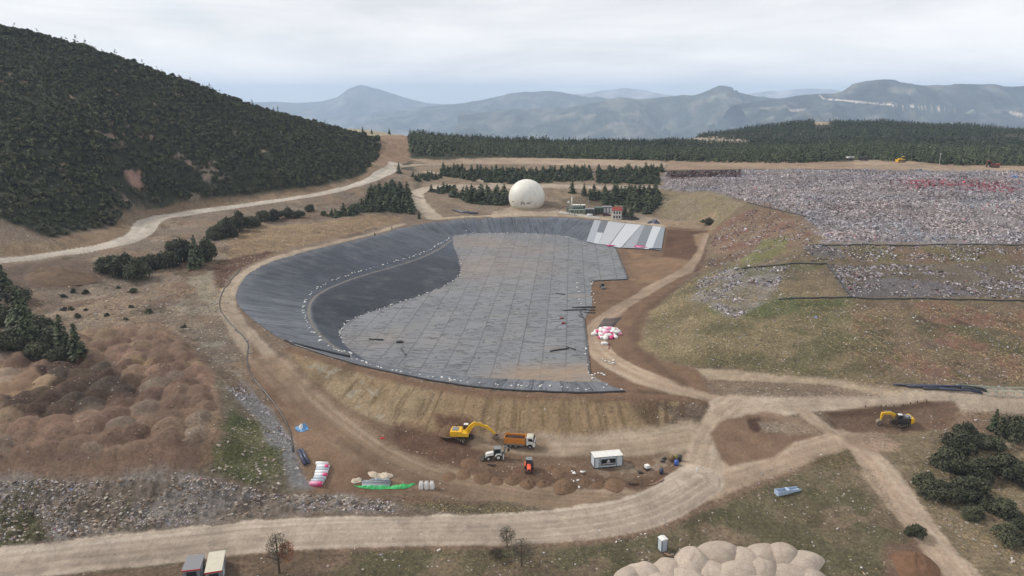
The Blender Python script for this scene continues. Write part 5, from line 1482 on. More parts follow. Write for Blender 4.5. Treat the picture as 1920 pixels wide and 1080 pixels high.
def lorry(label, px, py, rz, cabm, bodm, sc):
    p = P(px, py); e = thing('lorry', label, 'truck', p + np.array([0, 0, .05]), rz, scale=sc)
    for x in (-1.6, 1.6):
        for s in (-1, 1): wheel(e, x, s * .85, .48, .35)
    MB().box(-2.6, 2.5, -.45, .45, .6, .85).build('chassis', DARK, e)
    MB().box(-2.6, .9, -1.05, 1.05, .9, 2.0, .04).build('hopper', bodm, e)
    c = MB().prism([(1.05, .7), (1.05, 2.1), (2.1, 2.1), (2.5, 1.4), (2.5, .7)], -1.0, 1.0, .06).build('cab', cabm, e)
    MB().quad((2.15, -.85, 2.0), (2.15, .85, 2.0), (2.51, .85, 1.42), (2.51, -.85, 1.42)).build('windscreen', GLASS, c)
lorry('dark lorry parked at the wood edge left of the yellow bulldozer', 1619, 301, math.radians(5), DARK, DARK, 1.15)
lorry('white lorry parked at the wood edge left of the dark lorry', 1594, 299, math.radians(20), WHT, WHT, 1.0)
# ------------------------------------------------------------------ site office, huts, cabin
def corners(fl, fr, bl): return P(*fl), P(*fr), P(*bl)
def office():
    a, b, c = corners((1114, 879), (1167, 873.5), (1105, 868))
    ux = b - a; Lx = math.hypot(ux[0], ux[1]); rz = math.atan2(ux[1], ux[0]); Ly = 2.3; H_ = 2.15
    z = min(a[2], b[2], c[2]); t = thing('office_container', 'white flat roofed office container with black sign on its long side', 'office container', (a[0], a[1], z + .12), rz)
    MB().box(0.03, Lx - .03, .03, Ly - .03, 0, H_, .02).build('wall', PANEL, t)
    MB().box(-.06, Lx + .06, -.06, Ly + .06, H_, H_ + .1, .02).build('roof', ROOFW, t)
    f = MB()
    for x in (0, Lx * .2, Lx * .79, Lx): f.box(x - .045, x + .045, -.03, .05, 0, H_, .005)
    for x in (0, Lx): f.box(x - .045, x + .045, Ly - .05, Ly + .03, 0, H_, .005)
    for (x0, x1, y0, y1) in ((-.045, Lx + .045, -.035, .045), (-.045, Lx + .045, Ly - .045, Ly + .035), (-.05, .04, -.03, Ly + .03), (Lx - .04, Lx + .05, -.03, Ly + .03)):
        f.box(x0, x1, y0, y1, -.14, .05, .005); f.box(x0, x1, y0, y1, H_ - .08, H_ + .0, .005)
    f.build('frame', TRIM, t)
    s = MB().box(Lx * .24, Lx * .75, -.06, -.032, .42, 1.72, .005).build('sign', BLACKS, t)
    em = MB(); cx_ = Lx * .495
    em.prism([(cx_ - .38, .98), (cx_ - .1, 1.5), (cx_, 1.62), (cx_ + .1, 1.5), (cx_ + .38, .98), (cx_ + .2, .98), (cx_, 1.36), (cx_ - .2, .98)], -.085, -.062, 0)
    em.box(cx_ - .08, cx_ + .08, -.085, -.062, .98, 1.2, 0)
    em.build('emblem', WSIGN, s)
    le = MB(); r_ = random.Random(4); x = Lx * .265
    while x < Lx * .72:
        w = r_.uniform(.08, .2); le.box(x, min(x + w, Lx * .73), -.085, -.062, .66, .80, 0); x += w + .045
    le.build('lettering', WSIGN, s)
    MB().box(Lx * .90, Lx * .955, -.09, -.03, .25, .5, .01).build('meter_box', WSIGN, t)
    d = MB().box(Lx * .03, Lx * .17, -.05, -.03, .08, 1.95, .005).build('door', PANEL, t)
    MB().box(Lx * .15, Lx * .16, -.09, -.05, .95, 1.1, .005).build('handle', TRIM, d)
office()

def hut(label, tl, tr, bl, roofmat, H_=2.3):
    """roof corners as seen in the photo; the hut stands below them"""
    zt = H_ + float(HF(*P((tl[0] + bl[0]) / 2, bl[1] + 18)[:2]))
    A, B, D = [np.array(W(q[0], q[1], zt)) for q in (bl, (bl[0] + tr[0] - tl[0], bl[1] + (tr[1] - tl[1])), tl)]
    rz = math.atan2(B[1] - A[1], B[0] - A[0]); Lx = np.hypot(*(B - A)[:2]); Ly = np.hypot(*(D - A)[:2])
    t = thing('guard_hut', label, 'hut', (A[0], A[1], zt - H_ - .05), rz)
    MB().box(.1, Lx - .1, .12, Ly - .12, 0, H_, .02).build('wall', HUTG, t)
    r = MB().box(0, Lx, 0, Ly, H_, H_ + .1, .02).build('roof', roofmat, t)
    MB().box(-.03, Lx + .03, -.06, -.003, H_ - .1, H_ + .12, .01).build('fascia', RED, r)
    w = MB().box(Lx * .22, Lx * .78, .06, .12, 1.1, 1.95, .01).build('window', TRIM, t)
    MB().box(Lx * .26, Lx * .74, .045, .062, 1.16, 1.9, .0).build('pane', GLASS, w)
    d = MB().box(Lx - .1, Lx - .06, Ly * .2, Ly * .55, .05, 1.95, .01).build('door', PANEL, t)
    MB().box(Lx - .06, Lx - .02, Ly * .5, Ly * .53, .95, 1.1, .0).build('handle', DARK, d)
hut('grey roofed guard hut with red edge, left one of the pair beside the foreground road', (343,1044), (378,1040), (340,1071), HUTG)
hut('cream roofed guard hut with red edge, right one of the pair beside the foreground road', (386,1037), (419,1032), (383,1075), HUTB)

p = P(1243, 1034)
t = thing('portable_toilet', 'narrow white portable toilet cabin standing alone in the grass', 'cabin', p + np.array([0, .5, 0]), math.radians(24))
MB().box(-.55, .55, -.55, .55, -.1, 2.05, .02).build('wall', PANEL, t)
MB().prism([(-.62, 2.05), (-.62, 2.15), (0, 2.3), (.62, 2.15), (.62, 2.05)], -.62, .62, .02).build('roof', ROOFW, t)
d = MB().box(-.44, .44, -.6, -.55, .02, 1.95, .01).build('door', paint_mat('grey_door', (168, 176, 188), .5, .1), t)
MB().box(.28, .34, -.64, -.6, .9, 1.05, 0).build('handle', DARK, d)
f = MB()
for x in (-.56, .56):
    for y in (-.56, .56): f.box(x - .05, x + .05, y - .05, y + .05, -.1, 2.06, .005)
f.build('frame', TRIM, t)

# ------------------------------------------------------------------ gas holder dome
p = P(988, 394); dep = (p[1] * cp - (p[2] - HC) * sp); R = 34.2 * dep / F
dm = NT('dome_membrane'); co = dm.coord('Object'); sx = dm.add('ShaderNodeSeparateXYZ', i0=co)
c_ = dm.mix(dm.ramp(dm.math('MULTIPLY', dm.math('ADD', sx.outputs[2], dm.math('MULTIPLY', dm.noise(co, .5, 3, .6), 1.2)), 1 / 3.2), (.2, 1.0), (.75, 0.0)), C(226,222,212,.86), C(198,188,152,.86))
c_ = dm.mix(1.0, c_, dm.ramp(dm.noise(co, .35, 4, .6), (.3, .95), (.7, 1.03)), 'MULTIPLY')
an = dm.math('FRACT', dm.math('MULTIPLY', dm.math('ARCTAN2', sx.outputs[1], sx.outputs[0]), 14 / 6.2832))
c_ = dm.mix(dm.math('MULTIPLY', dm.math('LESS_THAN', an, .035), .22), c_, C(150,144,130))
dm_map = dm.add('ShaderNodeMapping', i0=co); dm_map.inputs['Scale'].default_value = (.8, .8, .07)
c_ = dm.mix(dm.ramp(dm.noise(dm_map.outputs[0], 1.0, 4, .6), (.5, 0), (.75, .3)), c_, C(178,168,140))
dm.set(Base_Color=c_, Roughness=.5); dm.bsdf.inputs['Specular IOR Level'].default_value = .3
lat0 = math.radians(-36); zc = R * math.sin(-lat0)
t = thing('gas_dome', 'large cream white inflated gas storage dome on the far edge of the pit', 'gas dome', (p[0], p[1] + R * .8, p[2] + .15))
nl, nm = 40, 72; vs_ = []
for i in range(nl + 1):
    la = lat0 + (math.pi / 2 - lat0) * i / nl
    for j in range(nm):
        lo = 2 * math.pi * j / nm
        rr = R * (1 + .003 * math.cos(lo * 18))
        vs_.append((math.cos(la) * math.cos(lo) * rr, math.cos(la) * math.sin(lo) * rr, zc + math.sin(la) * R * .99))
fs_ = [(i * nm + j, i * nm + (j + 1) % nm, (i + 1) * nm + (j + 1) % nm, (i + 1) * nm + j) for i in range(nl) for j in range(nm)]
mb = link('membrane', mesh_np('membrane', vs_, fs_, [dm.m], True), t)
MB().cyl((0, 0, .0), R * .86, .5, 'z', 64).build('base_ring', plainmat('pale_concrete', (196, 176, 150), .9, .1), t)
def on_dome(sx_, sy_, w, h, mat, name, shape=None, lift=.05):
    """small mark curved on the membrane; sx_, sy_ in photo pixels from the dome's axis and centre"""
    bm = bmesh.new(); S_ = R / 34.2
    for poly in (shape or [[(-.5, -.5), (.5, -.5), (.5, .5), (-.5, .5)]]):
        ring = []
        for (a, b) in poly:
            X = (sx_ + a * w) * S_; Z = (sy_ + b * h) * S_
            y = -math.sqrt(max(.01, R * R - X * X - Z * Z)) * (1 + lift / R) - .02
            ring.append(bm.verts.new((X, y, zc + Z)))
        bm.faces.new(ring)
    bmesh.ops.solidify(bm, geom=bm.faces[:], thickness=.03)
    me = bpy.data.meshes.new(name); bm.to_mesh(me); bm.free(); me.materials.append(mat); return link(name, me, mb)
MAUVE = paint_mat('mauve_print', (128, 108, 122), .5, .0); NAVYP = paint_mat('navy_print', (70, 74, 96), .5, .0); SKYP = paint_mat('pale_blue_print', (168, 186, 204), .5, .0)
ARCH = [[(-.5,-.5),(-.34,-.5),(-.2,.3),(-.3,.3)],[(-.3,.3),(-.2,.3),(-.04,-.1),(-.12,-.2)],[(.5,-.5),(.34,-.5),(.2,.3),(.3,.3)],[(.3,.3),(.2,.3),(.04,-.1),(.12,-.2)],[(-.12,-.2),(-.04,-.1),(.04,-.1),(.12,-.2)],[(-.1,.2),(.1,.2),(.06,.5),(-.06,.5)]]
on_dome(-8, -7.0, 8.4, 7.4, MAUVE, 'emblem', ARCH)
on_dome(2.2, -7.2, 5.6, 1.3, NAVYP, 'lettering'); on_dome(7.4, -5.6, 3.6, 3.6, SKYP, 'lettering', [[(-.5,-.3),(-.1,-.3),(-.1,.4),(-.5,.4)],[(.05,.1),(.5,.1),(.5,.5),(.05,.5)]])
on_dome(2.0, -5.2, 4.5, .7, SKYP, 'lettering')
on_dome(-26, -5.5, 2.4, 2.4, NAVYP, 'round_mark', [[(math.cos(k * .785) * .5, math.sin(k * .785) * .5) for k in range(8)]])

# ------------------------------------------------------------------ gas yard
def at(px, py): return P(px, py)
def yard_box(name, label, cat, px0, px1, pyb, h, depth, wallm, roofm=None, parts=None, rz=0):
    a, b = P(px0, pyb), P(px1, pyb); w = np.hypot(*(b - a)[:2])
    t = thing(name, label, cat, ((a[0] + b[0]) / 2, (a[1] + b[1]) / 2 + depth / 2, min(a[2], b[2]) - .1), rz)
    MB().box(-w / 2, w / 2, -depth / 2, depth / 2, 0, h, .04).build('wall', wallm, t)
    MB().box(-w / 2 - .1, w / 2 + .1, -depth / 2 - .1, depth / 2 + .1, h, h + .18, .03).build('roof', roofm or wallm, t)
    d = MB()
    n = max(2, int(w / 1.2))
    for i in range(n): d.box(-w / 2 + w * (i + .18) / n, -w / 2 + w * (i + .82) / n, -depth / 2 - .05, -depth / 2 + .0, .3, h - .4, .02)
    d.build('door', parts or TRIM, t)
    return t
yard_box('generator_container', 'dark green generator container with vents in the middle of the gas yard', 'container', 1098, 1114, 404, 3.2, 3.5, GREENM, GREYM, DARK)
yard_box('generator_container', 'dark green generator container at the right end of the gas yard', 'container', 1115, 1131, 402, 3.4, 3.5, GREENM, GREENM, DARK)
yard_box('shed', 'grey shed with white and dark door panels beside the red roofed house', 'shed', 1131, 1148, 399, 3.0, 4, paint_mat('shed_grey', (120, 122, 132), .6, .15), GREYM, WSIGN)
yard_box('generator_container', 'low grey container behind the pipe frames in the gas yard', 'container', 1075, 1097, 394, 2.6, 3, GREYM, ROOFW, DARK)

def house():
    a, b = P(1149, 412), P(1166, 412); w = np.hypot(*(b - a)[:2]); dp = 4.2; h = 4.6
    t = thing('house', 'small two storey white house with red tiled roof at the end of the gas yard', 'house', ((a[0] + b[0]) / 2, a[1] + dp / 2, a[2] - .2), math.radians(-6))
    MB().box(-w / 2, w / 2, -dp / 2, dp / 2, 0, h, .03).build('wall', WHT, t)
    RT = plainmat('red_tiles', (150, 76, 68), .8, .15, nz=.2)
    r = MB(); e_ = .35
    r.prism([(-w / 2 - e_, 0), (-w / 2 - e_, .14), (0, 1.45), (w / 2 + e_, .14), (w / 2 + e_, 0)], -dp / 2 - e_, dp / 2 + e_, .02).move((0, 0, h)).rot('Z', 90).build('roof', RT, t)
    MB().box(-w / 2 - .25, w / 2 + .25, -dp / 2 - .5, -dp / 2 - .02, h * .48, h * .48 + .14, .02).build('balcony', HUTB, t)
    for z in (.9, 3.0):
        for x in (-.3, .0, .3):
            wn = MB().box(w * x - .35, w * x + .35, -dp / 2 - .05, -dp / 2 + .02, z, z + 1.15, .01).build('window', TRIM, t)
            MB().box(w * x - .28, w * x + .28, -dp / 2 - .07, -dp / 2 - .04, z + .07, z + 1.08, 0).build('pane', GLASS, wn)
house()

def stack(label, px, py_top, py_bot, r, mat):
    p = P(px, py_bot); h = (py_bot - py_top) * (p[1] / F) * 1.02
    t = thing('exhaust_stack', label, 'stack', p - np.array([0, 0, .1]), 0, 'stacks of the gas yard')
    MB().cyl((0, 0, h / 2), r, h, 'z', 14, r * .75).build('pipe', mat, t, True)
    MB().cyl((0, 0, .3), r * 2.2, .6, 'z', 12).build('base', GREYM, t)
    MB().cyl((0, 0, h * .96), r * 1.25, h * .04, 'z', 12).build('cap', GREYM, t)
stack('thick white exhaust stack at the left end of the gas yard', 1072, 367, 396, .34, WHT)
stack('tall thin exhaust stack in the middle of the gas yard', 1088, 358, 398, .15, GREYM)
stack('thin exhaust stack on the right of the gas yard', 1103, 369, 398, .15, GREYM)
p = P(1066, 398)
t = thing('gas_flare', 'short gas flare with round grey head left of the white stack', 'flare', p, 0)
MB().cyl((0, 0, 2.4), .22, 4.8, 'z', 12).build('column', GREYM, t); MB().cyl((0, 0, 5.1), .55, 1.1, 'z', 16, bev=.1).build('flare_head', ROOFW, t)
MB().cyl((0, 0, .2), .6, .4, 'z', 14).build('base', GREYM, t)

def pipe_frame(label, px0, px1, py, h, mat, nb=4, depth=2.0):
    a, b = P(px0, py), P(px1, py); w = np.hypot(*(b - a)[:2])
    t = thing('pipe_rack', label, 'pipe rack', (a[0], a[1], min(a[2], b[2])), math.atan2(b[1] - a[1], b[0] - a[0]), 'pipe racks of the gas yard')
    for i in range(nb + 1):
        x = w * i / nb
        MB().box(x - .09, x + .09, -.09, .09, 0, h, .01).box(x - .09, x + .09, depth - .09, depth + .09, 0, h, .01).box(x - .07, x + .07, -.09, depth + .09, h, h + .15, .01).build('post', mat, t)
    for k in range(3):
        y = depth * k / 2
        MB().tube([(-.4, y, h + .3), (w + .4, y, h + .3)], .16, 10).build('pipe', mat if k else PALEG, t)
    MB().tube([(w * .3, .3, h + .3), (w * .3, .3, .4), (w * .55, -.4, .4), (w * .55, -.4, 1.1)], .14, 10).build('pipe', GREENM, t)
    MB().tube([(w * .1, depth * .5, h * .5), (w * .95, depth * .5, h * .5)], .2, 10).build('pipe', GREENM, t)
pipe_frame('pale green pipe rack at the front of the gas yard', 1068, 1104, 404, 2.5, PALEG)
pipe_frame('second green pipe rack behind the front one in the gas yard', 1064, 1092, 399, 2.6, GREENM, 3)
p = P(1106, 407)
t = thing('gas_tank', 'white horizontal gas tank at the front of the gas yard', 'tank', p + np.array([0, .5, 0]), math.radians(-4))
MB().cyl((0, 0, 1.0), .55, 3.0, 'x', 20, bev=.2).build('vessel', WSIGN, t, True)
for x in (-.9, .9): MB().box(x - .1, x + .1, -.4, .4, 0, .6, .01).build('saddle', GREYM, t)
p = P(1054, 397)
t = thing('gas_pipe', 'dark red gas pipe rising at the left end of the yard', 'pipe', p)
MB().tube([(-1.2, 0, .2), (-1.2, 0, 1.6), (1.4, 0, 2.6), (3.2, .5, 3.0), (3.2, .5, .1)], .2, 10).build('pipe', paint_mat('maroon_pipe', (108, 58, 58), .5, .2), t, True)
MB().box(-1.5, -.9, -.25, .25, -.1, .3, .02).build('base', GREYM, t)
# low white wall in front of the yard
w_ = [P(*q) for q in ((1048,399),(1066,401.5),(1085,404.5),(1104,407.5),(1124,410))]
b = MB(); n = 24
pts = np.array(w_); tt_ = np.linspace(0, 1, n); seg = np.linspace(0, 1, len(w_))
L_ = np.stack([np.interp(tt_, seg, pts[:, i]) for i in range(2)], 1)
for q0, q1 in zip(L_[:-1], L_[1:]):
    z0, z1 = ground(*q0), ground(*q1)
    d_ = (q1 - q0) / np.hypot(*(q1 - q0)); nn = np.array([-d_[1], d_[0]]) * .12
    vs_ = [b.bm.verts.new((*(q + s * nn), z + dz)) for (q, z) in ((q0, z0), (q1, z1)) for s in (-1, 1) for dz in (-.3, .85)]
    for f_ in ((0, 1, 5, 4), (2, 6, 7, 3), (1, 3, 7, 5), (0, 2, 3, 1), (4, 5, 7, 6)): b.bm.faces.new([vs_[k] for k in f_])
tag(b.build('garden_wall', WHT), 'low white wall along the front of the gas yard', 'wall')
def car(label, px, py, rz, mat):
    t = thing('parked_car', label, 'car', P(px, py) + np.array([0, 0, .02]), rz)
    for x in (-1.3, 1.3):
        for s in (-1, 1): wheel(t, x, s * .75, .32, .22)
    MB().prism([(-2.1, .35), (-2.15, .85), (-1.4, 1.0), (1.0, .98), (2.0, .8), (2.1, .35)], -.85, .85, .08).build('body', mat, t)
    MB().prism([(-1.7, .95), (-1.3, 1.45), (.3, 1.45), (1.0, .95)], -.72, .72, .06).build('cabin', GLASS, t)
car('dark maroon car parked in front of the grey shed', 1137, 405, math.radians(5), paint_mat('maroon_car', (92, 44, 50), .3, .1))
car('dark grey car parked right of the red roofed house', 1176, 411, math.radians(-15), paint_mat('grey_car', (84, 84, 90), .3, .1))
car('small dark car parked at the right end of the yard under the pines', 1190, 412, math.radians(8), paint_mat('black_car', (60, 56, 58), .3, .1))

# lamp post and small posts
p = P(1761, 309)
t = thing('street_lamp', 'white lamp post behind the refuse plateau', 'lamp post', p)
MB().cyl((0, 0, 3.2), .11, 6.4, 'z', 10, .07).build('pole', WHT, t); MB().box(-.5, .5, -.25, .25, 6.3, 6.7, .05).build('lamp_head', WHT, t)
pp = MB().box(-.07, .07, -.07, .07, -.3, .5, .02).mesh('post', plainmat('old_timber', (86, 70, 58), .9, .1))
ord_ = ['first', 'second', 'third', 'fourth', 'fifth', 'sixth', 'seventh', 'last']
for i, (px, py) in enumerate([(1622.7,763.5),(1651.8,763.5),(1661,763.2),(1676,762.5),(1693,760.8),(1707,757.6),(1720,755),(1737,752.8)]):
    o = link('bollard', pp); o.location = P(px, py); o.rotation_euler = (.06 * math.sin(i * 3), .05 * math.cos(i * 5), i)
    tag(o, f'short dark wooden post at the pit edge, {ord_[i]} from the left end of the row', 'post', 'posts along the pit edge')
# pen with pale rails on the right
pen = [(1851,742),(1868,743.5),(1884,744.5),(1900,745),(1918,746)]
t = thing('pen_fence', 'pale metal railing around the green plot beside the right hand road', 'fence', P(*pen[0]))
o0 = np.array(P(*pen[0]))
prev = None
for (px, py) in pen:
    q = P(px, py) - o0
    MB().tube([(q[0], q[1], -.2), (q[0], q[1], 1.3)], .06).build('post', PALEG, t)
    MB().tube([(q[0], q[1], 1.3), (q[0] - .2, q[1] + 1.5, 1.3)], .05).build('brace', PALEG, t)
    if prev is not None: MB().tube([(prev[0], prev[1], 1.25), (q[0], q[1], 1.25)], .045).tube([(prev[0], prev[1], .15), (q[0], q[1], .15)], .045).build('rail', PALEG, t)
    prev = q
# ------------------------------------------------------------------ stores, pipes, bags
rr = random.Random(91)
BAGW = paint_mat('white_sack', (224, 222, 218), .6, .12, .9); BAGP = paint_mat('pink_wrap', (206, 62, 118), .4, .1, .9); BAGL = paint_mat('pale_pink_wrap', (222, 150, 176), .5, .1, .9)
ROLLW = paint_mat('white_roll_fabric', (222, 222, 224), .6, .1, .9); ROLLG = paint_mat('grey_roll_fabric', (178, 186, 194), .6, .1, .9)
TARP = paint_mat('dusty_white_tarp', (206, 190, 168), .6, .3, .9); GREENT = paint_mat('green_net', (52, 170, 92), .5, .1, .9); BLUET = paint_mat('blue_sack', (96, 150, 196), .5, .1, .9)
GREYT = paint_mat('grey_sheet', (152, 158, 166), .5, .15, .9)

def sack_mesh(name, sx, sy, sz, mat, seed, n=2, lump=.12):
    bm = bmesh.new(); bmesh.ops.create_icosphere(bm, subdivisions=n, radius=1)
    for v in bm.verts:
        c = v.co
        f = 1 + lump * float(vnoise(np.array([c.x * 2.1 + seed]), np.array([c.y * 2.1 + c.z * 1.7]), 7)[0])
        sg = lambda q, e: math.copysign(abs(q) ** e, q)
        v.co = Vector((sg(c.x, .7) * sx * f, sg(c.y, .7) * sy * f, max(-.55, sg(c.z, .7)) * sz * f + sz * .5))
    me = bpy.data.meshes.new(name); bm.to_mesh(me); bm.free(); me.materials.append(mat)
    me.polygons.foreach_set('use_smooth', [True] * len(me.polygons)); return me

# row of fabric rolls beside the left track
rolls = [(604,871,ROLLW,'white fabric roll at the far end of the row, farthest from the foreground'),(606,876.5,ROLLW,'white fabric roll with torn magenta wrap near the far end of the row'),(605,882,ROLLG,'greyish fabric roll third from the far end of the row'),(603,887,ROLLW,'white fabric roll in the middle of the row'),(602,892.5,ROLLW,'white fabric roll with a bright magenta end in the middle of the row'),(600,898,ROLLG,'grey fabric roll second from the near end of the row'),(596,903.5,ROLLG,'light grey fabric roll just behind the pink one'),(593,908.5,BAGL,'fabric roll wrapped in pink film at the near end of the row')]
for i, (px, py, mt, lab) in enumerate(rolls):
    p = P(px, py + 1.5); t = thing('fabric_roll', lab, 'fabric roll', p + np.array([0, 0, .02]), math.radians(-3 + 3 * math.sin(i * 2.2)), 'fabric rolls beside the left track')
    MB().cyl((0, 0, .36), .37, 2.35 + .1 * math.sin(i), 'x', 20, bev=.05).build('roll', mt, t, True)
    MB().cyl((0, 0, .36), .09, 2.5, 'x', 10).build('core', BAGW, t)
    if i in (1, 4, 7):
        MB().cyl((.75, 0, .36), .40, .85, 'x', 20, bev=.06).build('wrap', BAGP, t, True)
    if i == 7: MB().box(-1.1, 1.1, -.42, -.3, -.02, .18, .04).build('wrap', BAGP, t)
# three big sacks
for i, (px, lab) in enumerate([(789.5, 'left one of the three white big bags at the end of the green net'), (799.5, 'middle one of the three white big bags at the end of the green net'), (809.5, 'right one of the three white big bags, farthest from the green net')]):
    p = P(px, 918); t = thing('big_bag', lab, 'big bag', p + np.array([0, .35, 0]), .15 * math.sin(i * 3), 'white big bags')
    link('sack', sack_mesh('sack', .46, .44, .92, BAGW, i * 3.1, 3, .07), t)
    h = MB()
    for sx_ in (-.3, .3):
        for sy_ in (-.28, .28): h.tube([(sx_, sy_, 1.15), (sx_ * .8, sy_ * .8, 1.5), (sx_ * .35, sy_ * .35, 1.38)], .035, 6)
    h.build('loop', BAGW, t)
    MB().tube([(0, 0, 1.3), (0, 0, 1.45), (.05, 0, 1.52)], [.16, .08, .12], 8).build('neck', BAGW, t)

def crumple(name, label, cat, pts, wid, hgt, mat, seed, n=46, m=14, close=1.0, group=None):
    """a crumpled sheet lying along a line on the ground"""
    Q = smooth_line([P(*q)[:2] for q in pts], 1); s = np.concatenate([[0], np.cumsum(np.hypot(*np.diff(Q, axis=0).T))]); V = []
    for i in range(n + 1):
        t = i / n * s[-1]; x = np.interp(t, s, Q[:, 0]); y = np.interp(t, s, Q[:, 1])
        t2 = min(t + .1, s[-1]); dx = np.interp(t2, s, Q[:, 0]) - np.interp(t2 - .1, s, Q[:, 0]); dy = np.interp(t2, s, Q[:, 1]) - np.interp(t2 - .1, s, Q[:, 1]); L_ = math.hypot(dx, dy) + 1e-6
        env = min(1, 4.5 * i / n + .25, 4.5 * (1 - i / n) + .25)
        for j in range(m + 1):
            u = j / m * 2 - 1; w = wid * env * (1 + .35 * float(vnoise(np.array([t * .8]), np.array([seed + (u > 0) * 9.]), 5)[0]))
            qx = x - dy / L_ * u * w; qy = y + dx / L_ * u * w
            z = hgt * env * (1 - u * u) * (.55 + .6 * float(fbm(np.array([qx]), np.array([qy]), .9, 3, int(seed))[0])) + .05 * abs(math.sin(i * 2.3 + j * 1.7))
            V.append((qx, qy, ground(qx, qy) + .03 + max(0, z)))
    f = [(i * (m + 1) + j, (i + 1) * (m + 1) + j, (i + 1) * (m + 1) + j + 1, i * (m + 1) + j + 1) for i in range(n) for j in range(m)]
    return tag(link(name, mesh_np(name, V, f, [mat], False)), label, cat, group)
crumple('green_net', 'long crumpled bright green net lying along the front of the pipe stack', 'net', [(664,912),(690,915),(720,914),(745,914),(762,913),(778,907)], .55, .55, GREENT, 3)
crumple('crumpled_tarp', 'big crumpled dusty white tarp behind the grey pipe stack', 'tarp', [(690,888),(705,892),(720,893),(738,894)], .8, .9, TARP, 11)
crumple('crumpled_tarp', 'small folded pale tarp at the left end of the grey pipe stack', 'tarp', [(658,904),(668,901.5),(678,898.5)], .55, .6, TARP, 17, 24)
crumple('blue_sack_heap', 'heap of blue and white plastic sacks beside the left perimeter pipe', 'sack heap', [(556,808),(566,804),(576,800)], 1.0, .8, BLUET, 23, 24)
crumple('white_sack', 'white plastic sack on top of the blue heap beside the left perimeter pipe', 'sack', [(562,806),(568,804)], .6, 1.0, BAGW, 29, 14)
crumple('blue_tarp', 'dark blue crumpled tarp heap at the right end of the gas yard', 'tarp', [(1214,419),(1223,417),(1236,420)], 1.6, 1.5, PIPEN, 37, 26)
crumple('blue_tarp', 'small bright blue tarp on the refuse plateau near the right edge', 'tarp', [(1890,331),(1899,330.5),(1908,331.5)], 1.3, .8, paint_mat('bright_blue_tarp', (70, 130, 200), .5, .1, .9), 53, 16, 10)
crumple('red_rag', 'small red plastic rag on the slope left of the yellow excavator', 'rag', [(713,822),(718,822),(721,821)], .3, .4, paint_mat('red_plastic', (196, 44, 48), .5, .1, .9), 41, 14, 8)
crumple('grey_sheet', 'long grey plastic sheet folded over the pipe stack behind the green net', 'plastic sheet', [(680,905),(700,903),(720,902),(733,903)], .55, .7, GREYT, 47)

def pipe_run(name, label, cat, pts, r, mat, lift=None, group=None, n=8, step=2.5, z3=None):
    """a pipe lying on the ground through photo points"""
    Q = smooth_line([P(*q)[:2] for q in pts], 2 if len(pts) > 2 else 0)
    s = np.concatenate([[0], np.cumsum(np.hypot(*np.diff(Q, axis=0).T))]); k = max(2, int(s[-1] / step) + 1)
    if len(pts) == 2:
        A = np.array([*Q[0], ground(*Q[0])]); B = np.array([*Q[1], ground(*Q[1])]); pl = [A + (B - A) * i / 2 + np.array([0, 0, r * .9 + (lift or 0)]) for i in range(3)]
    else:
        pl = []
        for t in np.linspace(0, s[-1], k):
            x = np.interp(t, s, Q[:, 0]); y = np.interp(t, s, Q[:, 1]); pl.append((x, y, ground(x, y) + r * .8 + (lift or 0)))
    return tag(MB().tube(pl, r, n).build(name, mat, None, True), label, cat, group)
pipe_run('drain_pipe', 'long black perimeter pipe winding along the left track from rim to storage place', 'pipe', [(452,503),(425,535),(409,566),(416,590),(445,620),(468,642),(462,670),(466,695),(480,716),(508,748),(530,778),(545,810),(550,848)], .12, PIPEB)
for (a, b, lab) in [((560,846),(572,873),'left one of two thick dark pipes lying beside the fabric rolls'), ((566,845),(579,871),'right one of two thick dark pipes lying beside the fabric rolls')]:
    pipe_run('thick_pipe', lab, 'pipe', [a, b], .3, PIPEN, group='two thick pipes beside the rolls', n=16)
for i in range(6):
    pipe_run('grey_pipe', 'pale grey pipe in the stack behind the green net', 'pipe', [(679 + i % 2, 911 - i * 1.5), (731 + i % 3, 911 - i * 1.5)], .14, GREYM if i % 2 else ROLLG, .12 * (i % 2), 'pipes of the stack behind the green net')
# dark pipes beside the sack heap
for i in range(9):
    t = i / 8
    pipe_run('dark_pipe', 'dark pipe lying in the slanting bundle behind the white and pink sacks', 'pipe', [(1121 + t * 27, 616 - t * 2.5), (1134 + t * 31, 597 - t * 1.5)], .10, PIPEN if i % 3 else PIPEB, 0, 'pipe bundle behind the sacks')
sackm = [sack_mesh('sack', .95, .62, .5, mt, i * 1.7, 2, .25) for i, mt in enumerate((BAGW, BAGW, BAGP, BAGW, BAGL))]
rg = np.random.default_rng(55)
c0, c1 = P(1139, 637), P(1139, 616)
k = 0
for lay_, n_ in ((0, 34), (1, 22), (2, 9)):
    for i in range(n_):
        a = rg.uniform(0, 6.28); q = math.sqrt(rg.uniform(0, 1)) * (1 - lay_ * .25)
        x = (c0[0] + c1[0]) / 2 + math.cos(a) * q * 3.6; y = (c0[1] + c1[1]) / 2 + math.sin(a) * q * 4.6
        mi = int(rg.integers(0, 5)); o = link('sack', sackm[mi]); o.location = (x, y, ground(x, y) + lay_ * .42); o.rotation_euler = (rg.uniform(-.3, .3), rg.uniform(-.3, .3), rg.uniform(0, 6.28))
        tag(o, ('bright pink plastic sack in the heap beside the dark pipe bundle', 'pale pink plastic sack in the heap beside the dark pipe bundle', 'white plastic sack in the heap beside the dark pipe bundle')[0 if mi == 2 else 1 if mi == 4 else 2], 'sack', 'sacks heaped beside the dark pipes')
o = link('sack', sackm[0]); o.location = P(1133, 646); tag(o, 'single white sack lying apart in front of the sack heap', 'sack')
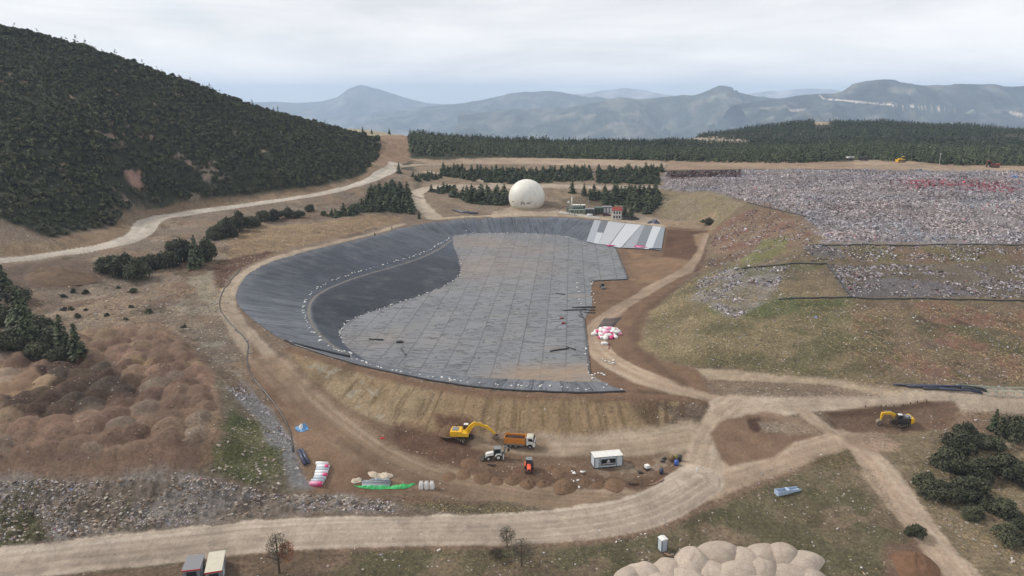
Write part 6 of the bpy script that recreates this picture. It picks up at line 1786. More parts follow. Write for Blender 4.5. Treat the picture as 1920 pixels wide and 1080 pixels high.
o = tag(MB().cyl((0, 0, .7), .12, 1.4, 'z', 10).box(-.25, .25, -.2, .2, 1.3, 1.6, .04).box(-.3, .3, -.3, .3, 0, .1, .02).build('marker_post', paint_mat('faded_red', (150, 90, 90), .6, .2)), 'short faded red marker post below the sack heap', 'post'); o.location = P(1142, 654)
# rolls at the foot of the silver strips
for (px, py, mt, lab, ln) in [(1145,462.5,BAGP,'left bright pink roll at the foot of the silver strips',3.4),(1198,463.5,BAGP,'bright pink wrapped roll on the brightest strips, upper one',4),(1203,465.5,BAGL,'pale pink wrapped roll just below the upper bright pink one',4.5),(1228,468.5,PIPEN,'dark roll at the right foot of the silver strips',5)]:
    o = tag(MB().cyl((0, 0, .3), .34, ln, 'x', 14, bev=.05).build('liner_roll', mt, None, True), lab, 'liner roll', 'rolls at the foot of the strips'); o.location = P(px, py) + np.array([0, 0, .15]); o.rotation_euler = (0, 0, -.15)
# roll of black sheet along the near left rim
pipe_run('liner_roll', 'long black liner roll on the slope at the near left rim of the pit', 'liner roll', [(535,639),(560,648),(600,658),(640,667),(656,670)], .34, PIPEB, n=10)
pipe_run('anchor_fold', 'black folded liner edge along the near rim of the pit', 'liner edge', [(545,645),(620,670),(700,692),(800,713),(900,728),(1000,735),(1100,738),(1172,735)], .22, PIPEB, n=8)
pipe_run('anchor_fold', 'dark liner edge running down the right side of the pit floor', 'liner edge', [(1095,598),(1100,640),(1104,690),(1106,702)], .22, PIPEB)
pipe_run('anchor_fold', 'dark liner edge along the notch at the right of the pit floor', 'liner edge', [(1109,528),(1140,526),(1177,524.5)], .22, PIPEB, step=1.5)
pipe_run('anchor_fold', 'dark liner edge between the notch and the silver strips', 'liner edge', [(1177,523),(1166,495),(1154,465)], .22, PIPEB)
# things lying on the pit floor
for (a, b, r, lab) in [((692,637),(719,639),.22,'dark pipe lying on the left of the pit floor'),((752,655),(761,667),.16,'short slanting pipe below the black bundle on the pit floor'),((1031,660),(1066,655),.22,'dark pipe lying near the sandy patch of the pit floor'),((1062,651),(1079,657),.16,'short pipe touching the pipe near the sandy patch'),
    ((1056,583),(1098,582),.2,'long dark pipe at the right edge of the floor, front one of the heap'),((1072,578),(1117,577),.22,'dark pipe at the back of the heap on the right edge of the floor'),((1080,581),(1116,583),.16,'dark pipe in the middle of the heap on the right edge of the floor'),((1095,587),(1117,588),.16,'short dark pipe at the foot of the heap on the right edge of the floor'),((1087,583),(1091,592),.2,'short dark pipe standing out of the heap towards the foreground'),((1042,551),(1060,553),.16,'dark pipe beside the mud stain on the pit floor'),((1086,592),(1094,597),.16,'dark pipe scrap at the right floor edge below the heap')]:
    pipe_run('loose_pipe', lab, 'pipe', [a, b], r, PIPEB, .1)
t = thing('bundle', 'small black bundle of tools and sheets on the left of the pit floor', 'bundle', P(750, 643) + np.array([0, 0, .1]), .2)
link('sheet', sack_mesh('sheet', 1.0, .6, .4, DARK, 3.3, 2, .3), t); MB().box(-.4, .3, -.2, .3, .4, .75, .05).build('tool_box', GREYM, t); MB().tube([(.2, 0, .4), (1.4, .2, .15)], .06).build('bar', PIPEB, t)
for (px, py, lab) in [(1053,598,'upper one of two small red scraps on the pit floor'),(1057,607.5,'lower one of two small red scraps on the pit floor')]:
    o = link('red_scrap', sack_mesh('red_scrap', .6, .35, .3, paint_mat('red_scrap', (130, 50, 58), .6, .2), px, 2, .3)); o.location = P(px, py) + np.array([0, 0, .1]); tag(o, lab, 'scrap', 'red scraps on the floor')
# white sandbags weighing down the sheets
sbm = [sack_mesh('sandbag', .30, .18, .15, BAGW, i * 2.3, 1, .2) for i in range(3)]
def bags(pl, n, label, group, off=0, jit=.5, zo=.1, seed=1, sc=1.0):
    Q = smooth_line(pl, 2); s = np.concatenate([[0], np.cumsum(np.hypot(*np.diff(Q, axis=0).T))]); rg = np.random.default_rng(seed)
    for i in range(n):
        t = s[-1] * (i + rg.uniform(-1.1, 1.1)) / n; x = np.interp(t, s, Q[:, 0]) + rg.normal() * jit * .5; y = np.interp(t, s, Q[:, 1]) + rg.normal() * jit
        o = link('sandbag', sbm[i % 3]); o.location = (x, y, ground(x, y) + zo); o.rotation_euler = (0, 0, rg.uniform(0, 3.14)); q = sc * rg.uniform(.5, 1.5); o.scale = (q, q, q)
        tag(o, label, 'sandbag', group)
off_b = wpl([(a - (3 if a < 640 else 1), b - (1.5 if a > 600 else 0), c) for a, b, c in BENCH_O])
bags(off_b, 105, 'white sandbag in the row along the bench of the pit slope', 'sandbags along the slope bench', seed=3)
bags(wpl(FLOOR_L[1:9]), 70, 'white sandbag at the foot of the dark inner slope on the floor edge', 'sandbags at the foot of the inner slope', seed=4, sc=.8)
bags([P(a, b)[:2] for a, b in [(1083,528),(1086,560),(1090,575)]], 9, 'white sandbag in the short row left of the road roller', 'sandbags in the short row', seed=5)
bags([P(a, b)[:2] for a, b in [(1108,528),(1112,560),(1114,574)]], 8, 'white sandbag on the right edge of the floor sheet beside the road roller', 'sandbags on the right floor edge', seed=6)
bags([P(a, b)[:2] for a, b in [(1101,640),(1103,680),(1103,704),(1138,722)]], 16, 'white sandbag along the lower right edge of the floor sheet', 'sandbags on the lower right edge', seed=7)
bags([P(a, b)[:2] for a, b in [(1135,703),(1100,702)]], 8, 'white sandbag in the cross row at the lower right corner of the floor', 'sandbags in the corner row', seed=8)
bags([P(a, b)[:2] for a, b in [(645,655),(690,684),(780,704),(900,720),(1040,728),(1165,731)]], 46, 'white sandbag along the near rim of the pit floor', 'sandbags along the near rim', seed=9, jit=1.0)
bags(wpl([(870,438,4.8),(960,438,4.9),(1050,441,5),(1098,453,5)]), 14, 'white sandbag at the foot of the far slope', 'sandbags at the foot of the far slope', seed=10)
bags([P(a, b)[:2] for a, b in [(1125,677),(1150,680),(1160,683)]], 10, 'small white rag on the track below the sack heap', 'white rags on the track', seed=11, jit=1.2)
bags([P(a, b)[:2] for a, b in [(1065,893),(1078,900),(1092,896)]], 12, 'small white scrap on the reddish soil left of the office container', 'white scraps left of the office', seed=12, jit=1.6, zo=.25)
# navy pipes left of the dome
for i in range(7):
    pipe_run('navy_pipe', 'navy blue pipe in the loose bundle on the ground left of the dome', 'pipe', [(848 + i * 2.5, 394 + i * .9), (884 + i * 2.2, 400 + (i % 3) * .9)], .3, PIPEN, .15 * (i % 2), 'navy pipes left of the dome')
# dark pipes beside the right hand road
for i, (a, b, r) in enumerate([((1684,722),(1790,725),.2),((1690,724),(1770,728),.22),((1712,727),(1800,728),.24),((1730,730),(1812,732),.24),((1700,726),(1790,731),.2),((1790,725),(1838,738),.26),((1800,728),(1842,739),.26),((1795,724),(1850,732),.22),((1762,732),(1835,738),.2),((1810,727),(1850,735),.22),((1674,723),(1700,724),.18)]):
    pipe_run('dark_pipe', 'long dark pipe in the tangled stack beside the right hand road', 'pipe', [a, b], r, PIPEB if i % 2 else PIPEN, .14 * (i % 3), 'dark pipes beside the right hand road')
pipe_run('pale_rail', 'long pale rail lying behind the green plot beside the right hand road', 'rail', [(1790,723),(1850,728),(1935,731)], .1, PALEG, .3)
# black drain pipes over the landfill
for pl, lab in [([(1510,461),(1560,461.5),(1640,460),(1760,459),(1925,459.5)], 'black drain pipe along the front edge of the refuse plateau'),([(1378,506),(1450,499),(1550,495)],'black drain pipe on the left of the upper terrace'),([(1550,495),(1572,522),(1597,556)],'black drain pipe running down between the two terraces'),([(1460,562),(1520,559),(1597,558)],'black drain pipe on the left of the lower terrace'),([(1597,558),(1700,561),(1800,563),(1925,565)],'long black drain pipe along the right of the lower terrace'),([(1400,380),(1450,392),(1510,405),(1535,418)],'black drain pipe along the left edge of the refuse plateau')]:
    pipe_run('drain_pipe', lab, 'pipe', pl, .2, PIPEB)
# steel trough in the grass
p0, p1 = P(1459, 931), P(1502, 920)
t = thing('steel_trough', 'pale blue tapered steel trough lying on the grass triangle', 'trough', p0 + np.array([0, 0, .05]), math.atan2(p1[1] - p0[1], p1[0] - p0[0]))
BST = paint_mat('pale_blue_steel', (168, 186, 208), .4, .12, .9); L_ = float(np.hypot(*(p1 - p0)[:2]))
b = MB(); b.prism([(0, 0), (L_, 0), (L_, .35), (0, .95)], -.08, .0, .01).prism([(0, 0), (L_, 0), (L_, .35), (0, .95)], .95, 1.03, .01); b.box(0, L_, 0, .95, 0, .08, .01)
b.build('channel', BST, t); MB().box(L_ * .42, L_ * .5, -.04, 1.0, .45, .75, .02).build('cross_bar', BST, t); MB().box(-.06, 0, -.08, 1.03, 0, .95, .01).build('end_plate', BST, t)
# junk round the office
def barrel(label, px, py, mat, h=1.0, r=.38):
    t = thing('barrel', label, 'barrel', P(px, py), 0, 'barrels beside the office'); MB().cyl((0, 0, h / 2), r, h, 'z', 18, bev=.03).build('drum', mat, t, True)
    b = MB()
    for z in (.33, .66): b.cyl((0, 0, h * z), r + .025, .06, 'z', 18)
    b.build('hoop', mat, t)
barrel('blue barrel in front of the brown ones right of the office', 1268, 872, paint_mat('blue_plastic', (62, 92, 168), .4, .1, .9)); barrel('dark blue barrel standing alone between office and brown barrels', 1240, 888, paint_mat('navy_plastic', (46, 56, 78), .4, .1, .9))
barrel('rusty brown barrel at the left of the barrel group', 1259, 864, paint_mat('rusty_barrel', (120, 98, 66), .6, .4), 1.1, .5); barrel('olive yellow barrel in the middle of the barrel group', 1267, 863, paint_mat('olive_barrel', (130, 122, 64), .5, .3), 1.1, .45); barrel('black barrel at the right end of the barrel group', 1274, 864, DARK, 1.2, .4)
t = thing('water_tank', 'small pale cube tank on a dark pallet between office and barrels', 'tank', P(1213, 880), .4); MB().box(-.4, .4, -.4, .4, .35, .95, .06).build('tank_body', BAGW, t); MB().box(-.5, .5, -.5, .5, 0, .35, .03).build('pallet', DARK, t)
for (px, py, lab) in [(1245,861,'dark rubber scrap behind the lone dark barrel'),(1201,887,'small dark scrap between office and lone barrel'),(1242,866,'brown leather scrap beside the barrel group')]:
    o = link('scrap', sack_mesh('scrap', .5, .3, .3, DARK, px * .1, 2, .35)); o.location = P(px, py); tag(o, lab, 'scrap', 'scraps near the office')
o = tag(MB().box(-.1, .1, -.1, .1, -.1, .95, .02).box(-.12, .12, -.12, .12, .9, 1.0, .02).build('marker_post', WSIGN), 'white marker post at the bend of the road right of the office', 'post'); o.location = P(1306, 886); o.rotation_euler = (.1, .05, 0)
PLANK = plainmat('weathered_plank', (150, 122, 104), .9, .1); DPL = plainmat('dark_timber', (78, 66, 60), .9, .1)
for (a, b, mt, lab) in [((1177,908),(1198,909),DPL,'thick dark beam in the ditch below the office'),((1217,911),(1236,904),PLANK,'pale reddish plank sticking out of the ditch, left one'),((1222,902),(1224,906),PLANK,'short pale plank in the ditch beside the dark beam'),((1236,905),(1243,898),PLANK,'pale plank leaning at the right end of the ditch'),((914,872),(930,874),DPL,'dark beam lying between loader and tractor'),((1245,1039),(1260,1046),PLANK,'pale plank lying beside the portable toilet')]:
    A, B = P(*a), P(*b); L2 = float(np.hypot(*(B - A)[:2])); o = tag(MB().box(0, L2, -.12, .12, 0, .12, .01).box(L2 * .3, L2 * .8, -.3, -.15, -.02, .1, .01).build('plank', mt), lab, 'plank'); o.location = A + np.array([0, 0, .12]); o.rotation_euler = (0, -.05, math.atan2(B[1] - A[1], B[0] - A[0]))

# heaps ----------------------------------------------------------------------
def heap_mesh(seed, mat, rough=.10, pw=1.5, flat=False):
    """a tipped heap of radius 1 and height 1, uneven outline"""
    V = []; nr, na = 16, 44
    for i in range(nr + 1):
        q = i / nr
        for j in range(na):
            a = 6.2832 * j / na
            R = 1 + .13 * float(vnoise(np.array([math.cos(a) * 1.3 + seed * 3]), np.array([math.sin(a) * 1.3]), 2)[0])
            x, y = math.cos(a) * q * R, math.sin(a) * q * R
            if flat:
                z = (1 - q ** 2.3) * (1 + .16 * x)  - .5 * max(0, q - .92)
            else: z = 1 - q ** pw
            z += rough * float(fbm(np.array([x + seed * 5.]), np.array([y]), .45, 5, 6, .62)[0]) * (1 - q) - .12 * q
            V.append((x, y, z))
    Fq = [(i * na + j, i * na + (j + 1) % na, (i + 1) * na + (j + 1) % na, (i + 1) * na + j) for i in range(nr) for j in range(na)]
    return mesh_np('heap', V, Fq, [mat], True)
def soilmat(name, a, b, sp=.4):
    m = NT(name); co = m.coord('Object'); oi = m.add('ShaderNodeObjectInfo')
    c = m.mix(m.ramp(m.noise(co, 3, 6, .7), (.35, 0), (.65, 1)), C(*a), C(*b))
    c = m.mix(1.0, c, m.ramp(oi.outputs['Random'], (0, .9), (1, 1.1)), 'MULTIPLY')
    c = m.mix(1.0, c, m.ramp(m.noise(co, 18, 4, .75), (.3, .75), (.7, 1.2)), 'MULTIPLY')
    m.set(Base_Color=c, Roughness=.95); m.bsdf.inputs['Specular IOR Level'].default_value = .1
    m.bump(m.noise(co, 9, 5, .7), .6, .15); return m.m
GRAV = soilmat('pale_gravel', (178,162,147), (198,182,166)); BRS = soilmat('brown_tipped_soil', (108,86,68), (134,108,86)); RDS = soilmat('red_tipped_soil', (118,88,68), (136,106,84))
gm = [heap_mesh(i, GRAV, .10, 1.15, True) for i in range(4)]; bmh = [heap_mesh(10 + i, BRS, .4) for i in range(4)]; rm = heap_mesh(20, RDS, .3, 1.6)
gh = [(1350,1030,34,'top left gravel heap with the highest rounded crest'),(1298,1052,34,'gravel heap left of the highest one'),(1398,1042,32,'gravel heap right of the highest one'),(1430,1034,30,'gravel heap at the top middle of the dump'),(1470,1036,34,'broad gravel heap at the top right of the dump'),(1500,1048,30,'gravel heap on the right shoulder of the dump'),(1252,1064,32,'gravel heap at the upper left of the dump'),(1210,1070,30,'gravel heap second from the left corner'),(1178,1078,28,'gravel heap in the left corner of the dump'),(1330,1066,34,'gravel heap in the middle left of the dump'),(1380,1070,34,'gravel heap in the centre of the dump'),(1432,1066,32,'gravel heap in the middle right of the dump'),(1480,1072,34,'gravel heap at the lower right of the dump'),(1520,1080,30,'gravel heap in the right corner of the dump'),(1290,1084,34,'gravel heap at the lower left of the dump, cut by the picture edge'),(1350,1096,34,'gravel heap at the bottom middle, cut by the picture edge'),(1420,1096,34,'gravel heap at the bottom right, cut by the picture edge'),(1240,1092,32,'gravel heap at the bottom left, cut by the picture edge')]
for i, (px, py, r, lab) in enumerate(gh):
    p = P(px, py + 6); R_ = r * 1.15 * math.hypot(p[1], HC) / F; o = link('gravel_heap', gm[i % 4]); o.location = p - np.array([0, 0, .1]); o.rotation_euler = (0, 0, i * 1.3); o.scale = (R_ * (1.2 + .25 * math.sin(i * 2.7)), R_ * .92, R_ * (.5 + .1 * math.sin(i * 1.9)))
    tag(o, lab, 'gravel heap', 'pale gravel heaps in the foreground')
for i, (px, py, r, h, lab) in enumerate([(990,912,16,.75,'brown soil heap right in front of the orange tractor'),(1019,910,14,.6,'brown soil heap right of the one before the tractor'),(1061,915,23,.6,'largest brown soil heap along the inner track'),(1096,908,15,.5,'brown soil heap right of the largest one'),(1120,912,14,.4,'greyish soil heap second from the right end of the row'),(1152,913,20,.35,'low soil heap at the right end of the row'),(960,905,17,.5,'greyish brown soil heap left of the tractor'),(932,905,15,.5,'soil heap second left of the tractor'),(905,900,18,.45,'soil heap third left of the tractor'),(870,893,17,.4,'low soil heap below the white loader'),(880,872,18,.4,'low reddish soil heap left of the white loader'),(1048,888,16,.45,'soil heap between tractor and office'),(1072,884,12,.4,'small reddish soil heap left of the office'),(1033,879,11,.35,'small soil heap behind the largest one'),(842,896,16,.3,'flat soil heap at the left end of the row')]):
    p = P(px, py - r * .25); R_ = r * p[1] / F; o = link('soil_heap', bmh[i % 4]); o.location = p - np.array([0, 0, .05]); o.rotation_euler = (0, 0, i * 2.1); o.scale = (R_ * (1.25 + .25 * math.sin(i * 4.1)), R_ * 1.2, R_ * h * .85)
    tag(o, lab, 'soil heap', 'brown soil heaps along the inner track')
for (px, py, r, h, mt, lab) in [(848,806,30,.5,bmh[1],'tall dark brown soil heap behind the yellow excavator'),(1714,1058,52,.4,rm,'broad red brown soil mound beside the dirt track in the right foreground')]:
    p = P(px, py); R_ = r * p[1] / F; o = link('soil_heap', mt); o.location = p - np.array([0, 0, .1]); o.scale = (R_, R_, R_ * h); tag(o, lab, 'soil heap')
p = P(107, 545); o = link('soil_heap', heap_mesh(31, soilmat('dull_soil', (104,86,72), (124,104,86)), .3, 1.5)); R_ = 90 * p[1] / F; o.location = P(105, 520) - np.array([0, 0, .6]); o.scale = (R_, R_ * .55, R_ * .28); tag(o, 'large smooth brown soil mound below the left road', 'soil heap')

# two people on the rim --------------------------------------------------------
def person(label, px, py, rz):
    J = {'pelvis': (0, 0, .92), 'chest': (0, .02, 1.3), 'neck': (0, .02, 1.48), 'head': (0, .05, 1.62), 'top': (0, .05, 1.76)}
    E = [('pelvis', 'chest'), ('chest', 'neck'), ('neck', 'head'), ('head', 'top')]; Rr = {'pelvis': .15, 'chest': .17, 'neck': .07, 'head': .1, 'top': .075}
    for s, n in ((-1, 'l'), (1, 'r')):
        J.update({n + 'hip': (s * .1, 0, .86), n + 'knee': (s * .12, .03 * s, .47), n + 'ankle': (s * .13, .06 * s, .08), n + 'toe': (s * .14, .06 * s + .14, .03), n + 'sho': (s * .19, .02, 1.4), n + 'elb': (s * .27, .0, 1.12), n + 'wri': (s * .26, .1, .88), n + 'hand': (s * .25, .13, .78)})
        Rr.update({n + 'hip': .11, n + 'knee': .075, n + 'ankle': .05, n + 'toe': .04, n + 'sho': .075, n + 'elb': .05, n + 'wri': .035, n + 'hand': .04})
        E += [('pelvis', n + 'hip'), (n + 'hip', n + 'knee'), (n + 'knee', n + 'ankle'), (n + 'ankle', n + 'toe'), ('chest', n + 'sho'), (n + 'sho', n + 'elb'), (n + 'elb', n + 'wri'), (n + 'wri', n + 'hand')]
    ks = list(J); me = bpy.data.meshes.new('person'); me.from_pydata([J[k] for k in ks], [(ks.index(a), ks.index(b)) for a, b in E], [])
    o = link('person', me); o.location = P(px, py); o.rotation_euler = (0, 0, rz)
    md = o.modifiers.new('skin', 'SKIN'); o.modifiers.new('sub', 'SUBSURF').render_levels = 2
    for i, k in enumerate(ks):
        q = me.skin_vertices[0].data[i]; q.radius = (Rr[k], Rr[k]); q.use_root = (i == 0)
    me.materials.append(paint_mat('dark_work_clothes', (44, 44, 50), .8, .1)); tag(o, label, 'person'); return o
person('person in dark clothes standing on the far left rim, nearer the branch road', 735, 431, 2.2)
person('person in dark clothes standing farther left on the rim of the pit', 703, 444, .6)
# ------------------------------------------------------------------ refuse, rubble, grass: things nobody could count
def scraps(name, x, y, size, cols, prob, seed, lift=.1, tilt=.6, zone=False):
    rg = np.random.default_rng(seed); n = len(x)
    cen = np.stack([x, y, HF(x, y) + rg.uniform(.0, lift, n)], 1)
    nr = rg.normal(size=(n, 3)) * tilt + np.array([0, -.15, 1])
    v, f = quads(cen, nr, rg.lognormal(0, .35, n) * size, rg, 1.0)
    ci = rg.choice(len(cols), n, p=np.array(prob) / sum(prob)); c = np.array(cols)[ci] * rg.uniform(.75, 1.2, (n, 1))
    if zone:
        a = np.clip(fbm(x, y, 22, 4, 84), -1, 1)[:, None]; b = np.clip(fbm(x, y * 2.2, 9, 3, 85), -1, 1)[:, None]; c = c * .66 + c.mean(0) * .34; c = c * (1 + .2 * b + .12 * a) * (1 + a * np.array([.07, -.02, -.09]))
    me = mesh_np(name, v, f, [SCRAPM]); set_attr(me, 'Col', 'FLOAT_COLOR', np.repeat(np.concatenate([c, np.ones((n, 1))], 1), 4, 0))
    tag(link(name, me), kind='stuff')
m = NT('scrap_sheets'); m.set(Base_Color=m.attr('Col').outputs['Color'], Roughness=.7); m.bsdf.inputs['Specular IOR Level'].default_value = .25; SCRAPM = m.m
def pts_in(pl, n, seed, world=False):
    w = np.array(pl if world else PX(pl)); rg = np.random.default_rng(seed)
    x = rg.uniform(w[:, 0].min(), w[:, 0].max(), n); y = rg.uniform(w[:, 1].min(), w[:, 1].max(), n); k = inside([tuple(q) for q in w], x, y); return x[k], y[k]
WHT_, GRY_, LIL_, DRK_, BRN_, RED_, BLU_, TAN_ = [C(*q) for q in ((206,200,202),(172,166,168),(172,162,172),(104,97,99),(128,112,104),(182,92,104),(110,128,170),(172,156,142))]
x, y = pts_in([(1250,322),(1600,320),(1920,323),(2150,325),(2150,455),(1920,456),(1545,454),(1535,430),(1500,402),(1400,379),(1300,361),(1246,350)], 170000, 3)
px_, py_ = proj(x, y, HF(x, y)); k = (px_ < 2050) & (sdist(RF, x, y) > -1 + 3.5 * fbm(x, y, 7, 3, 86)); x, y, px_, py_ = x[k], y[k], px_[k], py_[k]
dark = (fbm(x, y, 14, 4, 80) + .5 * fbm(x, y, 50, 2, 81) > .34); dark |= near_line([(1590,380),(1640,374),(1690,362),(1725,356)], px_, py_)[0] < 2.5; redz = np.exp(-(((px_ - 1745) / 45) ** 2 + ((py_ - 345) / 7) ** 2)) + np.exp(-(((px_ - 1850) / 45) ** 2 + ((py_ - 350) / 9) ** 2)); rgx = np.random.default_rng(4).uniform(size=len(x))
isred = rgx < redz * .6; topd = (px_ < 1390) & (py_ < 333) & (rgx < .85)
near = y < 290
cover = (fbm(x, y, 26, 4, 87) > .5) & (np.random.default_rng(6).uniform(size=len(x)) < .7)
std = ~isred & ~topd & ~cover
scraps('refuse', x[std & ~dark], y[std & ~dark], .30, [WHT_, GRY_, LIL_, DRK_, BRN_, RED_, BLU_, TAN_], [34, 30, 14, 7, 6, 1.6, 1.2, 7], 5, .35, zone=True)
scraps('refuse', x[std & dark], y[std & dark], .32, [WHT_, GRY_, LIL_, DRK_, BRN_, RED_, BLU_], [20, 26, 16, 20, 12, 2, 1.2], 6, .3, zone=True)
scraps('refuse', x[isred], y[isred], .45, [RED_, C(150,84,96), GRY_], [5, 4, 2], 7, .4)
scraps('refuse', x[topd], y[topd], .45, [C(92,62,60), C(80,56,54), DRK_, GRY_], [5, 4, 2, 1], 8, .4)
def litter(pl, n, size, prob, seed, world=False):
    x, y = pts_in(pl, n, seed, world); k = fbm(x, y, 5, 3, seed) > -.15; x, y = x[k], y[k]
    scraps('litter', x, y, size, [WHT_, GRY_, LIL_, DRK_, BRN_, RED_, BLU_, TAN_], prob, seed + 1, .1)
PRB = [20, 26, 16, 16, 12, 1, 1.5, 12]
litter([(1310,520),(1390,503),(1480,500),(1440,560),(1380,600),(1300,572)], 9000, .3, PRB, 21)
litter([(1550,497),(1920,497),(2050,497),(2050,562),(1590,557)], 12000, .3, [10, 24, 16, 20, 20, 1, 1, 10], 22)
litter([(1500,462),(2050,462),(2050,492),(1520,490)], 5000, .28, PRB, 23)
litter([(1215,602),(1310,515),(1920,566),(2050,570),(2050,722),(1680,728),(1420,698),(1250,672)], 9000, .16, [24, 20, 10, 10, 14, .5, .5, 20], 24)
litter([(430,735),(450,722),(500,765),(545,825),(562,890),(545,900),(535,850),(505,800),(470,775)], 4200, .2, [30, 30, 20, 8, 6, .3, 1, 10], 25)
litter([(0,905),(200,900),(350,890),(440,905),(540,930),(620,928),(740,938),(740,955),(600,958),(400,980),(200,1000),(0,1020)], 9000, .16, [14, 24, 16, 14, 16, .5, 1, 20], 26)
litter([(1340,430),(1440,390),(1530,430),(1520,480),(1400,500),(1320,500)], 5000, .3, [8, 20, 12, 22, 26, 1, .5, 12], 27)
litter([(600,1020),(1000,1014),(1280,956),(1480,862),(1590,842),(1690,960),(1770,1080),(600,1080)], 900, .14, [20, 10, 4, 2, 4, 0, 0, 20], 28)

# broken stone on slopes
def stones(name, pl, n, smin, smax, cols, seed, flat=.55, world=False):
    x, y = pts_in(pl, n, seed, world); rg = np.random.default_rng(seed)
    k = fbm(x, y, 4, 3, seed) > -.25; x, y = x[k], y[k]; n = len(x)
    s = smin + (smax - smin) * rg.uniform(size=n) ** 7
    base = np.array([(1,0,0),(-1,0,0),(0,1,0),(0,-1,0),(0,0,1),(0,0,-1)], float) ; tri = np.array([(0,2,4),(2,1,4),(1,3,4),(3,0,4),(2,0,5),(1,2,5),(3,1,5),(0,3,5)])
    cub = np.array([(a, b, c) for a in (-1, 1) for b in (-1, 1) for c in (-1, 1)], float); qf = np.array([(0,1,3,2),(4,6,7,5),(0,4,5,1),(2,3,7,6),(0,2,6,4),(1,5,7,3)])
    V = cub[None] * rg.uniform(.5, 1.0, (n, 8, 1)) * np.array([1, 1, .75]) * np.stack([rg.uniform(.6, 1.2, n), rg.uniform(.5, 1, n), rg.uniform(.3, .8, n) * flat * 1.4], 1)[:, None]
    a, b = rg.uniform(0, 6.28, n), rg.uniform(-.6, .6, n)
    X = V[..., 0] * np.cos(a)[:, None] - V[..., 1] * np.sin(a)[:, None]; Y = V[..., 0] * np.sin(a)[:, None] + V[..., 1] * np.cos(a)[:, None]
    Z = V[..., 2] * np.cos(b)[:, None] + X * np.sin(b)[:, None]
    V = np.stack([X, Y, Z], 2) * s[:, None, None] + np.stack([x, y, HF(x, y) + s * .15], 1)[:, None]
    me = mesh_np(name, V.reshape(-1, 3), (qf[None] + (np.arange(n) * 8)[:, None, None]).reshape(-1, 4), [SCRAPM])
    c = np.array(cols)[rg.integers(0, len(cols), n)] * rg.uniform(.8, 1.15, (n, 1)); set_attr(me, 'Col', 'FLOAT_COLOR', np.repeat(np.concatenate([c, np.ones((n, 1))], 1), 8, 0))
    tag(link(name, me), kind='stuff')
ST = [C(176,162,148), C(158,143,129), C(192,182,172), C(146,131,119)]
stones('rubble', [(-40,920),(0,905),(200,900),(350,892),(440,906),(540,930),(620,928),(740,940),(735,955),(600,956),(400,978),(200,998),(0,1022),(-40,1030)], 13000, .05, .42, ST + [C(140,118,98), C(126,104,86)], 61)
stones('rubble', [(390,880),(440,800),(470,765),(530,830),(555,900),(540,925),(440,900)], 1600, .07, .4, ST, 62)
stones('rubble', [(330,560),(440,560),(470,660),(470,720),(420,700),(330,625),(230,590),(120,600),(200,530)], 3000, .1, .55, ST, 63)
stones('rubble', [(0,560),(200,530),(420,450),(700,415),(640,440),(450,500),(330,600),(150,620)], 2600, .1, .6, ST, 64)
stones('rubble', [(1735,790),(1800,775),(1920,800),(1920,1080),(1850,1080),(1780,1000),(1700,900)], 2600, .06, .4, ST, 65)
stones('rubble', [(600,1030),(1000,1020),(1280,960),(1480,870),(1600,860),(1690,970),(1760,1080),(600,1080)], 1500, .05, .3, ST, 66)
stones('rubble', [(1340,716),(1560,728),(1650,742),(1480,745),(1370,742)], 900, .06, .3, ST, 67)
stones('rubble', [(545,660),(700,705),(900,745),(1280,750),(1340,770),(1200,812),(900,830),(720,792),(600,735)], 2200, .06, .3, [C(176,160,134), C(150,128,100)], 68)
stones('rubble', [(0,650),(300,610),(400,700),(420,800),(400,880),(200,890),(0,890)], 5500, .04, .3, [C(164,140,116), C(140,112,90), C(118,92,76)], 69)
stones('rubble', [(860,930),(1290,890),(1300,860),(1170,850),(1000,870),(740,800),(640,780),(700,860)], 1800, .05, .25, ST, 70)
stones('rubble', [(1240,360),(1390,385),(1330,430),(1245,415)], 900, .15, .6, ST, 71)
stones('rubble', [(800,362),(1100,355),(1160,395),(900,398),(820,395)], 900, .15, .7, ST, 72)

# grass and dry tufts
def tufts(name, pl, n, h, cols, seed, thr=-.2, sc=6, world=False):
    x, y = pts_in(pl, n, seed, world); rg = np.random.default_rng(seed)
    k = fbm(x, y, sc, 4, seed + 1) > thr; x, y = x[k], y[k]; n = len(x)
    a = rg.uniform(0, 3.14, n); w = h * rg.uniform(.5, 1.1, n); hh = h * rg.uniform(.25, .6, n); z = HF(x, y) - .03
    dx, dy = np.cos(a) * w, np.sin(a) * w; lx, ly = rg.normal(size=n) * h * .7, h * .8 + rg.normal(size=n) * h * .4
    V = np.stack([np.stack([x - dx, y - dy, z], 1), np.stack([x + dx, y + dy, z], 1), np.stack([x + dx * 1.2 + lx, y + dy * 1.2 + ly, z + hh], 1), np.stack([x - dx * 1.2 + lx, y - dy * 1.2 + ly, z + hh * .8], 1)], 1)
    me = mesh_np(name, V.reshape(-1, 3), np.arange(4 * n).reshape(-1, 4), [SCRAPM])
    c = np.array(cols)[rg.integers(0, len(cols), n)] * rg.uniform(.75, 1.2, (n, 1)); set_attr(me, 'Col', 'FLOAT_COLOR', np.repeat(np.concatenate([c, np.ones((n, 1))], 1), 4, 0))
    tag(link(name, me), kind='stuff')
GG = [C(100,100,64), C(116,110,76), C(90,92,58)]; GD = [C(170,148,110), C(154,134,100), C(180,158,120)]
tufts('grass', [(600,1035),(1000,1028),(1260,985),(1480,890),(1590,850),(1640,880),(1690,970),(1770,1085),(600,1100)], 26000, .16, GG + GD[:1], 31, -.05, 9)
tufts('grass', [(415,850),(440,790),(470,778),(528,830),(530,890),(470,912),(405,882)], 5200, .2, GG, 32, -.3)
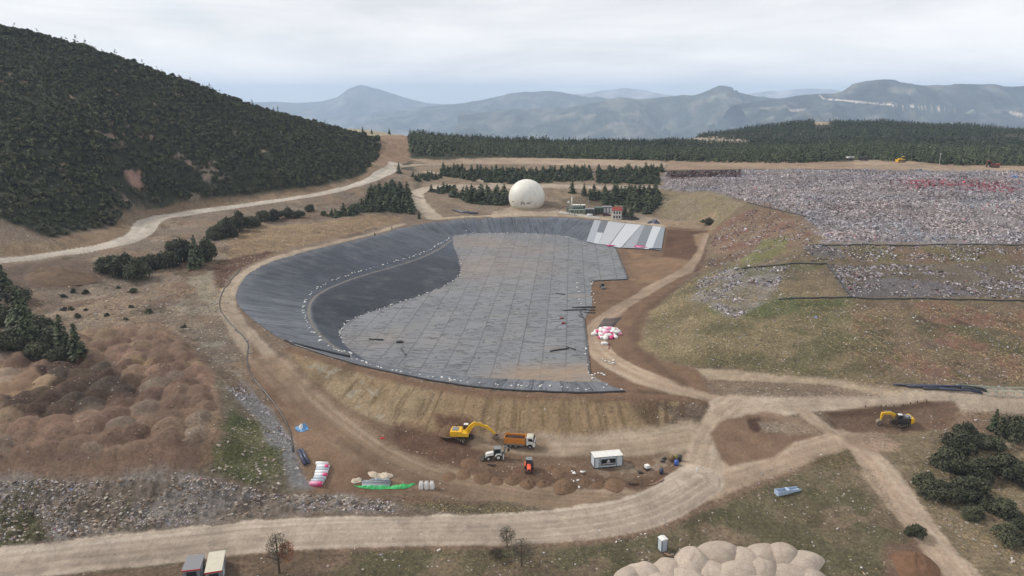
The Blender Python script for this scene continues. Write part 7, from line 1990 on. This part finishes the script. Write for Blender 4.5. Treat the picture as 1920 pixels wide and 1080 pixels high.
tufts('grass', [(1210,605),(1312,515),(1480,560),(1600,566),(1610,640),(1560,705),(1420,697),(1250,675)], 26000, .22, GG[:2] + GD, 33, -.35, 8)
tufts('grass', [(1605,570),(2000,575),(2000,722),(1680,726),(1600,690)], 22000, .22, GD + GG[1:2] + [C(130,100,78)], 34, -.1, 8)
tufts('grass', [(545,662),(700,706),(900,744),(1170,750),(1280,756),(1200,810),(900,826),(760,798),(620,725)], 20000, .18, GD, 35, -.4)
tufts('grass', [(1740,850),(1920,840),(2000,1100),(1850,1090),(1760,980),(1700,900)], 9000, .18, GG[:2] + GD, 36, -.1)
tufts('grass', [(0,520),(420,440),(760,405),(640,440),(450,500),(420,600),(330,610),(0,640)], 16000, .28, GD + [C(96,84,62)], 37, .05)
tufts('grass', [(740,938),(840,936),(1000,955),(990,965),(880,965),(760,955)], 1800, .15, GG + GD, 38, -.2)
tufts('grass', [(0,960),(60,965),(95,1010),(0,1030)], 1500, .2, GG, 39, -.4)
# ------------------------------------------------------------------ sky, sun, camera
SUN_EL, SUN_AZ = 40.0, -72.0   # degrees; azimuth measured from +Y towards +X
wd = bpy.data.worlds.new('World'); scene.world = wd; wd.use_nodes = True
nt = wd.node_tree; nd = nt.nodes; bg = nd['Background']
sky = nd.new('ShaderNodeTexSky'); sky.sky_type = 'NISHITA'; sky.sun_disc = False
sky.sun_elevation = math.radians(SUN_EL); sky.sun_rotation = math.radians(SUN_AZ)
sky.altitude = 1000; sky.air_density = 1.0; sky.dust_density = 1.5
tc = nd.new('ShaderNodeTexCoord')
mp = nd.new('ShaderNodeMapping'); mp.inputs['Scale'].default_value = (1.0, 1.0, 5.5)
nt.links.new(tc.outputs['Generated'], mp.inputs['Vector'])
def wnoise(scale, detail, rough, off):
    m2 = nd.new('ShaderNodeMapping'); m2.inputs['Location'].default_value = off
    nt.links.new(mp.outputs[0], m2.inputs['Vector'])
    n = nd.new('ShaderNodeTexNoise'); n.inputs['Scale'].default_value = scale; n.inputs['Detail'].default_value = detail; n.inputs['Roughness'].default_value = rough
    n.inputs['Distortion'].default_value = .4
    nt.links.new(m2.outputs[0], n.inputs['Vector']); return n.outputs[0]
n1_ = wnoise(1.7, 5, .5, (3.1, .7, 1.3)); n2_ = wnoise(2.6, 6, .55, (0, 5, .4))
cr = nd.new('ShaderNodeValToRGB'); nt.links.new(n1_, cr.inputs[0])
cr.color_ramp.elements[0].position = .33; cr.color_ramp.elements[0].color = (.62, .62, .62, 1)
cr.color_ramp.elements[1].position = .46; cr.color_ramp.elements[1].color = (1, 1, 1, 1)
cc = nd.new('ShaderNodeValToRGB'); nt.links.new(n2_, cc.inputs[0])
cc.color_ramp.elements[0].position = .36; cc.color_ramp.elements[0].color = (7.5, 7.7, 8.0, 1)
cc.color_ramp.elements[1].position = .62; cc.color_ramp.elements[1].color = (9.7, 9.7, 9.75, 1)
mx = nd.new('ShaderNodeMix'); mx.data_type = 'RGBA'
nt.links.new(cr.outputs[0], mx.inputs[0]); nt.links.new(sky.outputs[0], mx.inputs[6]); nt.links.new(cc.outputs[0], mx.inputs[7])
nt.links.new(mx.outputs[2], bg.inputs['Color']); bg.inputs['Strength'].default_value = .1

sd_ = bpy.data.lights.new('sun', 'SUN'); sd_.energy = 3.0; sd_.angle = math.radians(9); sd_.color = (1, .96, .9)
so = bpy.data.objects.new('sun', sd_); COL.objects.link(so)
az = math.radians(SUN_AZ); el = math.radians(SUN_EL)
sv = Vector((math.sin(az) * math.cos(el), math.cos(az) * math.cos(el), math.sin(el)))
so.rotation_euler = sv.to_track_quat('Z', 'Y').to_euler(); so.location = (0, 0, 300)

cd = bpy.data.cameras.new('camera'); cam = bpy.data.objects.new('camera', cd); COL.objects.link(cam)
cd.sensor_width = 36; cd.lens = F / 1920 * 36; cd.clip_start = 1; cd.clip_end = 60000
cam.location = (0, 0, HC); cam.rotation_euler = (math.pi / 2 - PITCH, 0, 0)
scene.camera = cam
scene.render.resolution_x, scene.render.resolution_y = 1024, 576
vs = scene.view_settings; vs.view_transform = 'Standard'; vs.look = 'None'; vs.gamma = 1; vs.exposure = EXPOSURE
scene.cycles.use_denoising = True
scene.cycles.max_bounces = 6; scene.cycles.diffuse_bounces = 2; scene.cycles.glossy_bounces = 2; scene.cycles.volume_bounces = 1
scene.cycles.transparent_max_bounces = 8
scene.cycles.use_adaptive_sampling = True; scene.cycles.adaptive_threshold = .02
